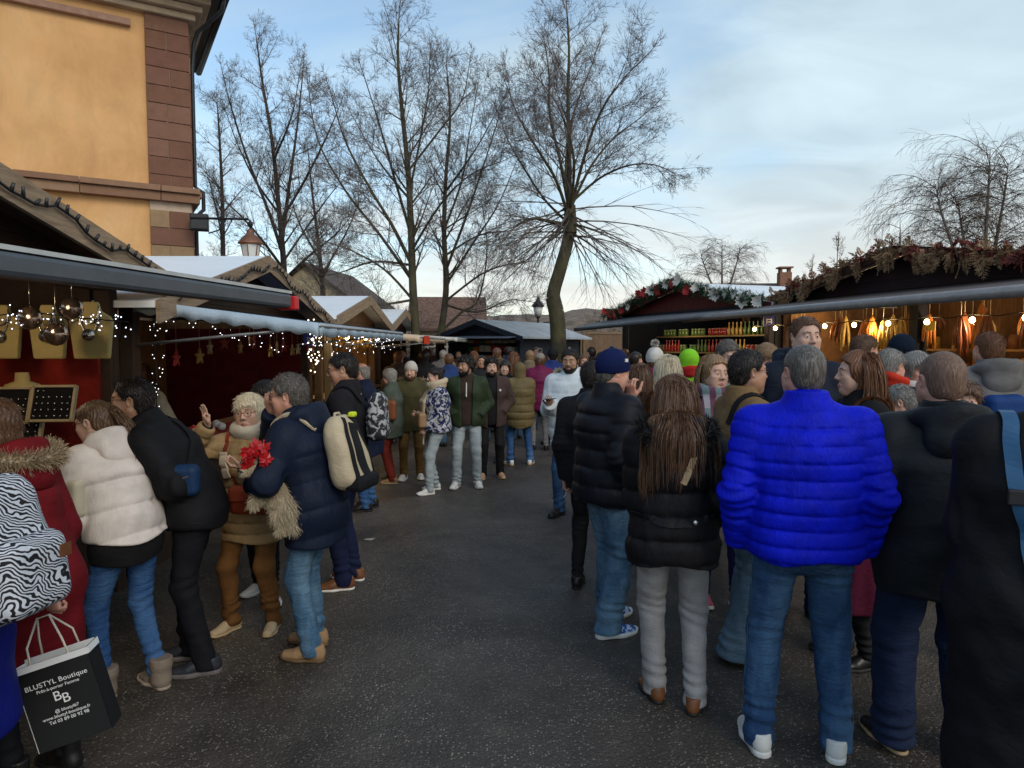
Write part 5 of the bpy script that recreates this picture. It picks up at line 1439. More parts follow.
def head_mesh(kind, h):
    key = (kind, h)
    if key not in HEADS:
        V, F = field(head_fn(kind), (-0.105, -0.125, -0.21), (0.105, 0.135, 0.13), h)
        c = V[F].mean(1); x = np.abs(c[:, 0]); y, z = c[:, 1], c[:, 2]
        lab = np.zeros(len(F), int)                         # 0 skin 1 lips 2 eye white 3 iris 4 brow
        lipz = -0.0668 - 0.0
        lab[(x < 0.024) & (y > 0.080) & (np.abs(z - lipz) < 0.0088 * np.clip(1.05 - (x / 0.026) ** 2, 0.05, 1))] = 1
        e = np.sqrt((x - 0.031) ** 2 + (y - 0.0765) ** 2 + (z - 0.004) ** 2)
        lab[(e < 0.0140) & (y > 0.080)] = 2
        lab[(e < 0.0140) & (y > 0.080) & ((x - 0.031) ** 2 + (z - 0.004) ** 2 < 0.0064 ** 2)] = 3
        brz = 0.0275 + 0.004 * np.clip((x - 0.014) / 0.02, 0, 1) - 0.008 * np.clip((x - 0.036) / 0.014, 0, 1)
        lab[(x > 0.013) & (x < 0.051) & (y > 0.055) & (np.abs(z - brz) < 0.0042 - 0.0018 * np.clip((x - 0.03) / 0.02, 0, 1))] = 4
        HEADS[key] = (V, F, lab)
    return HEADS[key]

# ---------------------------------------------------------------- hands (template: fingers +Z, thumb +X, palm +Y)
HANDS = {}
POSES = {'relax': ((24, 32, 22), 0.010, 25), 'open': ((6, 8, 6), 0.30, 5), 'grip': ((62, 78, 50), 0.006, 55), 'phone': ((45, 50, 35), 0.008, 30), 'curl': ((48, 60, 40), 0.006, 40), 'ok': ((20, 26, 18), 0.16, 45)}
def hand_mesh(pose, h):
    key = (pose, h)
    if key in HANDS: return HANDS[key]
    cur, spread, th = POSES[pose]
    segs = []
    for i, (x, L, r) in enumerate(((0.029, 0.074, 0.0088), (0.0098, 0.082, 0.0092), (-0.010, 0.076, 0.0088), (-0.029, 0.060, 0.0078))):
        p = np.array([x, 0.002, 0.092 - 0.006 * abs(i - 1)]); sp = spread * (1.5 - i) / 1.5 * 0.9
        a = 0
        pts = [(p - np.array([x * 0.12, 0, 0.045]), r * 1.05), (p, r)]
        scale = (0.46, 0.30, 0.24)
        for j in range(3):
            cc = cur[j] * (0.8 + 0.12 * i) if pose != 'ok' else cur[j] * (3.0 if i == 0 else 0.7 - 0.1 * i)
            a += R(cc)
            d = np.array([math.sin(sp) * math.cos(a), math.sin(a), math.cos(a) * math.cos(sp)])
            p = p + d * L * scale[j] * 1.02; pts.append((p, r * (0.95 - 0.09 * (j + 1))))
        segs.append(pts)
    t0 = np.array([0.030, 0.008, 0.028]); ta = R(th)
    d1_ = nrm([0.72 - 0.25 * math.sin(ta), 0.25 + 0.6 * math.sin(ta), 0.62]); d2_ = nrm([0.40 - 0.4 * math.sin(ta), 0.15 + 0.7 * math.sin(ta), 0.85])
    segs.append([(np.array([0.015, 0.003, 0.012]), 0.016), (t0, 0.0145), (t0 + d1_ * 0.036, 0.0112), (t0 + d1_ * 0.036 + d2_ * 0.030, 0.0098), (t0 + d1_ * 0.036 + d2_ * 0.054, 0.0078)])
    def fn(P):
        X, Y = (1, 0, 0), (0, 1, 0)
        d = ecap(P, (0.0, 0, 0.018), (0.0, 0.001, 0.080), (0.028, 0.016), (0.040, 0.0135), X, Y)
        d = smin(d, ecap(P, (0, 0, -0.06), (0, 0, 0.015), (0.029, 0.023), (0.027, 0.019), X, Y), 0.02)
        d = smin(d, ell(P, (0.020, 0.010, 0.035), (0.018, 0.013, 0.028)), 0.015)
        for pts in segs:
            g = None
            for (a, ra), (b, rb) in zip(pts[:-1], pts[1:]):
                q = capsule(P, a, b, ra, rb); g = q if g is None else smin(g, q, 0.004)
            d = smin(d, g, 0.006)
        return d
    HANDS[key] = field(fn, (-0.075, -0.045, -0.065), (0.105, 0.105, 0.20), h)
    return HANDS[key]

# ---------------------------------------------------------------- shoes (template: toe +Y, sole on z=0, ankle at origin)
SHOES = {}
def shoe_mesh(kind, h):
    key = (kind, h)
    if key in SHOES: return SHOES[key]
    st = {'sneaker': (0.030, 0.012), 'shoe': (0.020, 0.004), 'boot': (0.024, 0.006), 'furboot': (0.022, 0.02)}[kind]
    def outline(P, g):
        Q = P.copy(); Q[:, 2] = 0
        return smin(capsule(Q, (0, -0.045, 0), (0.004, 0.06, 0), 0.036 + g, 0.034 + g), capsule(Q, (0.0, 0.10, 0), (-0.002, 0.165, 0), 0.046 + g, 0.036 + g), 0.05)
    def sole(P):
        o = outline(P, st[1] * 0.5)
        lift = 0.018 * np.clip((P[:, 1] - 0.13) / 0.08, 0, 1) ** 2
        return smax(o, np.abs(P[:, 2] - lift - st[0] / 2) - st[0] / 2, 0.008)
    def upper(P):
        d = smin(ecap(P, (0, -0.048, 0.045), (0, 0.05, 0.055), (0.036, 0.045), (0.037, 0.04), (1, 0, 0), (0, 0, 1)), ecap(P, (0, 0.10, 0.035), (0, 0.165, 0.030), (0.045, 0.034), (0.038, 0.026), (1, 0, 0), (0, 0, 1)), 0.05)
        top = 0.10 if kind in ('sneaker', 'shoe') else (0.20 if kind == 'boot' else 0.17)
        r = 0.045 if kind != 'furboot' else 0.062
        d = smin(d, capsule(P, (0, -0.022, 0.06), (0, -0.028, top), r, r), 0.03)
        if kind == 'furboot':
            d = smin(d, capsule(P, (0, -0.028, top - 0.005), (0, -0.028, top + 0.02), 0.070, 0.068) + 0.005 * np.sin(P[:, 0] * 400) * np.sin(P[:, 1] * 380) * np.sin(P[:, 2] * 410), 0.012)
        if kind == 'sneaker':
            for yy in (0.035, 0.060, 0.085):   # laces
                d = np.minimum(d, capsule(P, (-0.022, yy, 0.083 - (yy - 0.035) * 0.45), (0.022, yy + 0.006, 0.083 - (yy - 0.035) * 0.45), 0.005, 0.005))
        d = smax(d, 0.012 - P[:, 2], 0.006)
        return smax(d, P[:, 2] - top - (0.03 if kind == 'furboot' else 0), 0.01)
    lo, hi = (-0.085, -0.11, -0.01), (0.085, 0.225, 0.24)
    U = field(upper, lo, hi, h); S = field(sole, (-0.085, -0.12, -0.012), (0.085, 0.235, 0.06), min(h, 0.008))
    SHOES[key] = (U, S)
    return SHOES[key]

# ---------------------------------------------------------------- a person
SKIN = {'fair': skin('skin_fair', (0.58, 0.36, 0.27)), 'tan': skin('skin_tan', (0.42, 0.235, 0.15)), 'ruddy': skin('skin_ruddy', (0.55, 0.29, 0.21)), 'olive': skin('skin_olive', (0.36, 0.20, 0.125))}
LIP = {k: plain('lip_' + k, c, 0.4, 0.1, bump=0) for k, c in (('fair', (0.42, 0.17, 0.14)), ('tan', (0.30, 0.13, 0.10)), ('ruddy', (0.40, 0.15, 0.12)), ('olive', (0.27, 0.12, 0.09)))}
EYEW = plain('eye_white', (0.62, 0.58, 0.54), 0.25, 0.03, bump=0, spec=0.5); IRIS = plain('iris', (0.035, 0.024, 0.016), 0.2, 0.1, bump=0, spec=0.6)
HAIRC = {'brown': hairmat('hair_brown', (0.095, 0.045, 0.024), (0.22, 0.115, 0.06)), 'dark': hairmat('hair_dark', (0.016, 0.011, 0.009)), 'auburn': hairmat('hair_auburn', (0.15, 0.062, 0.028)), 'grey': hairmat('hair_grey', (0.22, 0.20, 0.18), (0.42, 0.40, 0.37)), 'white': hairmat('hair_white', (0.48, 0.45, 0.40), (0.7, 0.67, 0.62)),
         'blonde': hairmat('hair_blonde', (0.52, 0.38, 0.19), (0.78, 0.66, 0.43)), 'dirty': hairmat('hair_dirty_blonde', (0.22, 0.13, 0.065), (0.42, 0.28, 0.15)), 'silver': hairmat('hair_pepper', (0.085, 0.072, 0.062), (0.26, 0.235, 0.21)), 'palebl': hairmat('hair_pale_blonde', (0.62, 0.52, 0.36), (0.85, 0.78, 0.62)), 'buzz': hairmat('hair_buzz', (0.16, 0.092, 0.062), (0.27, 0.17, 0.12), 0.6)}
GLASSM = plain('spectacle_frame', (0.02, 0.015, 0.015), 0.3, 0.1, bump=0)
people_count = 0

class Person:
    def __init__(s, loc, face, h, label, h_vox=0.011, sex='m', build=1.0, lean=0.0, sidelean=0.0, yaw=0.0, nod=0.0, tilt=0.0, skin='fair', stance=0.0, feet=None, hands=None, head_scale=1.0, group=None, seed=0, bend_top=0.0, shoulders=1.0):
        global people_count
        people_count += 1
        s.seed = seed or people_count * 13; s.r = random.Random(s.seed)
        s.k = h / 1.75; s.h = h; s.vox = h_vox; s.sex = sex; s.bw = build; s.skin = skin
        s.root = empty('person', (loc[0], loc[1], 0), R(face), label, 'person', group)
        k = s.k; w = build; f = sex == 'f'
        s.X = np.array([1.0, 0, 0]); s.Y = np.array([0, 1.0, 0])
        hip = np.array([0, -0.12 * math.sin(R(lean)), 0.93]) * k
        s.pel = hip
        Rm = roty(R(sidelean)) @ rotx(-R(lean)); s.Rt = Rm
        Rm2 = roty(R(sidelean)) @ rotx(-R(lean + bend_top)); s.Rt2 = Rm2
        U, U2 = Rm @ np.array([0, 0, 1.0]), Rm2 @ np.array([0, 0, 1.0])
        s.U, s.U2 = U, U2; s.TX = Rm2 @ s.X; s.TY = Rm @ s.Y; s.TY2 = Rm2 @ s.Y
        s.waist = hip + U * 0.14 * k; s.chest = s.waist + U2 * 0.21 * k; s.shc = s.chest + U2 * 0.155 * k
        s.neck = s.shc + U2 * 0.055 * k - s.TY2 * 0.01 * k
        sw = (0.165 if f else 0.188) * (0.6 + 0.4 * w) * k * shoulders
        s.sh = {1: s.shc + s.TX * sw - U2 * 0.030 * k, -1: s.shc - s.TX * sw - U2 * 0.030 * k}
        # head
        s.hs = 1.0 * k ** 0.5 * head_scale * (0.97 if f else 1.0)
        Rh = (rotz(R(yaw)) @ roty(R(tilt)) @ rotx(-R(nod)))
        s.Rh = Rh
        nd = nrm(U2 * 0.75 + np.array([0, 0.10, 0.35]))
        s.headc = s.neck + nd * 0.135 * s.hs + Rh @ np.array([0, 0.03, 0.0]) * s.hs
        # legs
        s.hipj = {1: hip + np.array([0.092 * (0.7 + 0.3 * w) * k, 0, 0.0]), -1: hip - np.array([0.092 * (0.7 + 0.3 * w) * k, 0, 0.0])}
        if feet is None:
            a = s.r.uniform(-0.04, 0.04) + stance
            feet = {1: (0.105, a, s.r.uniform(-16, -4)), -1: (-0.105, -a, s.r.uniform(4, 16))}
        s.feet = feet; s.ank = {}; s.knee = {}
        for sd in (1, -1):
            x, y, yw = feet[sd]
            A = np.array([x, y, 0.085 / k if False else 0.085]); s.ank[sd] = A
            s.knee[sd] = s.ik(s.hipj[sd], A, 0.43 * k, 0.43 * k, np.array([math.sin(-R(yw)) * 0.5, 1.0, 0]))
        # arms
        hands = hands or {}; s.pocketed = set()
        s.hand = {}; s.elb = {}; s.wri = {}; s.hpose = {}; s.hframe = {}
        for sd in (1, -1):
            spec = hands.get(sd, 'down')
            pole = np.array([sd * 0.5, -1.0, -0.3]); pose = 'relax'; fdir = None; thumb = None
            if spec == 'down': T = s.sh[sd] * np.array([1, 1, 0]) + np.array([sd * 0.085 * (0.4 + 0.6 * w), 0.07, s.sh[sd][2] - 0.535 * k])
            elif spec == 'back': T = np.array([sd * 0.20 * w, -0.10, s.sh[sd][2] - 0.51 * k])
            elif spec == 'pocket': T = s.pel + np.array([sd * 0.165 * w, 0.105, 0.05]) * k; pole = np.array([sd * 0.8, -1.0, 0]); s.pocketed.add(sd)
            elif spec == 'front': T = s.pel + np.array([sd * 0.06, 0.26, 0.16]) * k; pole = np.array([sd * 0.5, -1.0, -0.7]); pose = 'curl'
            elif spec == 'phone': T = s.chest + np.array([sd * 0.07, 0.30, -0.08]) * k; pole = np.array([sd * 0.8, -0.3, -0.8]); pose = 'phone'
            elif spec == 'cross': T = s.chest + np.array([-sd * 0.08, 0.20, -0.08]) * k; pole = np.array([sd * 1.0, -0.2, -0.6]); pose = 'curl'
            else:
                T = np.array(spec[0], float) * (k if len(spec) < 5 else 1)
                pose = spec[1] if len(spec) > 1 else 'relax'
                fdir = spec[2] if len(spec) > 2 else None; thumb = spec[3] if len(spec) > 3 else None
                if len(spec) > 4 and spec[4] is not None: pole = np.array(spec[4], float)
            E = s.ik(s.sh[sd], T, 0.295 * k, 0.262 * k, pole); s.elb[sd] = E
            d = T - s.sh[sd]; L = np.linalg.norm(d)
            if L > 0.555 * k: T = s.sh[sd] + d / L * 0.555 * k
            s.wri[sd] = T; s.hpose[sd] = pose
            fd = nrm(fdir) if fdir is not None else nrm(T - E)
            th = nrm(thumb) if thumb is not None else np.array([-sd * 0.25, 1.0, 0.2])
            th = nrm(th - fd * (th @ fd)); s.hframe[sd] = (th, fd)
        s.hide_hands = set(s.pocketed)
    @staticmethod
    def ik(a, b, l1, l2, pole):
        d = b - a; L = min(np.linalg.norm(d), (l1 + l2) * 0.999); n = nrm(d)
        x = (l1 * l1 - l2 * l2 + L * L) / (2 * L); y = math.sqrt(max(1e-8, l1 * l1 - x * x))
        p = np.asarray(pole, float); p = nrm(p - n * (p @ n))
        return a + n * x + p * y
    # ---- mesh output
    def out(s, name, V, F, mats, midx=None, parent=None, smooth=True):
        if len(F) == 0: return None
        o = new_obj(name, mesh_from(name, V, F, smooth, midx), parent or s.root, mats if isinstance(mats, (list, tuple)) else [mats])
        return o
    def bounds(s, pad=0.2):
        pts = [s.pel, s.chest, s.shc, s.neck, s.headc] + list(s.sh.values()) + list(s.elb.values()) + list(s.wri.values()) + list(s.knee.values()) + list(s.ank.values())
        p = np.array(pts); return p.min(0) - pad, p.max(0) + pad
    def torso(s, P, ex, ey, belly=0.0):
        k, w = s.k, s.bw; f = s.sex == 'f'
        sec = [(s.pel - s.U * 0.02 * k, (0.168, 0.118)), (s.waist, (0.140 if f else 0.152, 0.105 + belly)), (s.chest, (0.150 if f else 0.172, 0.118)), (s.shc - s.U2 * 0.085 * k, (0.140 if f else 0.166, 0.090))]
        d = None
        for (a, ra), (b, rb) in zip(sec[:-1], sec[1:]):
            q = ecap(P, a, b, (ra[0] * k * w + ex, ra[1] * k * w + ey), (rb[0] * k * w + ex, rb[1] * k * w + ey), s.TX, s.TY)
            d = q if d is None else smin(d, q, 0.05)
        return d
    def arm(s, P, sd, ease, quilt=None, thick=1.0):
        k, w = s.k, s.bw
        m = (0.75 + 0.25 * w) * thick
        a, e, t = s.sh[sd], s.elb[sd], s.wri[sd]
        r0, r1, r2 = 0.053 * k * m + ease, 0.047 * k * m + ease, 0.031 * k * m + ease * 0.8
        if quilt:
            sp, amp = quilt
            la = np.linalg.norm(e - a); n1, n2 = nrm(e - a), nrm(t - e)
            s1 = np.clip((P - A3(a)) @ A3(n1), -0.05, la); s2 = np.clip((P - A3(e)) @ A3(n2), 0, 0.4)
            sa = np.where(s2 > 0, la + s2, s1); add = amp * quiltf(sa / sp + 0.02 * wav(P, s.seed + 3, 0.5) / sp * 0.3)
        else: add = 0
        d = smin(capsule(P, a, e, r0, r1), capsule(P, e, t, r1, r2), 0.02)
        return d - add
    def body(s):
        """one mesh: head and hands at fine resolution grown out of the covered trunk and limbs"""
        k, w = s.k, s.bw
        fine = s.vox < 0.012
        def fn(P):
            d = s.torso(P, -0.01, -0.01)
            for sd in (1, -1):
                d = smin(d, s.arm(P, sd, -0.004), 0.03)
                d = smin(d, smin(capsule(P, s.hipj[sd], s.knee[sd], 0.080 * k * w, 0.054 * k), capsule(P, s.knee[sd], s.ank[sd] - np.array([0, 0, 0.02]), 0.053 * k, 0.030 * k), 0.02), 0.03)
                d = smin(d, capsule(P, s.ank[sd] - np.array([0, 0.02, 0.03]), s.ank[sd] + rotz(R(s.feet[sd][2])) @ np.array([0, 0.08, -0.05]), 0.022, 0.016), 0.02)
            d = smin(d, capsule(P, s.shc, s.headc + s.Rh @ np.array([0, -0.02, -0.06]) * s.hs, 0.052, 0.045), 0.03)
            return d
        lo, hi = s.bounds(0.12)
        V, F = field(fn, lo, hi, 0.03)
        L = [(V, F, np.zeros(len(F), int))]
        hv, hf, hl = head_mesh('man' if s.sex == 'm' else 'woman', 0.0034 if fine else (0.0055 if s.vox < 0.016 else 0.008))
        jit = np.array([s.r.uniform(0.95, 1.05), s.r.uniform(0.97, 1.03), s.r.uniform(0.97, 1.04)])
        s.jit = jit
        off = len(V); hw = (hv * jit * s.hs) @ s.Rh.T + s.headc
        L.append((hw, hf + off, hl)); off += len(hv)
        for sd in (1, -1):
            if sd in s.hide_hands: continue
            gv_, gf_ = hand_mesh(s.hpose[sd], 0.0042 if fine else (0.0065 if s.vox < 0.016 else 0.011))
            th, fd = s.hframe[sd]
            q = gv_.copy() * (0.98 if s.sex == 'm' else 0.90) * k ** 0.5
            palm = np.cross(fd, th) * (1 if sd == -1 else -1)
            M = np.stack([th, palm, fd], 1)
            if sd == 1: gf_ = gf_[:, ::-1]
            L.append((q @ M.T + s.wri[sd], gf_ + off, np.zeros(len(gf_), int))); off += len(gv_)
        V = np.concatenate([a for a, _, _ in L]); F = np.concatenate([b for _, b, _ in L]); I = np.concatenate([c for _, _, c in L])
        return s.out('body', V, F, [SKIN[s.skin], LIP[s.skin], EYEW, IRIS, s.browm if hasattr(s, 'browm') else HAIRC['brown']], I)
    def H(s, p): return s.Rh @ (np.asarray(p, float) * s.jit * s.hs) + s.headc
    def hl(s, P): return ((P - A3(s.headc)) @ A3(s.Rh)) / A3(s.jit * s.hs)
    # ---- clothes
    def jacket(s, mat, hem=0.78, ease=0.035, quilt=None, fold=0.006, collar=0.055, hood=None, hood_mat=None, belly=0.0, open_front=None, name='jacket', flare=0.0, sleeve_thick=1.0, cuff=None, fur=None, vox=None, fit=0.0, pull=0.0):
        """hem: height of the hem as a fraction of standing hip-to-shoulder frame, in metres for a 1.75 m figure"""
        k = s.k; hz = hem * k
        su = s.seed
        def fn(P):
            ex = ease + 0.008
            d = s.torso(P, ex - fit, ease, belly)
            if hz < s.pel[2] - 0.02:
                q = ecap(P, s.pel, np.array([s.pel[0], s.pel[1] * 0.4, hz - 0.05]), ((0.165 * s.bw) * k + ease, (0.122 * s.bw) * k + ease), ((0.165 * s.bw + flare) * k + ease, (0.120 * s.bw + flare) * k + ease), s.X, s.Y)
                d = smin(d, q, 0.05)
            if quilt:
                sp, amp = quilt
                u = (P - A3(s.pel)) @ A3(s.U2 * 0.6 + s.U * 0.4)
                pert = 0.05 * wav(P, su + 7, 0.35)
                q_ = quiltf(u / sp + pert)
                pk = amp * 0.55 * wav(P * A3([1, 1, 0.45]), su + 19, 4.2) * np.clip(0.65 - q_, 0, 1)
                d = d - amp * q_ * (0.85 + 0.3 * wav(P, su + 17, 0.5)) - pk * 0.5
            # shoulder yoke
            for sd in (1, -1):
                d = smin(d, capsule(P, s.shc + s.U2 * 0.028 * k - s.TY2 * 0.006, s.sh[sd] - s.U2 * 0.018 * k, 0.064 * k + ease * 0.25, 0.052 * k + ease * 0.75), 0.05)
            d = smin(d, capsule(P, s.shc, s.neck + s.U2 * 0.01 * k, 0.070 * k + ease * 0.25, 0.060 * k + ease * 0.2), 0.05)
            if fold:
                z = P[:, 2]
                d = d + fold * 0.45 * wav(P * A3([1, 1, 1.5]), su + 1, 0.75) + fold * 0.22 * wav(P, su + 2, 1.9) * (0.0 if quilt else 1.0)
            d = smax(d, hz + 0.012 * np.sin(P[:, 0] * 17 + su) - P[:, 2], 0.014)
            for sd in (1, -1):
                n = nrm(s.wri[sd] - s.elb[sd])
                a = s.arm(P, sd, ease * 0.72, (quilt[0], quilt[1] * 0.75) if quilt else None, sleeve_thick)
                if fold:
                    near = np.exp(-(((P - A3(s.elb[sd])) ** 2).sum(-1)) / 0.02)
                    ax = (P - A3(s.elb[sd])) @ A3(n)
                    a = a + fold * 0.45 * wav(P, su + 4 + sd, 1.0) + fold * 0.5 * near * np.sin(ax * 130 + 3 * wav(P, su + 6, 0.7))
                a = smax(a, (P - A3(s.wri[sd])) @ A3(n) - 0.008, 0.012)
                d = smin(d, a, 0.034)
            if collar:
                top = s.neck + s.U2 * collar * k
                c = ecap(P, s.neck - s.U2 * 0.04 * k, top, (0.092 * k, 0.088 * k), (0.084 * k, 0.084 * k), s.TX, s.TY2)
                inner = ecap(P, s.neck, top + s.U2 * 0.2, (0.066 * k, 0.066 * k), (0.078 * k, 0.080 * k), s.TX, s.TY2)
                c = smax(c, -inner, 0.012)
                c = smax(c, (P - A3(top)) @ A3(s.U2) - 0.004, 0.012)
                d = smin(d, c, 0.022)
            if open_front:
                gap = np.abs(P[:, 0]) - open_front * np.clip((P[:, 2] - hz) * 0.25 + 0.75, 0.4, 1.1)
                front = s.shc + s.TY2 * 0.0
                cut = smax(gap, -((P - A3(s.chest)) @ A3(s.TY2) - 0.035), 0.015)
                d = smax(d, -cut, 0.015)
            return d
        lo, hi = s.bounds(0.22); lo[2] = min(lo[2], hz - 0.05) if hz < 0.9 else hz - 0.1; lo[2] = max(lo[2], min(hz - 0.08, min(s.wri[1][2], s.wri[-1][2]) - 0.08))
        hi[2] = max(s.neck[2] + 0.16, s.wri[1][2] + 0.1, s.wri[-1][2] + 0.1, s.shc[2] + 0.2)
        V, F = field(fn, lo, hi, vox or s.vox)
        o = s.out(name, V, F, mat)
        s.jfn = fn
        if cuff:
            m = MB()
            for sd in (1, -1):
                n = nrm(s.wri[sd] - s.elb[sd]); a = s.wri[sd] - n * 0.035; b = s.wri[sd] + n * 0.012
                m.tube([a, (a + b) / 2, b], [0.043 * k, 0.047 * k, 0.040 * k], 14)
                m.build('cuff', cuff, o); m = MB()
        if hood == 'down':
            def hf(P):
                c = s.neck - s.TY2 * 0.085 * k + s.U2 * 0.0
                M = np.stack([s.TX, s.TY2, s.U2], 1)
                q = (P - A3(c)) @ A3(M)
                rr = np.sqrt((q[:, 0] / 1.25) ** 2 + (q[:, 1] + 0.0) ** 2) ; z = q[:, 2] + 0.35 * q[:, 1]
                d = np.sqrt((np.sqrt((q[:, 0] * 0.86) ** 2 + (q[:, 1] - 0.045) ** 2) - 0.098 * k) ** 2 + (z * 0.85) ** 2) - 0.040 * k
                bag = ell(P, s.neck - s.TY2 * 0.125 * k - s.U2 * 0.085 * k, (0.125 * k, 0.058 * k, 0.105 * k), M)
                d = smax(d, q[:, 1] - 0.10, 0.02)
                d = smin(d, bag, 0.05)
                return d + 0.007 * wav(P, su + 31, 0.9) + 0.003 * wav(P, su + 32, 2)
            lo2 = s.neck - 0.34; hi2 = s.neck + 0.25
            hV, hF = field(hf, lo2, hi2, (vox or s.vox))
            ho = s.out('hood', hV, hF, hood_mat or mat, parent=o); s.hoodfn = hf
            if fur:
                bb = s.neck
                pts = []
                for i in range(17):
                    a = -2.3 + 4.6 * i / 16
                    pts.append(bb + s.TX * math.sin(a) * 0.165 * k - s.TY2 * (0.055 + 0.12 * math.cos(a)) * k + s.U2 * (0.012 - 0.07 * max(0, math.cos(a))) * k)
                s.fur_roll(pts, 0.030 * k, fur, 0.045, ho)
        elif hood == 'up':
            def hf(P):
                q = s.hl(P)
                d = ell(q, (0, -0.015, 0.03), (0.105, 0.128, 0.118))
                d = smin(d, ell(q, (0, -0.055, -0.10), (0.098, 0.085, 0.09)), 0.06)
                inner = smin(ell(q, (0, 0.02, 0.02), (0.090, 0.118, 0.108)), capsule(q, (0, 0.10, 0.02), (0, 0.2, -0.02), 0.085, 0.085), 0.03)
                d = smax(d, -inner, 0.012)
                return d + 0.006 * wav(P, su + 31, 0.9)
            hV, hF = field(hf, s.headc - 0.26, s.headc + 0.22, (vox or s.vox))
            ho = s.out('hood', hV, hF, hood_mat or mat, parent=o)
            if fur:
                pts = [s.H((math.sin(a) * 0.095, 0.085 - 0.02 * math.cos(a), 0.015 + 0.112 * math.cos(a))) for a in np.linspace(-2.6, 2.6, 17)]
                s.fur_roll(pts, 0.022, fur, 0.04, ho)
        return o
    def fur_roll(s, pts, rad, mat, L, parent):
        r = np.random.default_rng(s.seed + 77)
        n = int(5200 if s.vox < 0.012 else 900)
        pts = np.array(pts); i = r.integers(0, len(pts) - 1, n); t = r.random((n, 1))
        c = pts[i] * (1 - t) + pts[i + 1] * t
        tang = pts[i + 1] - pts[i]; tang /= np.linalg.norm(tang, axis=1, keepdims=True)
        d = r.normal(0, 1, (n, 3)); d -= tang * (d * tang).sum(1, keepdims=True); d /= np.linalg.norm(d, axis=1, keepdims=True)
        root = c + d * rad * 0.5
        g = d + tang * r.normal(0, 0.5, (n, 1)) + np.array([0, 0, -0.25]); g /= np.linalg.norm(g, axis=1, keepdims=True)
        V, F = strips(root, g, L * r.uniform(0.5, 1.2, n), r, w=0.0017 if s.vox < 0.012 else 0.005, gravity=0.5, segs=3)
        m = MB(); m.tube([Vector(p) for p in pts], rad, 8)
        off = len(V); V = np.concatenate([V, np.array([tuple(v) for v in m.v])])
        F2 = np.array([f for f in m.f if len(f) == 4]) + off
        s.out('fur_trim', V, [F, F2], mat, parent=parent)
    def trousers(s, mat, fit='straight', name='trousers', fold=0.011, cuff=None, top=None):
        k, w = s.k, s.bw; su = s.seed
        rt, rk, ra = {'slim': (0.088, 0.060, 0.046), 'straight': (0.094, 0.068, 0.060), 'loose': (0.100, 0.080, 0.078), 'flare': (0.094, 0.072, 0.125)}[fit]
        wl = 0.55 + 0.45 * w
        def fn(P):
            d = ell(P, s.pel + np.array([0, -0.012, 0.0]) * k, (0.172 * k * w, 0.128 * k * w, 0.15 * k))
            for sd in (1, -1):
                h_, n, a = s.hipj[sd], s.knee[sd], s.ank[sd]
                foot = a + np.array([0, -0.004, -0.045])
                q = smin(capsule(P, h_, n, rt * k * wl, rk * k * wl), capsule(P, n, foot, rk * k * wl, ra * k * (0.75 + 0.25 * w)), 0.03)
                z = P[:, 2]
                lowm = np.exp(-((z - 0.13) / 0.11) ** 2); kn = np.exp(-((z - n[2]) / 0.10) ** 2); cr = np.exp(-((z - s.pel[2] + 0.10) / 0.09) ** 2)
                ph = 2.2 * np.sin(np.arctan2(P[:, 1] - n[1], (P[:, 0] - n[0])) * 1.0 + su) + 1.5 * np.sin(z * 23 + su)
                back = 0.35 + 0.65 * np.clip(0.5 - (P[:, 1] - n[1]) * 9, 0, 1)
                f_ = fold * (0.85 * lowm + 0.42 * kn * back + 0.55 * cr) * (0.55 + 0.45 * wav(P, su + 8, 0.8))
                q = q + f_ * np.sin(z * (95 if fit != 'slim' else 130) + ph + 2.2 * wav(P, su + 9, 0.55)) + fold * 0.35 * wav(P * A3([1, 1, 0.9]), su + 3, 1.2) + fold * 0.25 * wav(P, su + 4, 2.2)
                d = smin(d, q, 0.035)
            d = smax(d, 0.035 + (0.0 if fit != 'slim' else 0.03) - P[:, 2], 0.01)
            d = smax(d, P[:, 2] - (s.pel[2] + 0.12 * k if top is None else top), 0.02)
            return d
        lo, hi = s.bounds(0.15); lo[2] = -0.02; hi[2] = s.pel[2] + 0.2
        xs = [s.pel[0]] + [s.ank[q][0] for q in (1, -1)] + [s.knee[q][0] for q in (1, -1)]; ysz = [s.pel[1]] + [s.ank[q][1] for q in (1, -1)] + [s.knee[q][1] for q in (1, -1)]
        lo[0], hi[0] = min(xs) - 0.27, max(xs) + 0.27; lo[1], hi[1] = min(ysz) - 0.24, max(ysz) + 0.26
        V, F = field(fn, lo, hi, s.vox)
        s.tfn = fn
        return s.out(name, V, F, mat)
    def skirt(s, mat, hem=0.35, flare=0.05):
        k = s.k
        def fn(P):
            d = ecap(P, s.pel + np.array([0, 0, 0.08]), np.array([0, 0.02, hem]), (0.165 * k * s.bw, 0.13 * k * s.bw), (0.19 * k + flare, 0.17 * k + flare), s.X, s.Y)
            d = d + 0.012 * np.sin(np.arctan2(P[:, 1], P[:, 0]) * 9) * np.clip((0.95 - P[:, 2]) * 1.5, 0, 1)
            return smax(d, hem - P[:, 2], 0.01)
        V, F = field(fn, (-0.4, -0.4, hem - 0.05), (0.4, 0.4, 1.15 * k), s.vox)
        return s.out('skirt', V, F, mat)
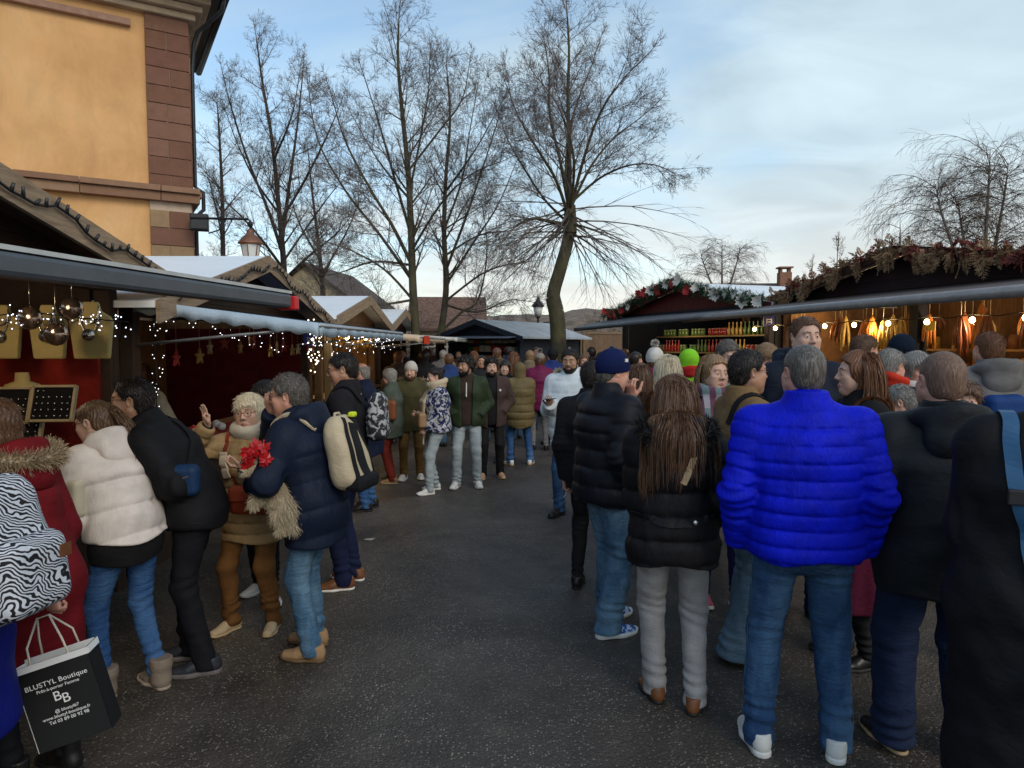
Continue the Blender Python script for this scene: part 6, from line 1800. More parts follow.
    def shoes(s, kind, upper, sole):
        h = 0.006 if s.vox < 0.012 else (0.009 if s.vox < 0.016 else 0.014)
        (uv, uf), (sv, sf) = shoe_mesh(kind, h)
        sc = (0.98 if s.sex == 'm' else 0.88) * s.k ** 0.5
        for sd in (1, -1):
            M = rotz(R(s.feet[sd][2])); base = np.array([s.ank[sd][0], s.ank[sd][1], 0])
            mir = np.array([sd, 1, 1])
            f1 = uf if sd == 1 else uf[:, ::-1]; f2 = sf if sd == 1 else sf[:, ::-1]
            o = s.out('shoe' if kind in ('sneaker', 'shoe') else 'boot', (uv * sc * mir) @ M.T + base, f1, upper)
            s.out('sole', (sv * sc * mir) @ M.T + base, f2, sole, parent=o)
    # ---- hair and headgear
    def hair(s, style, mat, strands=True, vol=0.0, gray=0):
        s_ = s; su = s.seed
        near = s.vox < 0.012
        zt = {'short': ([-0.11, -0.05, -0.005, 0.03, 0.055, 0.075, 0.10], [-0.085, -0.070, 0.0, 0.022, 0.058, 0.075, 0.088]),
              'buzz': ([-0.11, -0.05, -0.005, 0.03, 0.055, 0.075, 0.10], [-0.080, -0.065, 0.0, 0.030, 0.068, 0.084, 0.098]),
              'bald': ([-0.11, -0.05, -0.005, 0.02, 0.03, 0.04, 0.10], [-0.080, -0.065, 0.0, 0.04, 0.09, 0.14, 0.2]),
              'bob': ([-0.11, -0.05, 0.02, 0.045, 0.062, 0.08, 0.11], [-0.135, -0.135, -0.115, -0.075, 0.03, 0.046, 0.05]),
              'long': ([-0.11, -0.05, 0.02, 0.040, 0.055, 0.075, 0.10], [-0.2, -0.2, -0.2, -0.10, 0.052, 0.072, 0.088]),
              'tied': ([-0.11, -0.05, 0.0, 0.03, 0.055, 0.075, 0.10], [-0.075, -0.06, 0.0, 0.025, 0.055, 0.078, 0.092]),
              'curly': ([-0.11, -0.05, -0.005, 0.03, 0.055, 0.075, 0.12], [-0.085, -0.075, -0.02, 0.015, 0.048, 0.060, 0.070])}[style if style not in ('ponytail', 'bun') else 'tied']
        off = {'short': 0.012, 'buzz': 0.004, 'bald': 0.005, 'bob': 0.022, 'long': 0.017, 'tied': 0.009, 'curly': 0.030}[style if style not in ('ponytail', 'bun') else 'tied'] + vol
        def fn(P):
            q = s.hl(P)
            x, y, z = q[:, 0], q[:, 1], q[:, 2]
            d = ell(q, (0, -0.014, 0.036), (0.0765 + off, 0.096 + off, 0.080 + off * 1.15))
            if style in ('bob',):
                d = smin(d, ell(q, (0, -0.02, -0.03), (0.088 + vol, 0.090 + vol, 0.11)), 0.03)
            elif style == 'long':
                d = smin(d, ell(q, (0, -0.03, -0.03), (0.086 + vol, 0.080 + vol, 0.12)), 0.03)
            else:
                d = smin(d, ell(q, (0, -0.045, -0.01), (0.068 + off * 0.6, 0.062 + off * 0.8, 0.085)), 0.02)
            ang = np.arctan2(x, y + 0.02)
            gr = 0.0035 * np.sin(ang * 34 + 4 * np.sin(z * 38 + su)) + 0.0025 * wav(q, su + 1, 3)
            if style == 'curly': gr = 0.012 * wav(q, su + 5, 3.4) + 0.006 * wav(q, su + 6, 6)
            if style in ('buzz', 'short', 'bald'): gr = gr * (0.25 if style == 'buzz' else 0.5)
            d = d + gr
            line = np.interp(y, *zt).astype(f32) - z + 0.004 * np.sin(x * 120 + su)
            d = smax(d, line, 0.010)
            if style in ('short', 'buzz', 'tied', 'ponytail', 'bun', 'bald', 'curly'):   # keep ears free
                ear = ell(q, (0.088, -0.010, -0.008), (0.030, 0.026, 0.036)); ear2 = ell(q, (-0.088, -0.010, -0.008), (0.030, 0.026, 0.036))
                if style != 'curly': d = smax(d, -np.minimum(ear, ear2), 0.006)
            if style == 'bald':
                d = smax(d, z - 0.072 + np.abs(x) * 0.0, 0.01)
            if style == 'ponytail':
                d = smin(d, capsule(q, (0, -0.11, 0.055), (0, -0.135, 0.03), 0.020, 0.028), 0.02)
            if style == 'bun':
                d = smin(d, ell(q, (0, -0.11, 0.075), (0.042, 0.038, 0.038)) + 0.004 * np.sin(q[:, 2] * 160 + q[:, 0] * 90), 0.012)
            return d
        h = 0.0055 if near else (0.008 if s.vox < 0.016 else 0.012)
        V, F = field(fn, s.headc - 0.28, s.headc + 0.22, h)
        o = s.out('hair', V, F, mat)
        s.hairfn = fn
        if style in ('long', 'ponytail'):
            s.long_hair(mat, style, o)
        elif strands and near:
            s.short_strands(V, F, mat, style, o)
        return o
    def short_strands(s, V, F, mat, style, o):
        r = np.random.default_rng(s.seed + 9)
        n = {'short': 5200, 'bob': 5200, 'curly': 2600, 'buzz': 5200}.get(style, 1600)
        c = V[F].mean(1); q = s.hl(c.astype(f32))
        keep = np.ones(len(c), bool)
        idx = r.choice(np.argwhere(keep)[:, 0], n)
        p = c[idx]
        nn = np.cross(V[F[idx, 2]] - V[F[idx, 0]], V[F[idx, 3]] - V[F[idx, 1]]); nn /= np.linalg.norm(nn, axis=1, keepdims=True) + 1e-9
        down = np.array([0, 0, -1.0]); back = s.Rh @ np.array([0, -0.6, 0])
        fl = down + (back if style != 'bob' else 0) + r.normal(0, 0.25 if style != 'bob' else 0.10, (n, 3))
        if style == 'curly': fl = r.normal(0, 1, (n, 3))
        fl = fl - nn * (fl * nn).sum(1, keepdims=True); fl /= np.linalg.norm(fl, axis=1, keepdims=True) + 1e-9
        g = fl + nn * (0.34 if style in ('short', 'buzz') else (0.9 if style == 'curly' else 0.03)); g /= np.linalg.norm(g, axis=1, keepdims=True)
        L = {'short': 0.022, 'buzz': 0.009, 'bob': 0.036, 'curly': 0.03}.get(style, 0.035) * r.uniform(0.6, 1.3, n)
        VV, FF = strips(p - nn * 0.003, g, L, r, w=0.0011, gravity=0.5, segs=3)
        s.out('hair_strands', VV, FF, mat, parent=o)
    def long_hair(s, mat, style, o, n=None, length=None):
        r = np.random.default_rng(s.seed + 5)
        near = s.vox < 0.012
        n = n or (6500 if near else 650)
        if style == 'ponytail':
            root = np.array([s.H((r.normal(0, 0.010), -0.128 + r.normal(0, 0.006), 0.045 + r.normal(0, 0.010))) for _ in range(n // 3)])
            n = len(root)
            g = (s.Rh @ np.array([0, -0.7, -0.55]))[None] + r.normal(0, 0.07, (n, 3)); g /= np.linalg.norm(g, axis=1, keepdims=True)
            VV, FF = strips(root, g, (length or 0.36) * r.uniform(0.55, 1.05, n), r, w=0.0022, gravity=4.0, segs=10, wave=0.010, push=(lambda P: np.minimum(s.jfn(P), s.hoodfn(P))) if hasattr(s, 'hoodfn') else getattr(s, 'jfn', None))
        else:
            L0 = length or getattr(s, 'hair_len', 0.38)
            jf = getattr(s, 'jfn', None); hf_ = getattr(s, 'hoodfn', None); cap = s.hairfn
            dr0 = s.H((0, -0.03, -0.05)); dr1 = s.neck - s.TY2 * (0.10 if hf_ is not None else 0.045) - s.U2 * 0.06
            def pf(P):
                d = cap(P)
                if jf is not None: d = np.minimum(d, jf(P))
                if hf_ is not None: d = np.minimum(d, hf_(P))
                d = np.minimum(d, capsule(P, dr0, dr1, 0.072, 0.125 if hf_ is not None else 0.095))
                return d
            def kp(p):
                q = (p - s.headc) @ s.Rh / (s.jit * s.hs)
                lim = np.where(q[:, 2] > -0.13, 0.018 - 0.25 * np.clip(-q[:, 2], 0, 0.1), 0.2)
                over = np.clip(q[:, 1] - lim, 0, None)
                q[:, 1] -= over; q[:, 0] += np.sign(q[:, 0]) * over * 0.2
                return (q * (s.jit * s.hs)) @ s.Rh.T + s.headc
            a = r.uniform(-1.6, 1.6, n); t = r.random(n) ** 0.8
            th = 0.10 + t * 1.75                       # angle from the crown
            root = np.zeros((n, 3)); flow = np.zeros((n, 3))
            for i in range(n):
                if abs(a[i]) > 1.45: th[i] = min(th[i], 1.0 - 0.5 * (abs(a[i]) - 1.45))
                st, ct = math.sin(th[i]), math.cos(th[i]); sa, ca = math.sin(a[i]), math.cos(a[i])
                root[i] = s.H((sa * st * 0.095, -0.014 - ca * st * 0.115, 0.036 + ct * 0.099))
                out = np.array([sa * ct, -ca * ct, -st]) + np.array([sa * 0.12, -ca * 0.10, 0])
                if abs(a[i]) > 1.1: out += np.array([0.15 * np.sign(sa), -0.55, -0.3])
                flow[i] = s.Rh @ nrm(out)
            flow += r.normal(0, 0.13, (n, 3)); flow /= np.linalg.norm(flow, axis=1, keepdims=True)
            LL = (L0 + (1.75 - th) * 0.08) * r.uniform(0.72, 1.06, n)
            VV, FF = strips(root, flow, LL, r, w=0.0021 if near else 0.006, gravity=7.5, segs=12 if near else 7, wave=0.012, push=pf, clump=True, keep=kp)
        return s.out('hair_lengths', VV, FF, mat, parent=o)
    def beard(s, mat, full=True):
        def fn(P):
            q = s.hl(P); x = np.abs(q[:, 0])
            d = head_fn('man')(q) - (0.007 if full else 0.003)
            z = q[:, 2]
            reg = smin(ell(q, (0, 0.055, -0.085), (0.060, 0.075, 0.045)), capsule(np.stack([x, q[:, 1], z], 1), (0.066, 0.005, -0.01), (0.045, 0.045, -0.085), 0.020, 0.03), 0.02)
            mouth = ell(q, (0, 0.10, -0.066), (0.026, 0.03, 0.011))
            d = smax(d, reg, 0.006); d = smax(d, -mouth, 0.004)
            d = smax(d, -(capsule(np.stack([x, q[:, 1], z], 1), (0.0, 0.12, -0.03), (0.05, 0.08, -0.032), 0.016, 0.022)), 0.004)
            return d + 0.0015 * wav(q, 3, 7)
        h = 0.0045 if s.vox < 0.012 else 0.007
        V, F = field(fn, s.headc - 0.2, s.headc + 0.17, h)
        return s.out('beard', V, F, mat)
    def beanie(s, mat, pom=None, fold=True, low=0.045):
        def fn(P):
            q = s.hl(P); z = q[:, 2]; ang = np.arctan2(q[:, 0], q[:, 1] + 0.014)
            d = ell(q, (0, -0.020, 0.050), (0.093, 0.110, 0.108)) + 0.0018 * np.sin(ang * 44)
            band = ell(q, (0, -0.018, 0.040), (0.0965, 0.1125, 0.112)) + 0.0018 * np.sin(ang * 44)
            ztop = low + 0.036 - 0.25 * (q[:, 1] < -10); tilt = z + 0.28 * (0.02 - q[:, 1]) * -1.0
            zz = z - 0.30 * (q[:, 1] + 0.014)
            band = smax(band, zz - (low - 0.038 + 0.062), 0.008)
            if fold: d = smin(d, band, 0.006)
            d = smax(d, (low - 0.045) - zz, 0.008)
            return d + 0.002 * wav(q, 4, 1.5)
        V, F = field(fn, s.headc - 0.16, s.headc + 0.24, 0.006 if s.vox < 0.012 else 0.009)
        o = s.out('beanie', V, F, mat)
        if pom:
            r = np.random.default_rng(3); n = 400; d = r.normal(0, 1, (n, 3)); d /= np.linalg.norm(d, axis=1, keepdims=True)
            VV, FF = strips(np.repeat(s.H((0, -0.03, 0.19))[None], n, 0) + d * 0.01, d, 0.04 * r.uniform(0.7, 1.1, n), r, w=0.006, gravity=0.1, segs=2)
            s.out('pompom', VV, FF, pom, parent=o)
        return o
    def glasses(s, mat=None):
        m = MB()
        for sd in (1, -1):
            pts = [s.H((sd * 0.032 + 0.023 * math.cos(a), 0.100 - 0.010 * abs(math.cos(a)) * (1 if math.cos(a) * sd > 0 else 0), 0.002 + 0.018 * math.sin(a))) for a in np.linspace(0, 2 * PI, 15)]
            m.tube(pts, 0.0015, 5, False)
            m.tube([s.H((sd * 0.055, 0.090, 0.008)), s.H((sd * 0.078, 0.05, 0.012)), s.H((sd * 0.083, -0.012, 0.012))], 0.0015, 5)
        m.tube([s.H((-0.010, 0.102, 0.006)), s.H((0, 0.106, 0.010)), s.H((0.010, 0.102, 0.006))], 0.0015, 5)
        return m.build('glasses', mat or GLASSM, s.root)
    def scarf(s, mat, rad=0.035, tails=((0.05, 0.45),), name='scarf', loops=2):
        k = s.k; su = s.seed
        def fn(P):
            d = None
            M = np.stack([s.TX, s.TY2, s.U2], 1); q = (P - A3(s.neck + s.U2 * 0.025 * k + s.TY2 * 0.012)) @ A3(M)
            for i in range(loops):
                z = q[:, 2] - (i - (loops - 1) / 2) * rad * 1.1 + 0.25 * q[:, 1] * (1 if i else 0.6)
                rr = np.sqrt(q[:, 0] ** 2 + (q[:, 1] * 0.95) ** 2) - (0.088 + 0.012 * i) * k
                t = np.sqrt(rr ** 2 + z ** 2) - rad
                d = t if d is None else smin(d, t, 0.02)
            for (x, L) in tails:
                a = s.neck + s.TX * x * k + s.TY2 * 0.10 * k; c = s.chest + s.TX * x * k * 1.3 + s.TY2 * (0.118 * s.bw * k + 0.065)
                e = np.array([c[0], c[1] + 0.01, c[2] - max(0.05, L - 0.2) * k])
                w_ = max(0.045, rad * 1.25)
                t = smin(ecap(P, a, c, (w_, 0.016), (w_, 0.016), s.TX, s.TY2), ecap(P, c, e, (w_, 0.016), (w_ * 1.15, 0.014), s.TX, s.TY2), 0.03)
                t = smax(t, e[2] - P[:, 2], 0.005)
                d = smin(d, t, 0.025)
            return d + 0.005 * wav(P, su + 41, 1.3) + 0.003 * wav(P, su + 42, 2.6)
        lo, hi = s.neck - 0.25, s.neck + 0.22
        for (x, L) in tails: lo[2] = min(lo[2], s.chest[2] - L * k - 0.02); hi[1] = max(hi[1], s.chest[1] + 0.3)
        V, F = field(fn, lo, hi, min(s.vox, 0.011))
        return s.out(name, V, F, mat)
    def world(s, p):
        a = s.root.rotation_euler.z; M = rotz(a)
        return Vector(M @ np.asarray(p, float)) + s.root.location

def quiltf(t):
    f = t - np.floor(t)
    return 1.0 - np.abs(2 * f - 1) ** 3.2 - 0.6

def strips(root, dirs, L, r, w=0.002, gravity=1.0, segs=4, wave=0.0, push=None, clump=False, keep=None):
    """flat tapering ribbons that start at ROOT along DIRS, bend downwards, and stay outside the field PUSH"""
    n = len(root); p = np.array(root, float); d = np.array(dirs, float); L = np.asarray(L).reshape(-1, 1)
    step = L / segs
    side = np.cross(d, r.normal(0, 1, (n, 3))); side /= np.linalg.norm(side, axis=1, keepdims=True) + 1e-9
    ph = r.uniform(0, 6, (n, 1)) if not clump else np.round(r.uniform(0, 6, (n, 1)) * 1.5) / 1.5 + r.normal(0, .25, (n, 1))
    rows = []
    for i in range(segs + 1):
        ww = w * (1 - 0.75 * (i / segs) ** 2)
        off = wave * np.sin(ph + 5.0 * i / segs) * side * (i / segs)
        rows.append((p + off - side * ww, p + off + side * ww))
        if i < segs:
            d = d + np.array([0, 0, -1.0]) * gravity * (step / 0.30) * 0.6
            d /= np.linalg.norm(d, axis=1, keepdims=True)
            p = p + d * step
            if keep is not None: p = keep(p)
            if push is not None and i >= 1:
                for _ in range(2):
                    q = p.astype(f32); e = 0.01
                    dv = push(q); m = dv < 0.008
                    if m.any():
                        gx = np.stack([push(q + A3(e * v)) - dv for v in np.eye(3)], 1); gx /= np.linalg.norm(gx, axis=1, keepdims=True) + 1e-9
                        p = np.where(m[:, None], p + gx * np.clip(0.012 - dv, 0, 0.05)[:, None], p)
    V = np.stack([x for a, b in rows for x in (a, b)], 1).reshape(-1, 3)      # n, (segs+1)*2
    m = (segs + 1) * 2; base = (np.arange(n) * m)[:, None]
    F = np.concatenate([base + np.array([2 * i, 2 * i + 1, 2 * i + 3, 2 * i + 2]) for i in range(segs)])
    return V, F
# ================================================================== THE CROWD
def mk(px, Y, face, top, label, **kw):
    p0 = at(px, 345, Y); zt = at(px, top, Y).z
    lean = R(kw.get('lean', 0) + kw.get('bend_top', 0) * 0.6)
    h = kw.pop('h', None) or zt / (0.53 + 0.47 * math.cos(lean))
    vox = kw.pop('vox', None) or (0.0088 if Y < 3.6 else 0.0098 if Y < 5.4 else 0.0135 if Y < 9.6 else 0.019)
    return Person((p0.x, Y), face, h, label, h_vox=vox, **kw)
def worn(p, name, label, cat, group=None):
    e = empty(name, p.root.location, p.root.rotation_euler.z, label, cat, group)
    return e
def tp(p, x, y, z):
    k = p.k
    return p.chest + p.TX * x * k + p.TY2 * y * k + p.U2 * z * k
def project(fn, q, off):
    q = np.array(q, float)
    for _ in range(8):
        f = q.astype(f32); d = fn(f) - off; e = 0.006
        g = np.stack([fn(f + A3(e * v)) - off - d for v in np.eye(3)], 1) / e
        g /= (np.linalg.norm(g, axis=1, keepdims=True) + 1e-6)
        q = q - g * np.clip(d, -0.04, 0.04)[:, None] * 0.8
    return q, g
def ribbon(p, pts, width, mat, parent, name='strap', off=0.006, thick=0.005, proj=True, fn=None):
    P = [Vector(a) for a in pts]; Q = []
    for i in range(len(P) - 1):
        a = P[max(0, i - 1)]; b = P[i]; c = P[i + 1]; e = P[min(len(P) - 1, i + 2)]
        for k in range(9):
            t = k / 9
            Q.append(0.5 * ((2 * b) + (c - a) * t + (2 * a - 5 * b + 4 * c - e) * t * t + (3 * b - a - 3 * c + e) * t ** 3))
    Q.append(P[-1]); Q = np.array([tuple(v) for v in Q])
    if proj: Q, G = project(fn or p.jfn, Q, off)
    else:
        G = np.repeat(np.array([[0, 1.0, 0]]), len(Q), 0)
        c = Q.mean(0); G = Q - np.array([p.chest[0], p.chest[1], 0]); G[:, 2] = 0; G /= np.linalg.norm(G, axis=1, keepdims=True) + 1e-6
    T = np.gradient(Q, axis=0); S = np.cross(T, G); S /= np.linalg.norm(S, axis=1, keepdims=True) + 1e-9
    V = []
    for q, sd, g in zip(Q, S, G):
        for a, b in ((-1, 0), (1, 0), (1, 1), (-1, 1)): V.append(q + sd * a * width / 2 + g * (b * thick))
    n = len(Q); F = []
    for i in range(n - 1):
        for j in range(4):
            F.append((i * 4 + j, i * 4 + (j + 1) % 4, (i + 1) * 4 + (j + 1) % 4, (i + 1) * 4 + j))
    return new_obj(name, mesh_from(name, V, np.array(F), False), parent, [mat])
def rbox(P, c, half, r, M=None):
    q = P - A3(c)
    if M is not None: q = q @ A3(M)
    q = np.abs(q) - (A3(half) - r)
    return np.sqrt((np.maximum(q, 0) ** 2).sum(-1)) + np.minimum(q.max(-1), 0) - r
def sdf_obj(fn, c, rad, h, name, mat, parent):
    c = np.asarray(c, float)
    V, F = field(fn, c - rad, c + rad, h)
    return new_obj(name, mesh_from(name, V, F), parent, [mat])
WHITE = plain('rubber_white', (0.70, 0.69, 0.66), 0.5, 0.08); BLACKR = plain('rubber_black', (0.014, 0.013, 0.013), 0.6, 0.1); TANR = plain('rubber_tan', (0.42, 0.30, 0.17), 0.6, 0.1)
LEATHER = plain('leather_brown', (0.17, 0.065, 0.025), 0.4, 0.3, 14); LEATHB = plain('leather_black', (0.013, 0.012, 0.012), 0.35, 0.2); SUEDE = plain('suede_tan', (0.30, 0.18, 0.09), 0.85, 0.2); WLEATH = plain('leather_white', (0.66, 0.65, 0.62), 0.45, 0.1)
blk = cloth('cloth_black', (0.011, 0.011, 0.013), 0.75, 0.3, 0.15); blk2 = cloth('cloth_soot', (0.018, 0.017, 0.019), 0.8, 0.3, 0.2); nvy = cloth('cloth_navy', (0.010, 0.014, 0.030), 0.75, 0.3, 0.15)
jeans_mid = denim('denim_mid', (0.055, 0.125, 0.215), (0.22, 0.36, 0.48), 0.6); jeans_dark = denim('denim_dark', (0.012, 0.022, 0.060), (0.03, 0.05, 0.12), 0.5); jeans_blue = denim('denim_blue', (0.022, 0.062, 0.155), (0.10, 0.21, 0.36), 0.55)
jeans_pale = denim('denim_pale', (0.36, 0.42, 0.45), (0.56, 0.60, 0.60), 0.5); jeans_bright = denim('denim_bright', (0.028, 0.085, 0.23), (0.12, 0.25, 0.46), 0.5)
def std(p, jk, tr, tfit='straight', shoe=('shoe', LEATHB, BLACKR), hairspec=('short', 'brown'), **jkw):
    """dress a figure in the usual order"""
    p.browm = HAIRC[hairspec[1]] if hairspec and hairspec[1] in HAIRC and hairspec[1] not in ('grey', 'white') else HAIRC['silver']
    p.body()
    p.jacket(jk, **jkw)
    if hairspec: p.hair(hairspec[0], HAIRC[hairspec[1]], **(hairspec[2] if len(hairspec) > 2 else {}))
    if tr is not None: p.trousers(tr, tfit)
    if shoe: p.shoes(*shoe)
    return p

# ---------------------------------------------------------------- right side, from the front
# man in the bright blue quilted jacket
p = mk(807, 2.95, -13, 341, 'heavy man seen from behind in a bright blue quilted jacket and jeans', build=1.13, yaw=16, skin='ruddy', vox=0.0055, head_scale=0.97,
       feet={1: (0.165, 0.02, -14), -1: (-0.165, 0.0, 12)}, hands={1: ((0.262, 0.06, 0.93), 'curl', None, None, (0.5, -1.0, 0.0)), -1: ((-0.262, 0.06, 0.93), 'curl', None, None, (-0.5, -1.0, 0.0))}, shoulders=1.03)
p.hide_hands.update((1, -1))
BLUE = nylon('jacket_royal_blue', (0.002, 0.009, 0.50), 0.58, 0.5, 24, 0.25)
std(p, BLUE, jeans_blue, 'straight', ('sneaker', WLEATH, WHITE), ('buzz', 'silver', {'vol': 0.003}), hem=0.86, ease=0.033, quilt=(0.070, 0.0105), fold=0.012, collar=0.055, belly=0.02)
pk = MB()
for sx in (-1, 1):   # stitched back pockets
    c = p.pel + np.array([sx * 0.095, -0.165, -0.085])
    pts = [c + np.array(q) for q in ((-0.07, 0, 0.06), (0.07, 0, 0.06), (0.065, 0, -0.05), (0, -0.004, -0.085), (-0.065, 0, -0.05), (-0.07, 0, 0.06))]
    q_, _ = project(p.tfn, np.array([np.array(pts[i]) * (1 - t) + np.array(pts[i + 1]) * t for i in range(5) for t in np.linspace(0, 1, 6)]), 0.001)
    pk.tube(q_, 0.0018, 4)
q_, _ = project(p.tfn, np.array([p.pel + np.array([0.004, -0.2, z]) for z in np.linspace(0.07, -0.12, 14)]), 0.001); pk.tube(q_, 0.0022, 4)
for sx in (-1, 1):
    q_, _ = project(p.tfn, np.array([p.pel + np.array([sx * (0.02 + 0.16 * t), -0.2, 0.045 + 0.02 * t]) for t in np.linspace(0, 1, 12)]), 0.001); pk.tube(q_, 0.0018, 4)
    q_, _ = project(p.tfn, np.array([p.hipj[sx] * (1 - t) + p.ank[sx] * t + np.array([sx * 0.25, -0.02, 0]) for t in np.linspace(0.1, 0.97, 30)]), 0.001); pk.tube(q_, 0.002, 4)
pk.build('stitching', denim('denim_seam', (0.045, 0.10, 0.20), (0.20, 0.30, 0.42), 0.6), p.root)
# black puffer and navy beanie, hand to his mouth
p = mk(607, 4.3, -62, 352, 'man in a navy beanie and black puffer raising his hand to his mouth', skin='ruddy', yaw=-8, nod=12, vox=0.0085, lean=2, build=1.05,
       feet={1: (0.12, -0.06, -10), -1: (-0.10, 0.10, 6)}, hands={1: ((0.235, 0.05, 0.90), 'relax'), -1: ((-0.02, 0.215, 1.475), 'curl', (0.1, -0.25, 0.9), (0.9, 0.3, 0.1), (-1, 0.2, -1))})
p.browm = HAIRC['silver']; p.body()
p.jacket(nylon('puffer_black', (0.010, 0.011, 0.016), 0.5), hem=0.82, ease=0.050, quilt=(0.11, 0.017), fold=0.010, collar=0.075)
p.hair('buzz', HAIRC['silver']); p.beanie(cloth('wool_navy', (0.006, 0.012, 0.062), 0.9, 0.2, 0.5)); p.trousers(jeans_mid, 'loose', fold=0.013)
p.shoes('sneaker', twotone('sneaker_blue', (0.03, 0.10, 0.42), (0.55, 0.66, 0.78), 34, 'noise', 0.5), WHITE)
e = MB().box(p.H((0.09, 0.02, 0.09)), (0.010, 0.02, 0.02)).build('label_patch', WHITE, p.root)
# smoker hidden behind him
p = mk(592, 5.0, -20, 352, 'person in black mostly hidden behind the navy beanie man, holding a cigarette low', skin='ruddy', h=1.70, hands={-1: ((-0.20, -0.03, 0.86), 'curl'), 1: 'down'})
std(p, blk, blk, 'slim', ('shoe', LEATHB, BLACKR), ('short', 'dark'), hem=0.80, ease=0.03)
cw = p.world(p.wri[-1] + p.hframe[-1][1] * 0.115 + np.array([0, 0.04, 0]))
c = empty('cigarette', cw, 0, 'lit cigarette held low behind the navy beanie man', 'cigarette')
MB().tube([(0, 0, 0), (-0.03, -0.02, -0.045)], 0.004, 6).build('paper', WHITE, c); MB().tube([(-0.03, -0.02, -0.045), (-0.034, -0.0225, -0.05)], 0.004, 6).build('ash', plain('ash', (0.3, 0.28, 0.27), 0.9), c)
# long-haired woman from behind
p = mk(676, 3.32, -6, 376, 'woman with long brown hair seen from behind in a black hooded coat and grey trousers', sex='f', yaw=22, vox=0.0078, build=1.04,
       feet={1: (0.115, 0.0, -22), -1: (-0.07, 0.10, 18)}, hands={1: 'pocket', -1: 'front'})
p.browm = HAIRC['brown']; p.body()
p.jacket(nylon('coat_black_fur', (0.010, 0.009, 0.011), 0.55, 0.4), hem=0.80, ease=0.044, quilt=(0.115, 0.015), fold=0.012, hood='down', fur=hairmat('fur_black', (0.012, 0.010, 0.010)), flare=0.02)
p.hair_len = 0.52; p.hair('long', HAIRC['brown']); p.trousers(cloth('trouser_grey', (0.31, 0.30, 0.305), 0.85, 0.2, 0.1, wscale=22), 'straight', fold=0.010)
p.shoes('shoe', LEATHER, BLACKR)
e = worn(p, 'shoulder_strap', 'beige bag strap crossing the long haired woman\'s back', 'strap')
ribbon(p, [tp(p, 0.10, -0.10, 0.17), tp(p, 0.06, -0.17, 0.05), tp(p, 0.02, -0.2, -0.05)], 0.03, plain('strap_beige', (0.45, 0.33, 0.2), 0.6), e)
ribbon(p, [p.pel + np.array([-0.19, -0.04, 0.12]), p.pel + np.array([-0.1, -0.16, 0.11]), p.pel + np.array([0, -0.19, 0.105]), p.pel + np.array([0.1, -0.16, 0.11]), p.pel + np.array([0.19, -0.04, 0.12])], 0.035, nylon('coat_belt', (0.010, 0.009, 0.011)), p.root, 'belt')
MB().ball(p.pel + np.array([0.075, -0.19, 0.11]), 0.012, 8, (1, 0.5, 1)).build('snap_button', plain('silver', (0.62, 0.60, 0.56), 0.25), p.root)
# scarf woman facing us
p = mk(713, 4.75, 182, 355, 'woman facing the camera in a dark jacket and a pale tartan scarf', sex='f', yaw=14, tilt=-3, vox=0.0085, feet={-1: (-0.17, 0.10, 22), 1: (0.04, 0.0, -4)}, hands={1: 'front', -1: 'down'})
p.browm = HAIRC['dirty']; p.body(); p.jacket(cloth('jacket_dark_brown', (0.020, 0.016, 0.018), 0.7, 0.3), hem=0.82, ease=0.03, fold=0.010, collar=0.05)
p.hair_len = 0.26; p.hair('long', HAIRC['dirty'])
p.scarf(tartan('scarf_tartan', (0.32, 0.30, 0.34), (0.13, 0.20, 0.20), (0.12, 0.035, 0.075), 5.0), 0.030, tails=((0.06, 0.62), (-0.055, 0.50)))
p.trousers(cloth('trouser_indigo', (0.022, 0.020, 0.085), 0.8), 'slim'); p.shoes('sneaker', plain('sneaker_pink', (0.46, 0.07, 0.11), 0.6, 0.2), WHITE)
e = worn(p, 'shoulder_strap', 'white bag strap over the scarf woman\'s shoulder', 'strap')
ribbon(p, [tp(p, -0.15, -0.05, 0.18), tp(p, -0.15, 0.07, 0.14), tp(p, -0.15, 0.14, 0.02), tp(p, -0.17, 0.14, -0.1)], 0.028, WLEATH, e)
# man in tan jacket and glasses, right profile
p = mk(744, 3.98, -82, 350, 'man with glasses in right profile wearing a tan jacket and wide jeans', skin='tan', vox=0.0092, hands={1: 'front', -1: 'front'}, feet={1: (0.13, -0.05, -8), -1: (-0.1, 0.1, 5)}, build=0.98)
std(p, cloth('jacket_camel', (0.21, 0.125, 0.055), 0.8, 0.2, 0.3), denim('denim_wide', (0.10, 0.17, 0.23), (0.24, 0.34, 0.42), 0.5), 'flare', ('shoe', SUEDE, TANR), ('short', 'dark'), hem=0.80, ease=0.035, fold=0.010)
p.glasses()
e = worn(p, 'shoulder_strap', 'black strap across the tan jacket man\'s shoulder', 'strap')
ribbon(p, [tp(p, 0.12, 0.12, 0.02), tp(p, 0.10, 0.06, 0.14), tp(p, 0.10, -0.04, 0.16), tp(p, 0.10, -0.14, 0.06)], 0.04, blk, e)
# tall man facing us
p = mk(803, 4.55, 172, 314, 'tall short-haired man facing the camera behind the bright blue jacket', skin='fair', yaw=10, vox=0.0092, build=0.9, shoulders=0.92, hands={1: 'front', -1: 'front'})
std(p, cloth('jacket_ink', (0.010, 0.014, 0.026), 0.7), jeans_dark, 'straight', ('shoe', LEATHB, BLACKR), ('short', 'brown', {'vol': -0.003}), hem=0.80, ease=0.035, hood='down', fold=0.010)
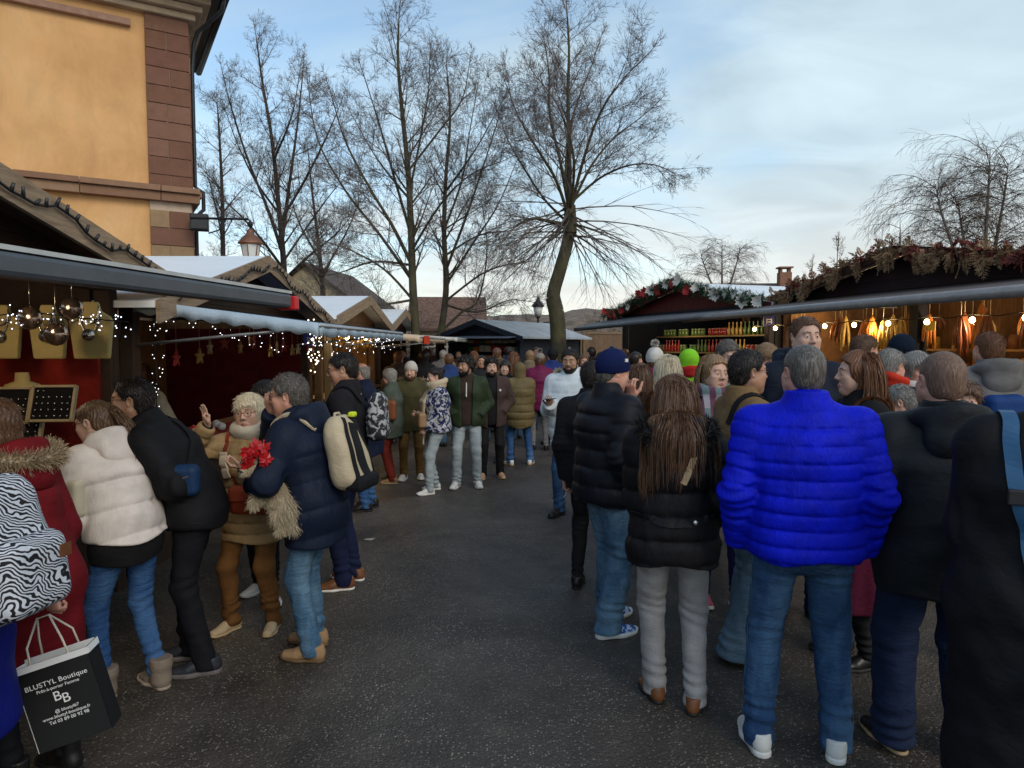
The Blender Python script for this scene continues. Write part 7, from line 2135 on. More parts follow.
# auburn woman in left profile
p = mk(863, 3.85, 84, 350, 'woman with long auburn hair in left profile wearing black and a burgundy skirt', sex='f', yaw=-6, vox=0.0088, hands={1: 'front', -1: 'front'}, skin='fair')
p.browm = HAIRC['brown']; p.body(); p.jacket(cloth('coat_black_wool', (0.012, 0.011, 0.012), 0.85), hem=0.84, ease=0.035, fold=0.010, collar=0.04)
p.hair_len = 0.40; p.hair('long', HAIRC['auburn']); p.skirt(cloth('skirt_burgundy', (0.085, 0.008, 0.028), 0.8), 0.34, 0.03); p.trousers(blk, 'slim'); p.shoes('boot', LEATHB, BLACKR)
# big man in black jacket, three-quarter back view
p = mk(946, 2.92, -10, 353, 'big balding man seen from behind in a black hooded jacket', build=1.22, yaw=4, skin='ruddy', vox=0.0075, head_scale=1.06, feet={1: (0.15, 0.0, -10), -1: (-0.14, 0.06, 20)}, hands={1: 'front', -1: 'pocket'}, shoulders=1.05)
std(p, cloth('jacket_black_shell', (0.014, 0.016, 0.019), 0.55, 0.3, 0.1, wscale=9), jeans_dark, 'loose', ('shoe', LEATHB, TANR), ('buzz', 'buzz'), hem=0.74, ease=0.045, hood='down', fold=0.016, belly=0.03, collar=0.06)
# black coat with blue strap at the edge of the frame
p = mk(1042, 2.28, -22, 340, 'person in a black coat with a blue shoulder strap, cut by the right frame edge', build=1.12, yaw=-20, vox=0.0088, sidelean=7, hands={1: 'front', -1: 'front'})
std(p, cloth('coat_jet', (0.010, 0.010, 0.012), 0.7), blk, 'straight', ('shoe', LEATHB, BLACKR), ('short', 'dark'), hem=0.28, ease=0.045, fold=0.016, flare=0.0, collar=0.07)
e = worn(p, 'shoulder_bag', 'blue shoulder strap and bag on the black coat at the right edge', 'bag')
bl = plain('strap_blue', (0.025, 0.095, 0.20), 0.5, 0.15)
ribbon(p, [tp(p, -0.15, 0.06, 0.17), tp(p, -0.155, -0.05, 0.18), tp(p, -0.15, -0.15, 0.06), tp(p, -0.11, -0.19, -0.10), tp(p, -0.05, -0.20, -0.26), tp(p, 0.04, -0.19, -0.42)], 0.045, bl, e)
MB().box(project(p.jfn, np.array([tp(p, -0.13, -0.17, -0.02)]), 0.012)[0][0], (0.06, 0.02, 0.05)).build('buckle', BLACKR, e, 0.005)
sdf_obj(lambda P: rbox(P, tp(p, 0.17, -0.22, -0.50), (0.15, 0.06, 0.12), 0.03), tp(p, 0.17, -0.22, -0.50), 0.2, 0.012, 'pouch', bl, e)
# white sneakers and patterned leggings between them
p = mk(962, 3.85, 160, 356, 'person in patterned red leggings and white sneakers hidden behind the big man', sex='f', h=1.62, vox=0.011, hands={1: 'down', -1: 'down'}, feet={1: (0.28, 0.0, 10), -1: (-0.12, 0.02, 10)})
std(p, cloth('jacket_wine', (0.05, 0.012, 0.018), 0.8), twotone('leggings_print', (0.16, 0.02, 0.02), (0.35, 0.22, 0.12), 70, 'voronoi', 0.8, 0.4), 'slim', ('sneaker', WLEATH, WHITE), ('bob', 'brown'), hem=0.80, ease=0.03)
# behind, at the sausage stall
p = mk(862, 5.6, -68, 333, 'dark haired man in right profile at the sausage counter', skin='ruddy', vox=0.011, hands={1: 'front', -1: 'front'})
std(p, blk2, jeans_dark, 'straight', ('shoe', LEATHB, BLACKR), ('short', 'brown'), hem=0.8, ease=0.035)
p = mk(889, 4.9, -60, 348, 'grey haired man with glasses and a red collar at the sausage stall', skin='ruddy', vox=0.0098, nod=10, hands={1: 'front', -1: 'front'})
std(p, blk2, jeans_dark, 'straight', ('shoe', LEATHB, BLACKR), ('short', 'grey'), hem=0.8, ease=0.035, collar=0.0); p.glasses()
p.scarf(cloth('scarf_scarlet', (0.55, 0.035, 0.015), 0.8), 0.030, tails=((0.0, 0.3),))
p = mk(905, 4.55, 60, 382, 'short person in a salmon pink jacket squeezed behind the auburn woman', sex='f', h=1.55, vox=0.0098, nod=20, hands={1: 'front', -1: 'front'})
std(p, nylon('jacket_salmon', (0.62, 0.16, 0.14), 0.6), jeans_dark, 'slim', ('shoe', LEATHB, BLACKR), ('short', 'grey'), hem=0.82, ease=0.035, quilt=(0.08, 0.008))
p = mk(903, 6.1, 20, 336, 'person in a dark beanie facing the sausage counter', vox=0.012, hands={1: 'front', -1: 'front'})
p.body(); p.jacket(blk, hem=0.8, ease=0.035); p.beanie(cloth('wool_ink', (0.008, 0.014, 0.030), 0.9)); p.trousers(jeans_dark, 'straight'); p.shoes('shoe', LEATHB, BLACKR)
p = mk(915, 5.1, 168, 352, 'grey haired woman in a white scarf looking towards the camera by the stall', sex='f', skin='ruddy', vox=0.0098, yaw=20, nod=8, hands={1: 'front', -1: 'front'})
std(p, blk2, jeans_dark, 'slim', ('boot', LEATHB, BLACKR), ('bob', 'grey', {'vol': 0.004}), hem=0.78, ease=0.035)
p.scarf(cloth('scarf_white', (0.62, 0.58, 0.54), 0.9), 0.036, tails=((0.03, 0.35),))
p = mk(991, 5.2, -4, 330, 'man seen from behind in a grey hooded jacket at the sausage stall', build=1.12, skin='ruddy', vox=0.0098, hands={1: 'front', -1: 'front'})
std(p, cloth('jacket_grey', (0.155, 0.145, 0.140), 0.7, 0.2, 0.15, wscale=10), jeans_dark, 'straight', ('shoe', LEATHB, BLACKR), ('short', 'auburn', {'vol': -0.004}), hem=0.72, ease=0.05, hood='down', fold=0.014)
e = worn(p, 'rucksack', 'small blue rucksack on the grey jacketed man\'s back', 'rucksack')
fb = lambda P: rbox(P, tp(p, -0.06, -0.26, -0.10), (0.14, 0.075, 0.16), 0.06) + 0.004 * wav(P, 5, 1.2)
sdf_obj(fb, tp(p, -0.06, -0.26, -0.10), 0.24, 0.012, 'bag', nylon('rucksack_blue', (0.012, 0.045, 0.17), 0.6), e)
# sausage seller and jar seller behind their counters
q = R1.matrix_world @ Vector((1.4, 0.9, 0)); p = Person((q.x, q.y), R(0) + 105, 1.72, 'seller in a dark apron standing inside the sausage stall', h_vox=0.016, hands={1: 'front', -1: 'front'})
std(p, cloth('apron_dark', (0.03, 0.02, 0.02), 0.8), blk, 'straight', ('shoe', LEATHB, BLACKR), ('short', 'brown'), hem=0.7, ease=0.025)
# at the jar stall
p = mk(726, 6.3, 196, 338, 'short haired man with glasses looking down in front of the jar shelves', skin='fair', nod=24, vox=0.0115, hands={1: 'front', -1: 'front'})
std(p, nvy, jeans_dark, 'straight', ('shoe', LEATHB, BLACKR), ('short', 'silver'), hem=0.8, ease=0.035, hood='down'); p.glasses()
p = mk(765, 6.2, 186, 342, 'fair haired woman in black looking down beside the tall man', sex='f', skin='ruddy', nod=22, vox=0.0115, hands={1: 'phone', -1: 'phone'})
std(p, blk, jeans_dark, 'slim', ('boot', LEATHB, BLACKR), ('bob', 'dirty'), hem=0.75, ease=0.035)
p = mk(668, 5.9, 4, 354, 'woman with straight blonde hair seen from behind at the jar stall', sex='f', vox=0.0098, hands={1: 'front', -1: 'front'})
p.body(); p.jacket(cloth('coat_blue_grey', (0.06, 0.075, 0.10), 0.8), hem=0.7, ease=0.035); p.hair_len = 0.30; p.hair('long', HAIRC['palebl']); p.trousers(blk, 'slim'); p.shoes('boot', LEATHB, BLACKR)
p = mk(655, 7.4, -15, 349, 'person in a magenta coat and white bobble hat at the jar stall', sex='f', vox=0.012, hands={1: 'front', -1: 'front'})
p.body(); p.jacket(nylon('coat_magenta', (0.20, 0.012, 0.085), 0.6), hem=0.75, ease=0.045, quilt=(0.09, 0.009)); p.hair('short', HAIRC['brown']); p.beanie(cloth('wool_white', (0.55, 0.52, 0.48), 0.9), HAIRC['white']); p.trousers(blk, 'slim'); p.shoes('boot', LEATHB, BLACKR)
p = mk(690, 7.0, 10, 350, 'person with a lime green hood up facing the jar shelves', sex='f', vox=0.012, hands={1: 'front', -1: 'front'})
p.body(); p.jacket(nylon('coat_lime', (0.20, 0.52, 0.02), 0.6), hem=0.75, ease=0.045, hood='up'); p.trousers(blk, 'slim'); p.shoes('boot', LEATHB, BLACKR)
p.scarf(cloth('scarf_red', (0.45, 0.02, 0.02), 0.9), 0.035, tails=())
p = mk(640, 5.9, -30, 366, 'brown haired person just behind the navy beanie man, mostly hidden', sex='f', h=1.66, vox=0.011, hands={1: 'front', -1: 'front'})
p.body(); p.jacket(cloth('coat_cocoa', (0.05, 0.025, 0.018), 0.8), hem=0.7, ease=0.035); p.hair('long', HAIRC['brown']); p.trousers(blk, 'slim'); p.shoes('boot', LEATHB, BLACKR)

# ---------------------------------------------------------------- left side, from the front
# blue coat and zebra backpack at the left edge
p = mk(-78, 2.12, 84, 352, 'person in a royal blue coat at the left frame edge wearing a zebra backpack', sex='f', h=1.66, vox=0.0098, lean=6, hands={1: 'front', -1: 'front'})
std(p, nylon('coat_ultramarine', (0.004, 0.008, 0.125), 0.6), blk, 'straight', ('boot', LEATHB, BLACKR), ('bob', 'brown'), hem=0.60, ease=0.045, fold=0.012, flare=0.04)
def backpack(p, size, mat, label, zoff=-0.08, trim=None, pocket=None, straps=None, ystand=0.0, xoff=0.0, h=0.009):
    e = worn(p, 'backpack', label, 'backpack')
    w, d, hh = size; c = tp(p, xoff, 0, zoff)
    q, _ = project(p.jfn, np.array([tp(p, xoff, -0.3, zoff)]), 0.0)
    c = q[0] - p.TY2 * (d * 0.46 + ystand)
    M = np.stack([p.TX, p.TY2, p.U2], 1)
    def fn(P):
        q = (P - A3(c)) @ A3(M)
        t = np.clip((q[:, 2] + hh / 2) / hh, 0, 1)
        wx = w / 2 * (1.0 - 0.30 * t ** 3); dy = d / 2 * (1.0 - 0.35 * t ** 2)
        qq = np.stack([q[:, 0] / wx * (w / 2), q[:, 1] / dy * (d / 2), q[:, 2]], 1)
        return rbox(qq, (0, 0, 0), (w / 2, d / 2, hh / 2), min(w, d) * 0.42) * 0.8 + 0.004 * wav(P, 9, 1.1)
    b = sdf_obj(fn, c, max(size) * 0.5 + 0.07, h, 'bag', mat, e)
    def off(x, y, z): return c + p.TX * x + p.TY2 * y + p.U2 * z
    if pocket is not None:
        fp = lambda P: rbox((P - A3(off(0, -d * 0.42, -hh * 0.18))) @ A3(M), (0, 0, 0), (w * 0.40, d * 0.30, hh * 0.26), 0.045)
        sdf_obj(fp, off(0, -d * 0.42, -hh * 0.18), max(size) * 0.4 + 0.03, h, 'front_pocket', pocket, b)
    if trim is not None:
        for sx in (-1, 1):
            pts = [off(sx * w * 0.30, -d * 0.2, -hh * 0.44), off(sx * w * 0.36, -d * 0.5, -hh * 0.2), off(sx * w * 0.30, -d * 0.5, hh * 0.2), off(sx * w * 0.12, -d * 0.3, hh * 0.46)]
            ribbon(p, pts, 0.028, trim, b, 'piping', off=0.002, fn=fn)
    for sx in (-1, 1):
        x = 0.095 * (1 if sx > 0 else 1)
        pts = [tp(p, sx * 0.09 + xoff, -0.16, zoff + hh * 0.40), tp(p, sx * 0.115, -0.10, 0.165), tp(p, sx * 0.12, 0.0, 0.19), tp(p, sx * 0.125, 0.11, 0.10), tp(p, sx * 0.15, 0.125, -0.02), tp(p, sx * 0.18, 0.07, -0.10)]
        ribbon(p, pts, 0.045, straps or mat, e, 'strap', off=0.008, thick=0.012)
    MB().tube([off(-0.04, 0, hh * 0.48), off(-0.025, 0.0, hh * 0.53), off(0.025, 0.0, hh * 0.53), off(0.04, 0, hh * 0.48)], 0.008, 6).build('handle', straps or mat, e)
    return e, off, fn
zeb = twotone('zebra_print', (0.012, 0.011, 0.013), (0.56, 0.58, 0.64), 27, 'zebra', 0.65, 0.5, (1, 1, 1.3), 20.0)
ez, offz, fz = backpack(p, (0.31, 0.20, 0.46), zeb, 'zebra striped backpack with front pocket at the left frame edge', -0.07, None, zeb, zeb)
MB().box(offz(0.02, -0.205, -0.02), (0.045, 0.004, 0.04)).build('label_patch', LEATHER, ez)
# red coat with fur hood and the black shopping bag
w_ = at(71, 620, 2.49); r_ = at(24, 345, 2.74); dx_, dy_ = w_.x - r_.x, w_.y - 2.74; ca, sa = math.cos(R(84)), math.sin(R(84)); k_ = 1.62 / 1.75
BAGHAND = ((ca * dx_ + sa * dy_) / k_, (-sa * dx_ + ca * dy_) / k_, w_.z / k_)
p = mk(24, 2.74, 84, 352, 'person in a dark red coat with a fur trimmed hood holding a black shopping bag', sex='f', h=1.62, vox=0.0088, lean=16, nod=18, hands={-1: (BAGHAND, 'grip', (0.05, -0.1, -1), (0.2, 1, 0)), 1: 'front'}, skin='ruddy', build=0.88)
p.browm = HAIRC['brown']; p.body()
p.jacket(cloth('coat_red', (0.165, 0.008, 0.012), 0.8, 0.25, 0.4), hem=0.50, ease=0.032, fold=0.012, hood='down', fur=hairmat('fur_tan', (0.30, 0.215, 0.125), (0.55, 0.44, 0.30)), flare=0.03)
p.hair('bob', HAIRC['brown']); p.trousers(blk, 'slim'); p.shoes('boot', LEATHB, BLACKR)
SHOPPER_HAND = p.world(p.wri[-1] + p.hframe[-1][1] * 0.085)
# white padded jacket, ponytail
p = mk(118, 3.5, 66, 402, 'woman in a cream white padded jacket with a long ponytail and fluffy boots', sex='f', vox=0.0066, lean=10, bend_top=10, yaw=18, nod=14, build=1.03,
       feet={1: (0.10, -0.10, -8), -1: (-0.10, 0.06, 4)}, hands={1: ((0.10, 0.40, 1.12), 'curl'), -1: ((-0.14, 0.36, 1.08), 'curl')})
p.browm = HAIRC['dirty']; p.body()
p.jacket(nylon('padded_cream', (0.66, 0.585, 0.54), 0.5, 0.3), hem=0.93, ease=0.050, quilt=(0.145, 0.019), fold=0.010, hood='down', collar=0.07)
p.jacket(cloth('sweater_black', (0.012, 0.011, 0.012), 0.9), hem=0.80, ease=0.022, fold=0.006, collar=0, name='sweater')
p.hair('ponytail', hairmat('hair_streaked', (0.10, 0.050, 0.030), (0.34, 0.23, 0.12))); p.glasses(); p.trousers(jeans_bright, 'slim', fold=0.010)
p.shoes('furboot', plain('boot_taupe', (0.20, 0.155, 0.12), 0.8), plain('sole_taupe', (0.30, 0.24, 0.19), 0.7))
e = worn(p, 'shoulder_bag', 'small cream shoulder bag under the white padded jacket woman\'s arm', 'bag')
cb = p.pel + np.array([-0.215, 0.12, 0.24])
sdf_obj(lambda P: rbox(P, cb, (0.035, 0.10, 0.095), 0.025), cb, 0.18, 0.009, 'pouch', plain('leather_cream', (0.50, 0.44, 0.33), 0.5), e)
ribbon(p, [cb + np.array([0, -0.05, 0.1]), tp(p, -0.15, 0.0, 0.17), cb + np.array([0.0, 0.09, 0.1])], 0.02, plain('leather_cream', (0.50, 0.44, 0.33), 0.5), e, proj=False)
# black-clad man with glasses leaning in
p = mk(188, 3.78, 98, 402, 'man with glasses in black leaning over towards the jewellery', skin='tan', vox=0.0085, lean=14, bend_top=18, nod=0, yaw=8, h=1.71, hands={1: 'front', -1: 'front'}, feet={1: (0.10, 0.06, -6), -1: (-0.10, -0.08, 8)})
std(p, cloth('jacket_pitch', (0.009, 0.009, 0.011), 0.7, 0.3), cloth('trouser_black', (0.009, 0.009, 0.012), 0.8), 'straight', ('sneaker', plain('sneaker_black', (0.02, 0.022, 0.03), 0.5), plain('sole_dark', (0.12, 0.10, 0.10), 0.6)), ('short', 'dark'), hem=0.84, ease=0.036, fold=0.012)
p.glasses()
e = worn(p, 'belt_bag', 'small navy pouch with a zip worn by the man in black', 'bag')
cb = tp(p, -0.20, -0.04, -0.16)
sdf_obj(lambda P: rbox(P, cb, (0.05, 0.10, 0.085), 0.04), cb, 0.16, 0.008, 'pouch', nylon('pouch_navy', (0.012, 0.035, 0.09), 0.5), e)
MB().bar(cb + np.array([-0.052, -0.06, 0.03]), cb + np.array([-0.052, 0.06, -0.01]), 0.006, 0.008).build('zip', plain('silver', (0.62, 0.6, 0.56), 0.25), e)
ribbon(p, [cb + np.array([0, -0.07, 0.07]), tp(p, -0.06, -0.16, 0.0), tp(p, 0.08, -0.08, 0.18), tp(p, 0.12, 0.03, 0.18)], 0.03, blk, e)
# stallholder in cream knit
p = mk(168, 6.5, 150, 384, 'stallholder with auburn hair in a cream knitted sweater inside the second left stall', sex='f', vox=0.0105, h=1.66, lean=12, nod=20, yaw=20, hands={1: 'front', -1: ((-0.28, 0.26, 1.02), 'curl')})
p.root.location.x = -3.42
p.browm = HAIRC['auburn']; p.body(); p.jacket(cloth('knit_cream', (0.42, 0.36, 0.28), 0.95, 0.25, 0.5, 160, 0.8), hem=0.82, ease=0.03, fold=0.010, collar=0.05)
p.hair_len = 0.26; p.hair('long', HAIRC['auburn']); p.trousers(blk, 'slim'); p.shoes('boot', LEATHB, BLACKR)
# blonde woman waving, camel puffer
p = mk(250, 4.28, 176, 397, 'blonde woman with glasses in a camel puffer making an OK sign at the camera', sex='f', vox=0.0072, tilt=4, yaw=0, build=1.05, head_scale=1.04, skin='fair', feet={1: (0.15, 0.02, -26), -1: (-0.11, -0.02, 6)},
       hands={1: ((0.185, 0.20, 1.33), 'ok', (-0.02, 0.10, 1), (-0.9, 0.4, 0.1), (0.8, -0.4, -1.2)), -1: ((-0.06, 0.27, 1.10), 'curl', (0.6, 0.5, 0.2), None, (-1, -0.3, -0.8))})
p.browm = HAIRC['dirty']; p.body()
p.jacket(nylon('puffer_camel', (0.33, 0.215, 0.105), 0.5, 0.35), hem=0.70, ease=0.040, quilt=(0.070, 0.013), fold=0.008, collar=0.0, flare=0.02, cuff=blk)
p.scarf(cloth('rollneck_cream', (0.56, 0.49, 0.39), 0.95, 0.15, 0.5, 160, 0.8), 0.034, tails=(), name='rollneck')
p.hair('bob', HAIRC['palebl'], vol=-0.006); p.glasses(plain('spectacle_red', (0.12, 0.03, 0.03), 0.3))
p.trousers(cloth('trouser_caramel', (0.155, 0.068, 0.022), 0.85, 0.3, 0.3), 'straight', fold=0.012); p.shoes('shoe', plain('shoe_sand', (0.42, 0.32, 0.20), 0.8), TANR)
e = worn(p, 'crossbody_bag', 'rust leather crossbody bag on the waving blonde woman', 'bag')
cb = p.pel + np.array([-0.10, 0.235, 0.10])
rust = plain('leather_rust', (0.19, 0.028, 0.012), 0.4, 0.25)
sdf_obj(lambda P: rbox(P, cb, (0.125, 0.05, 0.085), 0.035), cb, 0.18, 0.008, 'pouch', rust, e)
sdf_obj(lambda P: smax(rbox(P, cb + np.array([0, 0.012, 0.02]), (0.128, 0.05, 0.07), 0.03), A3([cb[2] + 0.0])[0] - P[:, 2], 0.005), cb, 0.18, 0.008, 'flap', plain('leather_rust_flap', (0.23, 0.04, 0.018), 0.4), e)
ribbon(p, [cb + np.array([0.11, 0, 0.06]), tp(p, 0.10, 0.15, -0.06), tp(p, 0.14, 0.08, 0.13), tp(p, 0.15, -0.03, 0.17)], 0.022, rust, e)
ribbon(p, [tp(p, 0.105, 0.18, -0.10), tp(p, 0.125, 0.16, 0.0), tp(p, 0.135, 0.12, 0.08)], 0.05, plain('strap_pad', (0.55, 0.45, 0.33), 0.8), e, 'pad', 0.014, 0.012)
BOUQ = p.world(tp(p, -0.05, 0.30, 0.0))
# grey-haired man with cream backpack holding the dog
p = mk(312, 3.95, 78, 376, 'grey haired man in a navy hooded jacket carrying a cream backpack and a small dog', skin='ruddy', vox=0.0078, lean=7, bend_top=8, yaw=14, nod=6, build=1.04, feet={1: (0.10, 0.06, -4), -1: (-0.10, -0.02, 4)},
       hands={-1: ((-0.15, 0.30, 1.02), 'grip', (0.5, 0.6, -0.05), (0, 0.2, 1), (-1, -0.5, -0.6)), 1: ((0.02, 0.27, 1.42), 'curl', (-0.3, -0.1, 0.8), None, (1, 0.1, -1))})
std(p, nylon('jacket_midnight', (0.008, 0.013, 0.030), 0.55, 0.4), jeans_mid, 'straight', ('shoe', SUEDE, plain('sole_brown', (0.13, 0.075, 0.035), 0.7)), ('short', 'silver', {'vol': 0.006}), hem=0.72, ease=0.05, hood='down', fold=0.014, quilt=(0.15, 0.010))
p.glasses()
ecr = cloth('pack_cream', (0.50, 0.41, 0.28), 0.8, 0.15)
eb, ob, fb2 = backpack(p, (0.29, 0.18, 0.43), ecr, 'cream and black backpack on the grey haired man', -0.06, blk, None, ecr)
MB().box(ob(0, -0.05, -0.185), (0.25, 0.12, 0.09)).build('base', blk, eb, 0.03)
ribbon(p, [ob(0.0, -0.15, -0.16), ob(-0.03, -0.15, -0.05), ob(0.0, -0.13, 0.09), ob(0.02, -0.10, 0.16)], 0.075, blk, eb, 'panel', 0.003, fn=fb2)
MB().box(ob(0.05, -0.07, 0.20), (0.05, 0.04, 0.03)).build('neon_tag', plain('neon_yellow', (0.62, 0.72, 0.02), 0.6), eb, 0.01)
DOGP = p.world(tp(p, -0.225, 0.10, -0.20))
# man behind with patterned pack
p = mk(346, 5.1, 92, 352, 'dark haired man with glasses in a black coat behind the cream backpack', skin='tan', vox=0.0098, nod=10, yaw=6, hands={1: 'front', -1: 'pocket'})
std(p, cloth('coat_charcoal', (0.015, 0.013, 0.016), 0.8), cloth('trouser_navy', (0.010, 0.014, 0.045), 0.8), 'straight', ('shoe', LEATHER, WHITE), ('short', 'dark', {'vol': -0.003}), hem=0.78, ease=0.035, fold=0.012)
p.glasses()
backpack(p, (0.28, 0.16, 0.36), twotone('camo_print', (0.02, 0.02, 0.024), (0.42, 0.42, 0.42), 26, 'noise', 0.7, 0.54), 'black and white camouflage backpack behind the cream one', -0.02, None, None, blk, h=0.011)
# blond companion of the pale shoes standing behind the couple
p = mk(268, 4.95, 150, 378, 'person in black with pale shoes standing between the couple and the counter', sex='f', h=1.56, vox=0.011, nod=15, hands={1: 'front', -1: 'front'}, feet={1: (0.08, 0.05, 0), -1: (-0.14, 0.12, 60)})
std(p, blk, blk, 'slim', ('sneaker', WLEATH, WHITE), ('bob', 'dark'), hem=0.75, ease=0.03)
# bald man in long navy coat
p = mk(367, 7.5, 88, 363, 'bald man in a long navy coat and jeans seen in left profile', skin='ruddy', vox=0.0115, lean=6, nod=10, hands={1: 'front', -1: 'front'})
std(p, cloth('coat_long_navy', (0.010, 0.015, 0.038), 0.8), jeans_bright, 'straight', ('shoe', LEATHB, BLACKR), ('bald', 'grey'), hem=0.66, ease=0.045, fold=0.012)
# woman in sage coat
p = mk(391, 9.0, 84, 369, 'woman in a sage green coat and rust red trousers carrying a brown bag', sex='f', vox=0.0125, skin='ruddy', nod=12, hands={1: 'front', -1: 'front'})
std(p, cloth('coat_sage', (0.085, 0.105, 0.085), 0.85), cloth('trouser_rust', (0.17, 0.022, 0.014), 0.85), 'straight', ('shoe', SUEDE, TANR), ('bob', 'grey', {'vol': -0.006}), hem=0.70, ease=0.04)
e = worn(p, 'shoulder_bag', 'brown leather bag on the sage coat woman\'s side', 'bag')
cb = p.pel + np.array([-0.235, 0.0, 0.18]); sdf_obj(lambda P: rbox(P, cb, (0.05, 0.13, 0.13), 0.04), cb, 0.2, 0.012, 'pouch', plain('leather_tan', (0.22, 0.075, 0.03), 0.5), e)
ribbon(p, [cb + np.array([0, -0.08, 0.1]), tp(p, -0.15, 0, 0.17), cb + np.array([0, 0.08, 0.1])], 0.025, LEATHER, e, proj=False)
# olive parka, white beanie
p = mk(411, 9.2, 182, 364, 'man in a white beanie and an olive parka with a fur hood', skin='fair', vox=0.0125, yaw=-6, hands={1: 'pocket', -1: 'pocket'})
p.browm = HAIRC['brown']; p.body(); p.jacket(cloth('parka_olive', (0.075, 0.066, 0.030), 0.8), hem=0.74, ease=0.05, fold=0.012, hood='down', fur=hairmat('fur_beige', (0.24, 0.17, 0.10))); p.hair('short', HAIRC['brown']); p.beanie(cloth('wool_offwhite', (0.52, 0.47, 0.41), 0.9)); p.beard(HAIRC['brown'], False)
p.trousers(cloth('trouser_ochre', (0.17, 0.095, 0.03), 0.85), 'straight'); p.shoes('sneaker', WLEATH, WHITE)
# scarf woman in patterned jacket
p = mk(437, 8.4, 112, 368, 'woman with tied dark hair in blue and white patterned jacket and long cream scarf', sex='f', vox=0.0105, build=1.10, yaw=-5, nod=6, feet={1: (0.12, 0.0, -10), -1: (-0.12, 0.14, 8)}, hands={1: 'front', -1: ((-0.13, 0.20, 0.92), 'curl')})
p.browm = HAIRC['dark']; p.body(); p.jacket(twotone('knit_pattern', (0.014, 0.020, 0.085), (0.50, 0.50, 0.53), 26, 'noise', 0.85, 0.51), hem=0.86, ease=0.04, fold=0.008, collar=0.03)
p.hair('bun', HAIRC['dark']); p.scarf(cloth('scarf_cream', (0.55, 0.44, 0.31), 0.95, 0.15, 0.5), 0.042, tails=((0.07, 0.75), (0.0, 0.80)))
p.trousers(jeans_pale, 'straight', fold=0.011); p.shoes('sneaker', WLEATH, WHITE)
e = worn(p, 'shoulder_bag', 'light brown shoulder bag at the hip of the patterned jacket woman', 'bag')
cb = p.pel + np.array([-0.10, 0.24, 0.10]); sdf_obj(lambda P: rbox(P, cb, (0.12, 0.05, 0.09), 0.03), cb, 0.18, 0.011, 'pouch', plain('leather_fawn', (0.32, 0.19, 0.095), 0.6), e)
ribbon(p, [cb + np.array([0.1, 0, 0.07]), tp(p, 0.1, 0.16, 0.0), tp(p, 0.13, 0.05, 0.17)], 0.02, LEATHER, e)
# two bearded young men
p = mk(467, 8.7, 180, 357, 'young bearded man with curly dark hair in a dark green jacket and pale jeans', skin='tan', vox=0.0105, yaw=-38, feet={1: (0.14, 0.05, -14), -1: (-0.13, 0.0, 14)}, hands={1: 'pocket', -1: 'pocket'})
p.browm = HAIRC['dark']; p.body(); p.jacket(nylon('bomber_green', (0.026, 0.040, 0.020), 0.6, 0.3), hem=0.83, ease=0.045, fold=0.012, collar=0.04, open_front=0.085)
p.jacket(cloth('hoodie_brown', (0.045, 0.028, 0.022), 0.85), hem=0.85, ease=0.018, name='hoodie', collar=0.03); p.hair('curly', HAIRC['dark'], vol=-0.008); p.beard(HAIRC['dark'])
p.trousers(jeans_pale, 'straight', fold=0.011); p.shoes('sneaker', WLEATH, WHITE)
MB().bar(p.shc + np.array([0, 0.125, -0.02]), p.chest + np.array([0, 0.155, -0.05]), 0.012, 0.006).build('zip', WLEATH, p.root)
p = mk(491, 9.3, 186, 359, 'young bearded man with curly hair in a brown jacket and black trousers', skin='fair', vox=0.0115, yaw=4, hands={1: 'pocket', -1: 'pocket'}, feet={1: (0.12, 0.05, -10), -1: (-0.12, 0.0, 12)})
p.browm = HAIRC['dark']; p.body(); p.jacket(cloth('jacket_mauve_brown', (0.062, 0.040, 0.036), 0.8), hem=0.76, ease=0.045, fold=0.012, collar=0.05, open_front=0.075)
p.jacket(blk, hem=0.80, ease=0.018, name='sweater', collar=0.05); p.hair('curly', HAIRC['dark'], vol=-0.012); p.beard(HAIRC['dark'], False); p.trousers(blk, 'straight'); p.shoes('shoe', plain('shoe_peach', (0.42, 0.24, 0.14), 0.7), TANR)
MB().ball(p.chest + np.array([-0.11, 0.165, 0.02]), 0.018, 8, (1, 0.3, 1)).build('badge', WLEATH, p.root)
p = mk(505, 10.6, 176, 361, 'dark haired person looking out between the brown jacket and the olive hood', sex='f', vox=0.014, hands={1: 'down', -1: 'down'})
std(p, blk, blk, 'slim', ('boot', LEATHB, BLACKR), ('bob', 'dark'), hem=0.75, ease=0.035)
# olive hooded puffer from behind
p = mk(520, 10.3, 12, 364, 'person seen from behind in an olive puffer with the hood up', sex='f', vox=0.0125, hands={1: 'front', -1: 'front'}, feet={1: (0.16, 0.0, -30), -1: (-0.15, 0.0, 24)})
p.body(); p.jacket(nylon('puffer_olive', (0.135, 0.100, 0.045), 0.55, 0.35), hem=0.66, ease=0.060, quilt=(0.115, 0.015), fold=0.010, hood='up'); p.trousers(jeans_bright, 'straight'); p.shoes('sneaker', WLEATH, TANR)
p = mk(540, 11.8, 6, 354, 'person in a plum puffer and grey bobble hat seen from behind', sex='f', vox=0.0135, hands={1: 'front', -1: 'down'})
p.body(); p.jacket(nylon('puffer_plum', (0.135, 0.012, 0.052), 0.55), hem=0.74, ease=0.045, quilt=(0.09, 0.010)); p.hair('bob', HAIRC['brown']); p.beanie(cloth('wool_grey', (0.26, 0.22, 0.19), 0.9), HAIRC['grey']); p.trousers(cloth('leggings_grey', (0.22, 0.21, 0.21), 0.8), 'slim'); p.shoes('sneaker', LEATHB, BLACKR)
p = mk(553, 12.3, 10, 349, 'man in a cobalt blue jacket and dark cap seen from behind', vox=0.0135, hands={1: 'front', -1: 'down'})
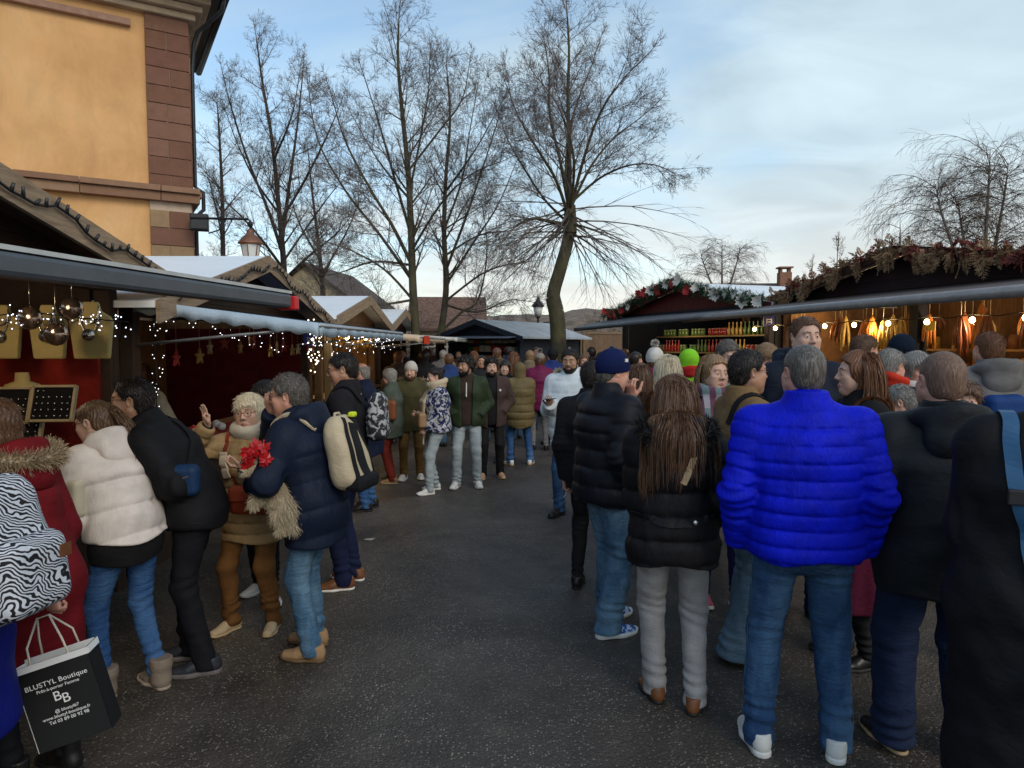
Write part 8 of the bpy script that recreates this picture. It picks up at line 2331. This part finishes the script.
p.body(); p.jacket(cloth('jacket_cobalt', (0.018, 0.035, 0.16), 0.7), hem=0.75, ease=0.045); p.hair('short', HAIRC['dark']); p.beanie(blk); p.trousers(jeans_dark, 'straight'); p.shoes('shoe', LEATHB, BLACKR)
# white puffer man
p = mk(571, 7.2, 152, 349, 'smiling dark haired man in a white hooded puffer holding a phone', skin='olive', vox=0.0095, yaw=10, nod=4, hands={1: ((0.10, 0.30, 1.20), 'phone'), -1: 'pocket'})
p.browm = HAIRC['dark']; p.body(); p.jacket(nylon('puffer_white', (0.62, 0.66, 0.68), 0.5, 0.3), hem=0.74, ease=0.055, quilt=(0.125, 0.013), fold=0.010, hood='down', fur=hairmat('fleece_cream', (0.60, 0.50, 0.30), (0.75, 0.66, 0.45))); p.hair('short', HAIRC['dark']); p.beard(HAIRC['dark'], False)
p.trousers(jeans_blue, 'straight'); p.shoes('shoe', LEATHB, BLACKR)
ph = empty('phone', p.world(p.wri[1] + p.hframe[1][1] * 0.09 + np.array([0, 0.0, 0.03])), p.root.rotation_euler.z, 'black phone held by the white puffer man', 'phone')
MB().box((0, 0, 0), (0.075, 0.15, 0.009), rotx(0.6) if False else None).build('case', plain('phone_black', (0.01, 0.01, 0.012), 0.2, bump=0), ph, 0.004)
# ---------------------------------------------------------------- the far crowd
FAR = [ (398, 12.5, 20, 352, 'brown', (0.06, 0.045, 0.035), 'short', 'm', 'person in dark brown standing far back under the cream awning'),
 (403, 16.0, 190, 348, 'dark', (0.03, 0.03, 0.035), 'short', 'm', 'far person in charcoal facing out under the cream awning'),
 (424, 13.0, 30, 351, 'dark', (0.012, 0.012, 0.014), 'bob', 'f', 'far woman in black between the white beanie and the bun'),
 (428, 17.0, 170, 349, 'brown', (0.08, 0.05, 0.06), 'bob', 'f', 'far person in dusky mauve behind the white beanie'),
 (443, 15.0, 10, 350, 'grey', (0.13, 0.12, 0.12), 'short', 'm', 'far grey haired man in a grey jacket behind the bun'),
 (449, 12.2, 20, 354, 'brown', (0.022, 0.05, 0.16), 'short', 'm', 'person in mid blue seen between the patterned jacket and green jacket'),
 (458, 18.5, 200, 350, 'dark', (0.10, 0.05, 0.03), 'short', 'm', 'far person in russet in front of the dark centre stall'),
 (474, 15.5, 15, 351, 'auburn', (0.10, 0.015, 0.03), 'long', 'f', 'far woman in crimson before the centre stall shelves'),
 (482, 13.0, 175, 356, 'dark', (0.02, 0.02, 0.022), 'short', 'm', 'far man in black peering between the two curly heads'),
 (497, 14.2, 5, 348, 'brown', (0.12, 0.085, 0.05), 'short', 'm', 'far man in a dun coat before the centre stall'),
 (508, 16.5, 8, 347, 'dark', (0.02, 0.03, 0.07), 'bob', 'f', 'far woman in deep navy before the right end of the centre stall'),
 (514, 13.2, 0, 352, 'auburn', (0.055, 0.02, 0.025), 'long', 'f', 'far auburn haired person in maroon above the olive hood'),
 (530, 14.5, 355, 351, 'dirty', (0.20, 0.15, 0.10), 'bob', 'f', 'far person in a sandy coat left of the bobble hat'),
 (536, 17.5, 180, 347, 'brown', (0.05, 0.05, 0.055), 'short', 'm', 'far man in slate facing out left of the tree trunk'),
 (583, 12.0, 175, 355, 'brown', (0.06, 0.035, 0.028), 'long', 'f', 'woman with brown hair just right of the white puffer hood'),
 (592, 14.5, 10, 347, 'dark', (0.03, 0.022, 0.02), 'short', 'm', 'far man in dark brown between the white puffer and navy beanie'),
 (601, 11.0, 200, 352, 'dark', (0.015, 0.015, 0.018), 'short', 'm', 'dark haired man in black left of the navy beanie'),
 (612, 17.0, 20, 346, 'dark', (0.06, 0.06, 0.065), 'short', 'm', 'far man in grey before the board fence'),
 (624, 13.5, 340, 349, 'brown', (0.08, 0.06, 0.045), 'bob', 'f', 'far woman in taupe before the board fence'),
 (635, 10.5, 330, 352, 'dark', (0.02, 0.02, 0.03), 'short', 'm', 'man in black beside the post of the jar stall'),
 (413, 20.0, 0, 348, 'brown', (0.05, 0.07, 0.06), 'short', 'm', 'farthest person in grey green near the cottage'),
 (436, 20.5, 180, 347, 'dark', (0.09, 0.03, 0.02), 'short', 'm', 'farthest person in brick red near the cottage'),
 (568, 20.5, 0, 346, 'grey', (0.12, 0.11, 0.10), 'short', 'm', 'farthest person in ash grey right of the tree trunk')]
for i, (px, Y, face, top, hc, c, style, sx, lab) in enumerate(FAR):
    p = mk(px, Y, face, top, lab, sex=sx, vox=0.019, group='far crowd at the street end', skin=('fair', 'ruddy', 'tan')[i % 3], build=0.95 + 0.2 * ((i * 37) % 10) / 10, yaw=((i * 53) % 50) - 25, hands={1: ('front', 'down', 'pocket')[i % 3], -1: ('down', 'pocket', 'front')[i % 3]})
    p.browm = HAIRC['dark']; p.body()
    p.jacket(cloth('far_coat_%d' % i, c, 0.8), hem=0.68 + 0.14 * ((i * 7) % 5) / 5, ease=0.04, fold=0.012, hood='down' if i % 3 == 0 else None)
    p.hair(style, HAIRC[hc]); p.trousers((jeans_dark, blk, jeans_mid)[i % 3], 'straight'); p.shoes('shoe', LEATHB, BLACKR)
# ================================================================== BAG, DOG, FLOWERS, SMALL THINGS
# black paper shopping bag with white lettering
BW, BH, BD = 0.25, 0.32, 0.10
bp = Vector(SHOPPER_HAND) + Vector((0.0, 0.0, -0.015))
bagc = at(80, 692, 2.47)
sb = empty('shopping_bag', (bagc.x, bagc.y, bagc.z - BH / 2), R(12), 'black paper shopping bag with white lettering and rope handles', 'shopping bag')
ink = plain('paper_black', (0.008, 0.008, 0.009), 0.5, 0.15, 3, 0.12, 6); inner = plain('paper_white', (0.72, 0.72, 0.72), 0.7, 0.05)
sb.rotation_euler = (R(-3), R(-15), R(14))
V = []; F = []
def sheet(a, b, c, d): 
    i = len(V); V.extend([a, b, c, d]); F.append((i, i + 1, i + 2, i + 3))
w, d, h = BW / 2, BD / 2, BH
m = MB(); m.add([(-w, -d, 0), (w, -d, 0), (w, -d, h), (-w, -d, h)], [(0, 1, 2, 3)]); m.add([(-w, d, 0), (w, d, 0), (w, d, h), (-w, d, h)], [(0, 1, 2, 3)])
m.add([(-w, -d, 0), (w, -d, 0), (w, d, 0), (-w, d, 0)], [(0, 1, 2, 3)])
m.add([(w, -d, 0), (w, 0.0, 0), (w, 0.0, h), (w, -d, h)], [(0, 1, 2, 3)]).add([(w, 0, 0), (w, d, 0), (w, d, h), (w, 0, h)], [(0, 1, 2, 3)])
bo = m.build('paper_body', ink, sb); md = bo.modifiers.new('thick', 'SOLIDIFY'); md.thickness = 0.002
g2 = MB().add([(-w - 0.0005, -d, 0), (-w + 0.022, 0, 0), (-w + 0.022, 0, h), (-w - 0.0005, -d, h)], [(0, 1, 2, 3)]).add([(-w + 0.022, 0, 0), (-w - 0.0005, d, 0), (-w - 0.0005, d, h), (-w + 0.022, 0, h)], [(0, 1, 2, 3)])
go = g2.build('side_gusset', inner, sb); md = go.modifiers.new('thick', 'SOLIDIFY'); md.thickness = 0.002
MB().box((0, -d - 0.003, h - 0.012), (2 * w + 0.006, 0.003, 0.024)).box((0, d - 0.006, h - 0.012), (2 * w - 0.01, 0.003, 0.028)).box((w + 0.003, 0, h - 0.012), (0.003, 2 * d, 0.024)).build('folded_rim', inner, sb)
hd = MB()
for yy in (-d, d):
    hd.tube([(-0.065, yy, h - 0.02), (-0.058, yy, h + 0.06), (-0.02, 0.0, h + 0.145), (0.02, 0.0, h + 0.145), (0.058, yy, h + 0.06), (0.065, yy, h - 0.02)], 0.004, 6)
hd.build('handle', plain('cord_white', (0.62, 0.55, 0.45), 0.8), sb)
letter = plain('ink_white', (0.75, 0.75, 0.75), 0.6, 0.02, bump=0)
bpy.context.view_layer.update()
def text(body, x, z, size, parent, name='lettering', shear=0.0, y=None, mat=None, spacing=1.0):
    cu = bpy.data.curves.new(name, 'FONT'); cu.body = body; cu.size = size; cu.align_x = 'CENTER'; cu.align_y = 'CENTER'; cu.extrude = 0.0006; cu.shear = shear; cu.space_character = spacing
    o = bpy.data.objects.new(name, cu); col.objects.link(o)
    dg = bpy.context.evaluated_depsgraph_get(); me = bpy.data.meshes.new_from_object(o.evaluated_get(dg)); bpy.data.objects.remove(o)
    o = bpy.data.objects.new(name, me); col.objects.link(o); me.materials.clear(); me.materials.append(mat or letter)
    o.parent = parent; o.location = (x, y if y is not None else -d - 0.0025, z); o.rotation_euler = (PI / 2, 0, 0)
    return o
text('BLUSTYL Boutique', 0.0, 0.237, 0.0255, sb, spacing=1.05)
text('Pr\u00eat-\u00e0-porter Femme', 0.0, 0.215, 0.0165, sb)
text('B', -0.012, 0.180, 0.050, sb, 'monogram'); text('B', 0.014, 0.165, 0.050, sb, 'monogram')
text('@ blustyl67', 0.006, 0.128, 0.0165, sb); text('www.blustyl-boutique.fr', 0.0, 0.110, 0.0165, sb); text('Tel 03 89 00 92 98', 0.004, 0.092, 0.0175, sb)

# the small dog under the grey-haired man's arm: rear and tail towards us, head by his hand
dc = Vector(DOGP)
dg_ = empty('dog', dc, R(8), 'small fluffy cream dog carried under the grey haired man\'s arm', 'dog'); dg_.scale = (0.85, 0.85, 0.85)
def dogfn(P):
    d = ecap(P, (-0.08, 0.03, 0.07), (0.03, 0.0, -0.08), (0.075, 0.07), (0.080, 0.075), (1, 0, 0), (0, 1, 0))
    d = smin(d, capsule(P, (-0.11, 0.0, 0.10), (-0.15, -0.03, 0.17), 0.055, 0.052), 0.04)
    d = smin(d, ell(P, (-0.165, -0.05, 0.185), (0.058, 0.056, 0.052)), 0.02)
    d = smin(d, capsule(P, (-0.185, -0.085, 0.172), (-0.20, -0.12, 0.165), 0.026, 0.020), 0.02)
    for x in (-0.125, -0.205): d = smin(d, ell(P, (x, -0.03, 0.20), (0.016, 0.022, 0.04)), 0.012)
    for sy in (-0.045, 0.045):
        d = smin(d, capsule(P, (0.03, sy, -0.07), (-0.005, sy * 1.2 - 0.02, -0.13), 0.045, 0.030), 0.03)
        d = smin(d, capsule(P, (-0.005, sy * 1.2 - 0.02, -0.13), (0.025, sy * 1.2, -0.19), 0.027, 0.020), 0.02)
        d = smin(d, capsule(P, (0.025, sy * 1.2, -0.19), (0.01, sy * 1.2 - 0.02, -0.22), 0.021, 0.020), 0.01)
        d = smin(d, capsule(P, (-0.11, sy - 0.02, 0.03), (-0.15, sy - 0.05, -0.04), 0.030, 0.019), 0.02)
    d = smin(d, capsule(P, (0.06, -0.02, -0.08), (0.085, -0.05, -0.20), 0.028, 0.018), 0.02)
    return d
Vd, Fd = field(dogfn, (-0.30, -0.2, -0.28), (0.2, 0.2, 0.32), 0.008)
furm = hairmat('fur_dog', (0.50, 0.40, 0.26), (0.74, 0.66, 0.52), 0.7)
new_obj('body', mesh_from('body', Vd, Fd), dg_, [furm])
rd = np.random.default_rng(6); nF = 17000; ix = rd.integers(0, len(Fd), nF); c = Vd[Fd[ix]].mean(1)
nn = np.cross(Vd[Fd[ix, 2]] - Vd[Fd[ix, 0]], Vd[Fd[ix, 3]] - Vd[Fd[ix, 1]]); nn /= np.linalg.norm(nn, axis=1, keepdims=True) + 1e-9
dirs = nn * 0.6 + np.array([0.25, -0.1, -0.8]) + rd.normal(0, 0.22, (nF, 3)); dirs /= np.linalg.norm(dirs, axis=1, keepdims=True)
LL = np.where(c[:, 2] > 0.12, 0.022, np.where(c[:, 0] > 0.04, 0.075, 0.05)) * rd.uniform(0.6, 1.3, nF)
VV, FF = strips(c - nn * 0.004, dirs, LL, rd, w=0.0013, gravity=2.5, segs=4)
new_obj('fur', mesh_from('fur', VV, FF), dg_, [furm])
MB().ball((-0.203, -0.138, 0.168), 0.011, 8).build('nose', black, dg_)
for x in (-0.145, -0.196): MB().ball((x, -0.094, 0.198), 0.008, 8).build('eye', black, dg_)
MB().tube([(-0.11 + 0.058 * math.cos(a), -0.005 + 0.058 * math.sin(a), 0.115 + 0.02 * math.cos(a)) for a in np.linspace(0, 2 * PI, 16)], 0.008, 6, False).build('collar', plain('collar_red', (0.5, 0.02, 0.02), 0.5), dg_)

# red flowers in clear wrapping
fc = at(262, 459, 3.70)
fe_ = empty('bouquet', fc, 0, 'bunch of red poinsettia in shiny wrapping held by the waving woman', 'bouquet'); fe_.scale = (0.82, 0.82, 0.82)
rb_ = random.Random(12); petal = plain('poinsettia_red', (0.40, 0.008, 0.012), 0.35, 0.25, 20, 0)
for k in range(13):
    a = rb_.uniform(0, 2 * PI); rr_ = 0.095 * math.sqrt(rb_.random()); c = Vector((rr_ * math.cos(a), -0.05 + rb_.uniform(-.03, .03), rr_ * 0.9 * math.sin(a) + 0.02))
    m = MB()
    for j in range(7):
        b_ = 2 * PI * j / 7 + rb_.uniform(-.25, .25); l = rb_.uniform(0.035, 0.06); dd = Vector((math.cos(b_), rb_.uniform(-.5, .1), math.sin(b_))); sdv = Vector((-math.sin(b_), 0, math.cos(b_))) * 0.017
        m.add([(0, 0, 0), dd * l * 0.5 + sdv, dd * l + Vector((0, 0.01, 0)), dd * l * 0.5 - sdv], [(0, 1, 2, 3)])
    for j in range(3): m.ball((rb_.uniform(-.006, .006), -0.006, rb_.uniform(-.006, .006)), 0.004, 5)
    o = m.build('flower', petal, fe_); o.location = c + Vector((0, rb_.uniform(-.04, .03), 0)); o.rotation_euler = (rb_.uniform(-.7, .7), 0, rb_.uniform(-.7, .7))
m = MB()
for k in range(16):
    a = 2 * PI * k / 16; a2 = 2 * PI * (k + 0.9) / 16; r0, r1 = 0.03, rb_.uniform(0.11, 0.135)
    m.add([(r0 * math.cos(a), 0.02, r0 * math.sin(a) - 0.06), (r1 * math.cos(a), 0.0, r1 * math.sin(a) + 0.01), (r1 * math.cos(a2), 0.012, r1 * math.sin(a2) + 0.01), (r0 * math.cos(a2), 0.02, r0 * math.sin(a2) - 0.06)], [(0, 1, 2, 3)])
m.build('wrapping', plain('foil_wrap', (0.55, 0.06, 0.06), 0.25, 0.5, 30, 0.4, 40), fe_)
MB().tube([(0, 0.02, -0.05), (0.02, 0.03, -0.16)], [0.028, 0.018], 8).build('stems', leafg, fe_)
# litter on the asphalt
for i, (px, py) in enumerate(((369, 540),)):
    p = ground(px, py); mm = MB().add([(-0.05, -0.02, 0.006), (0.03, -0.035, 0.006), (0.06, 0.02, 0.012), (-0.02, 0.03, 0.007)], [(0, 1, 2, 3)])
    o = mm.build('paper_scrap', plain('scrap_grey', (0.32, 0.30, 0.28), 0.9, 0.2), None); o.location = p; o.rotation_euler.z = i * 1.3
    md = o.modifiers.new('thick', 'SOLIDIFY'); md.thickness = 0.002
    tag(o, ('flattened pale scrap on the asphalt by the left stalls', 'small pale scrap near the brown shoes', 'tiny scrap on the asphalt before the brown boots')[i], 'scrap')
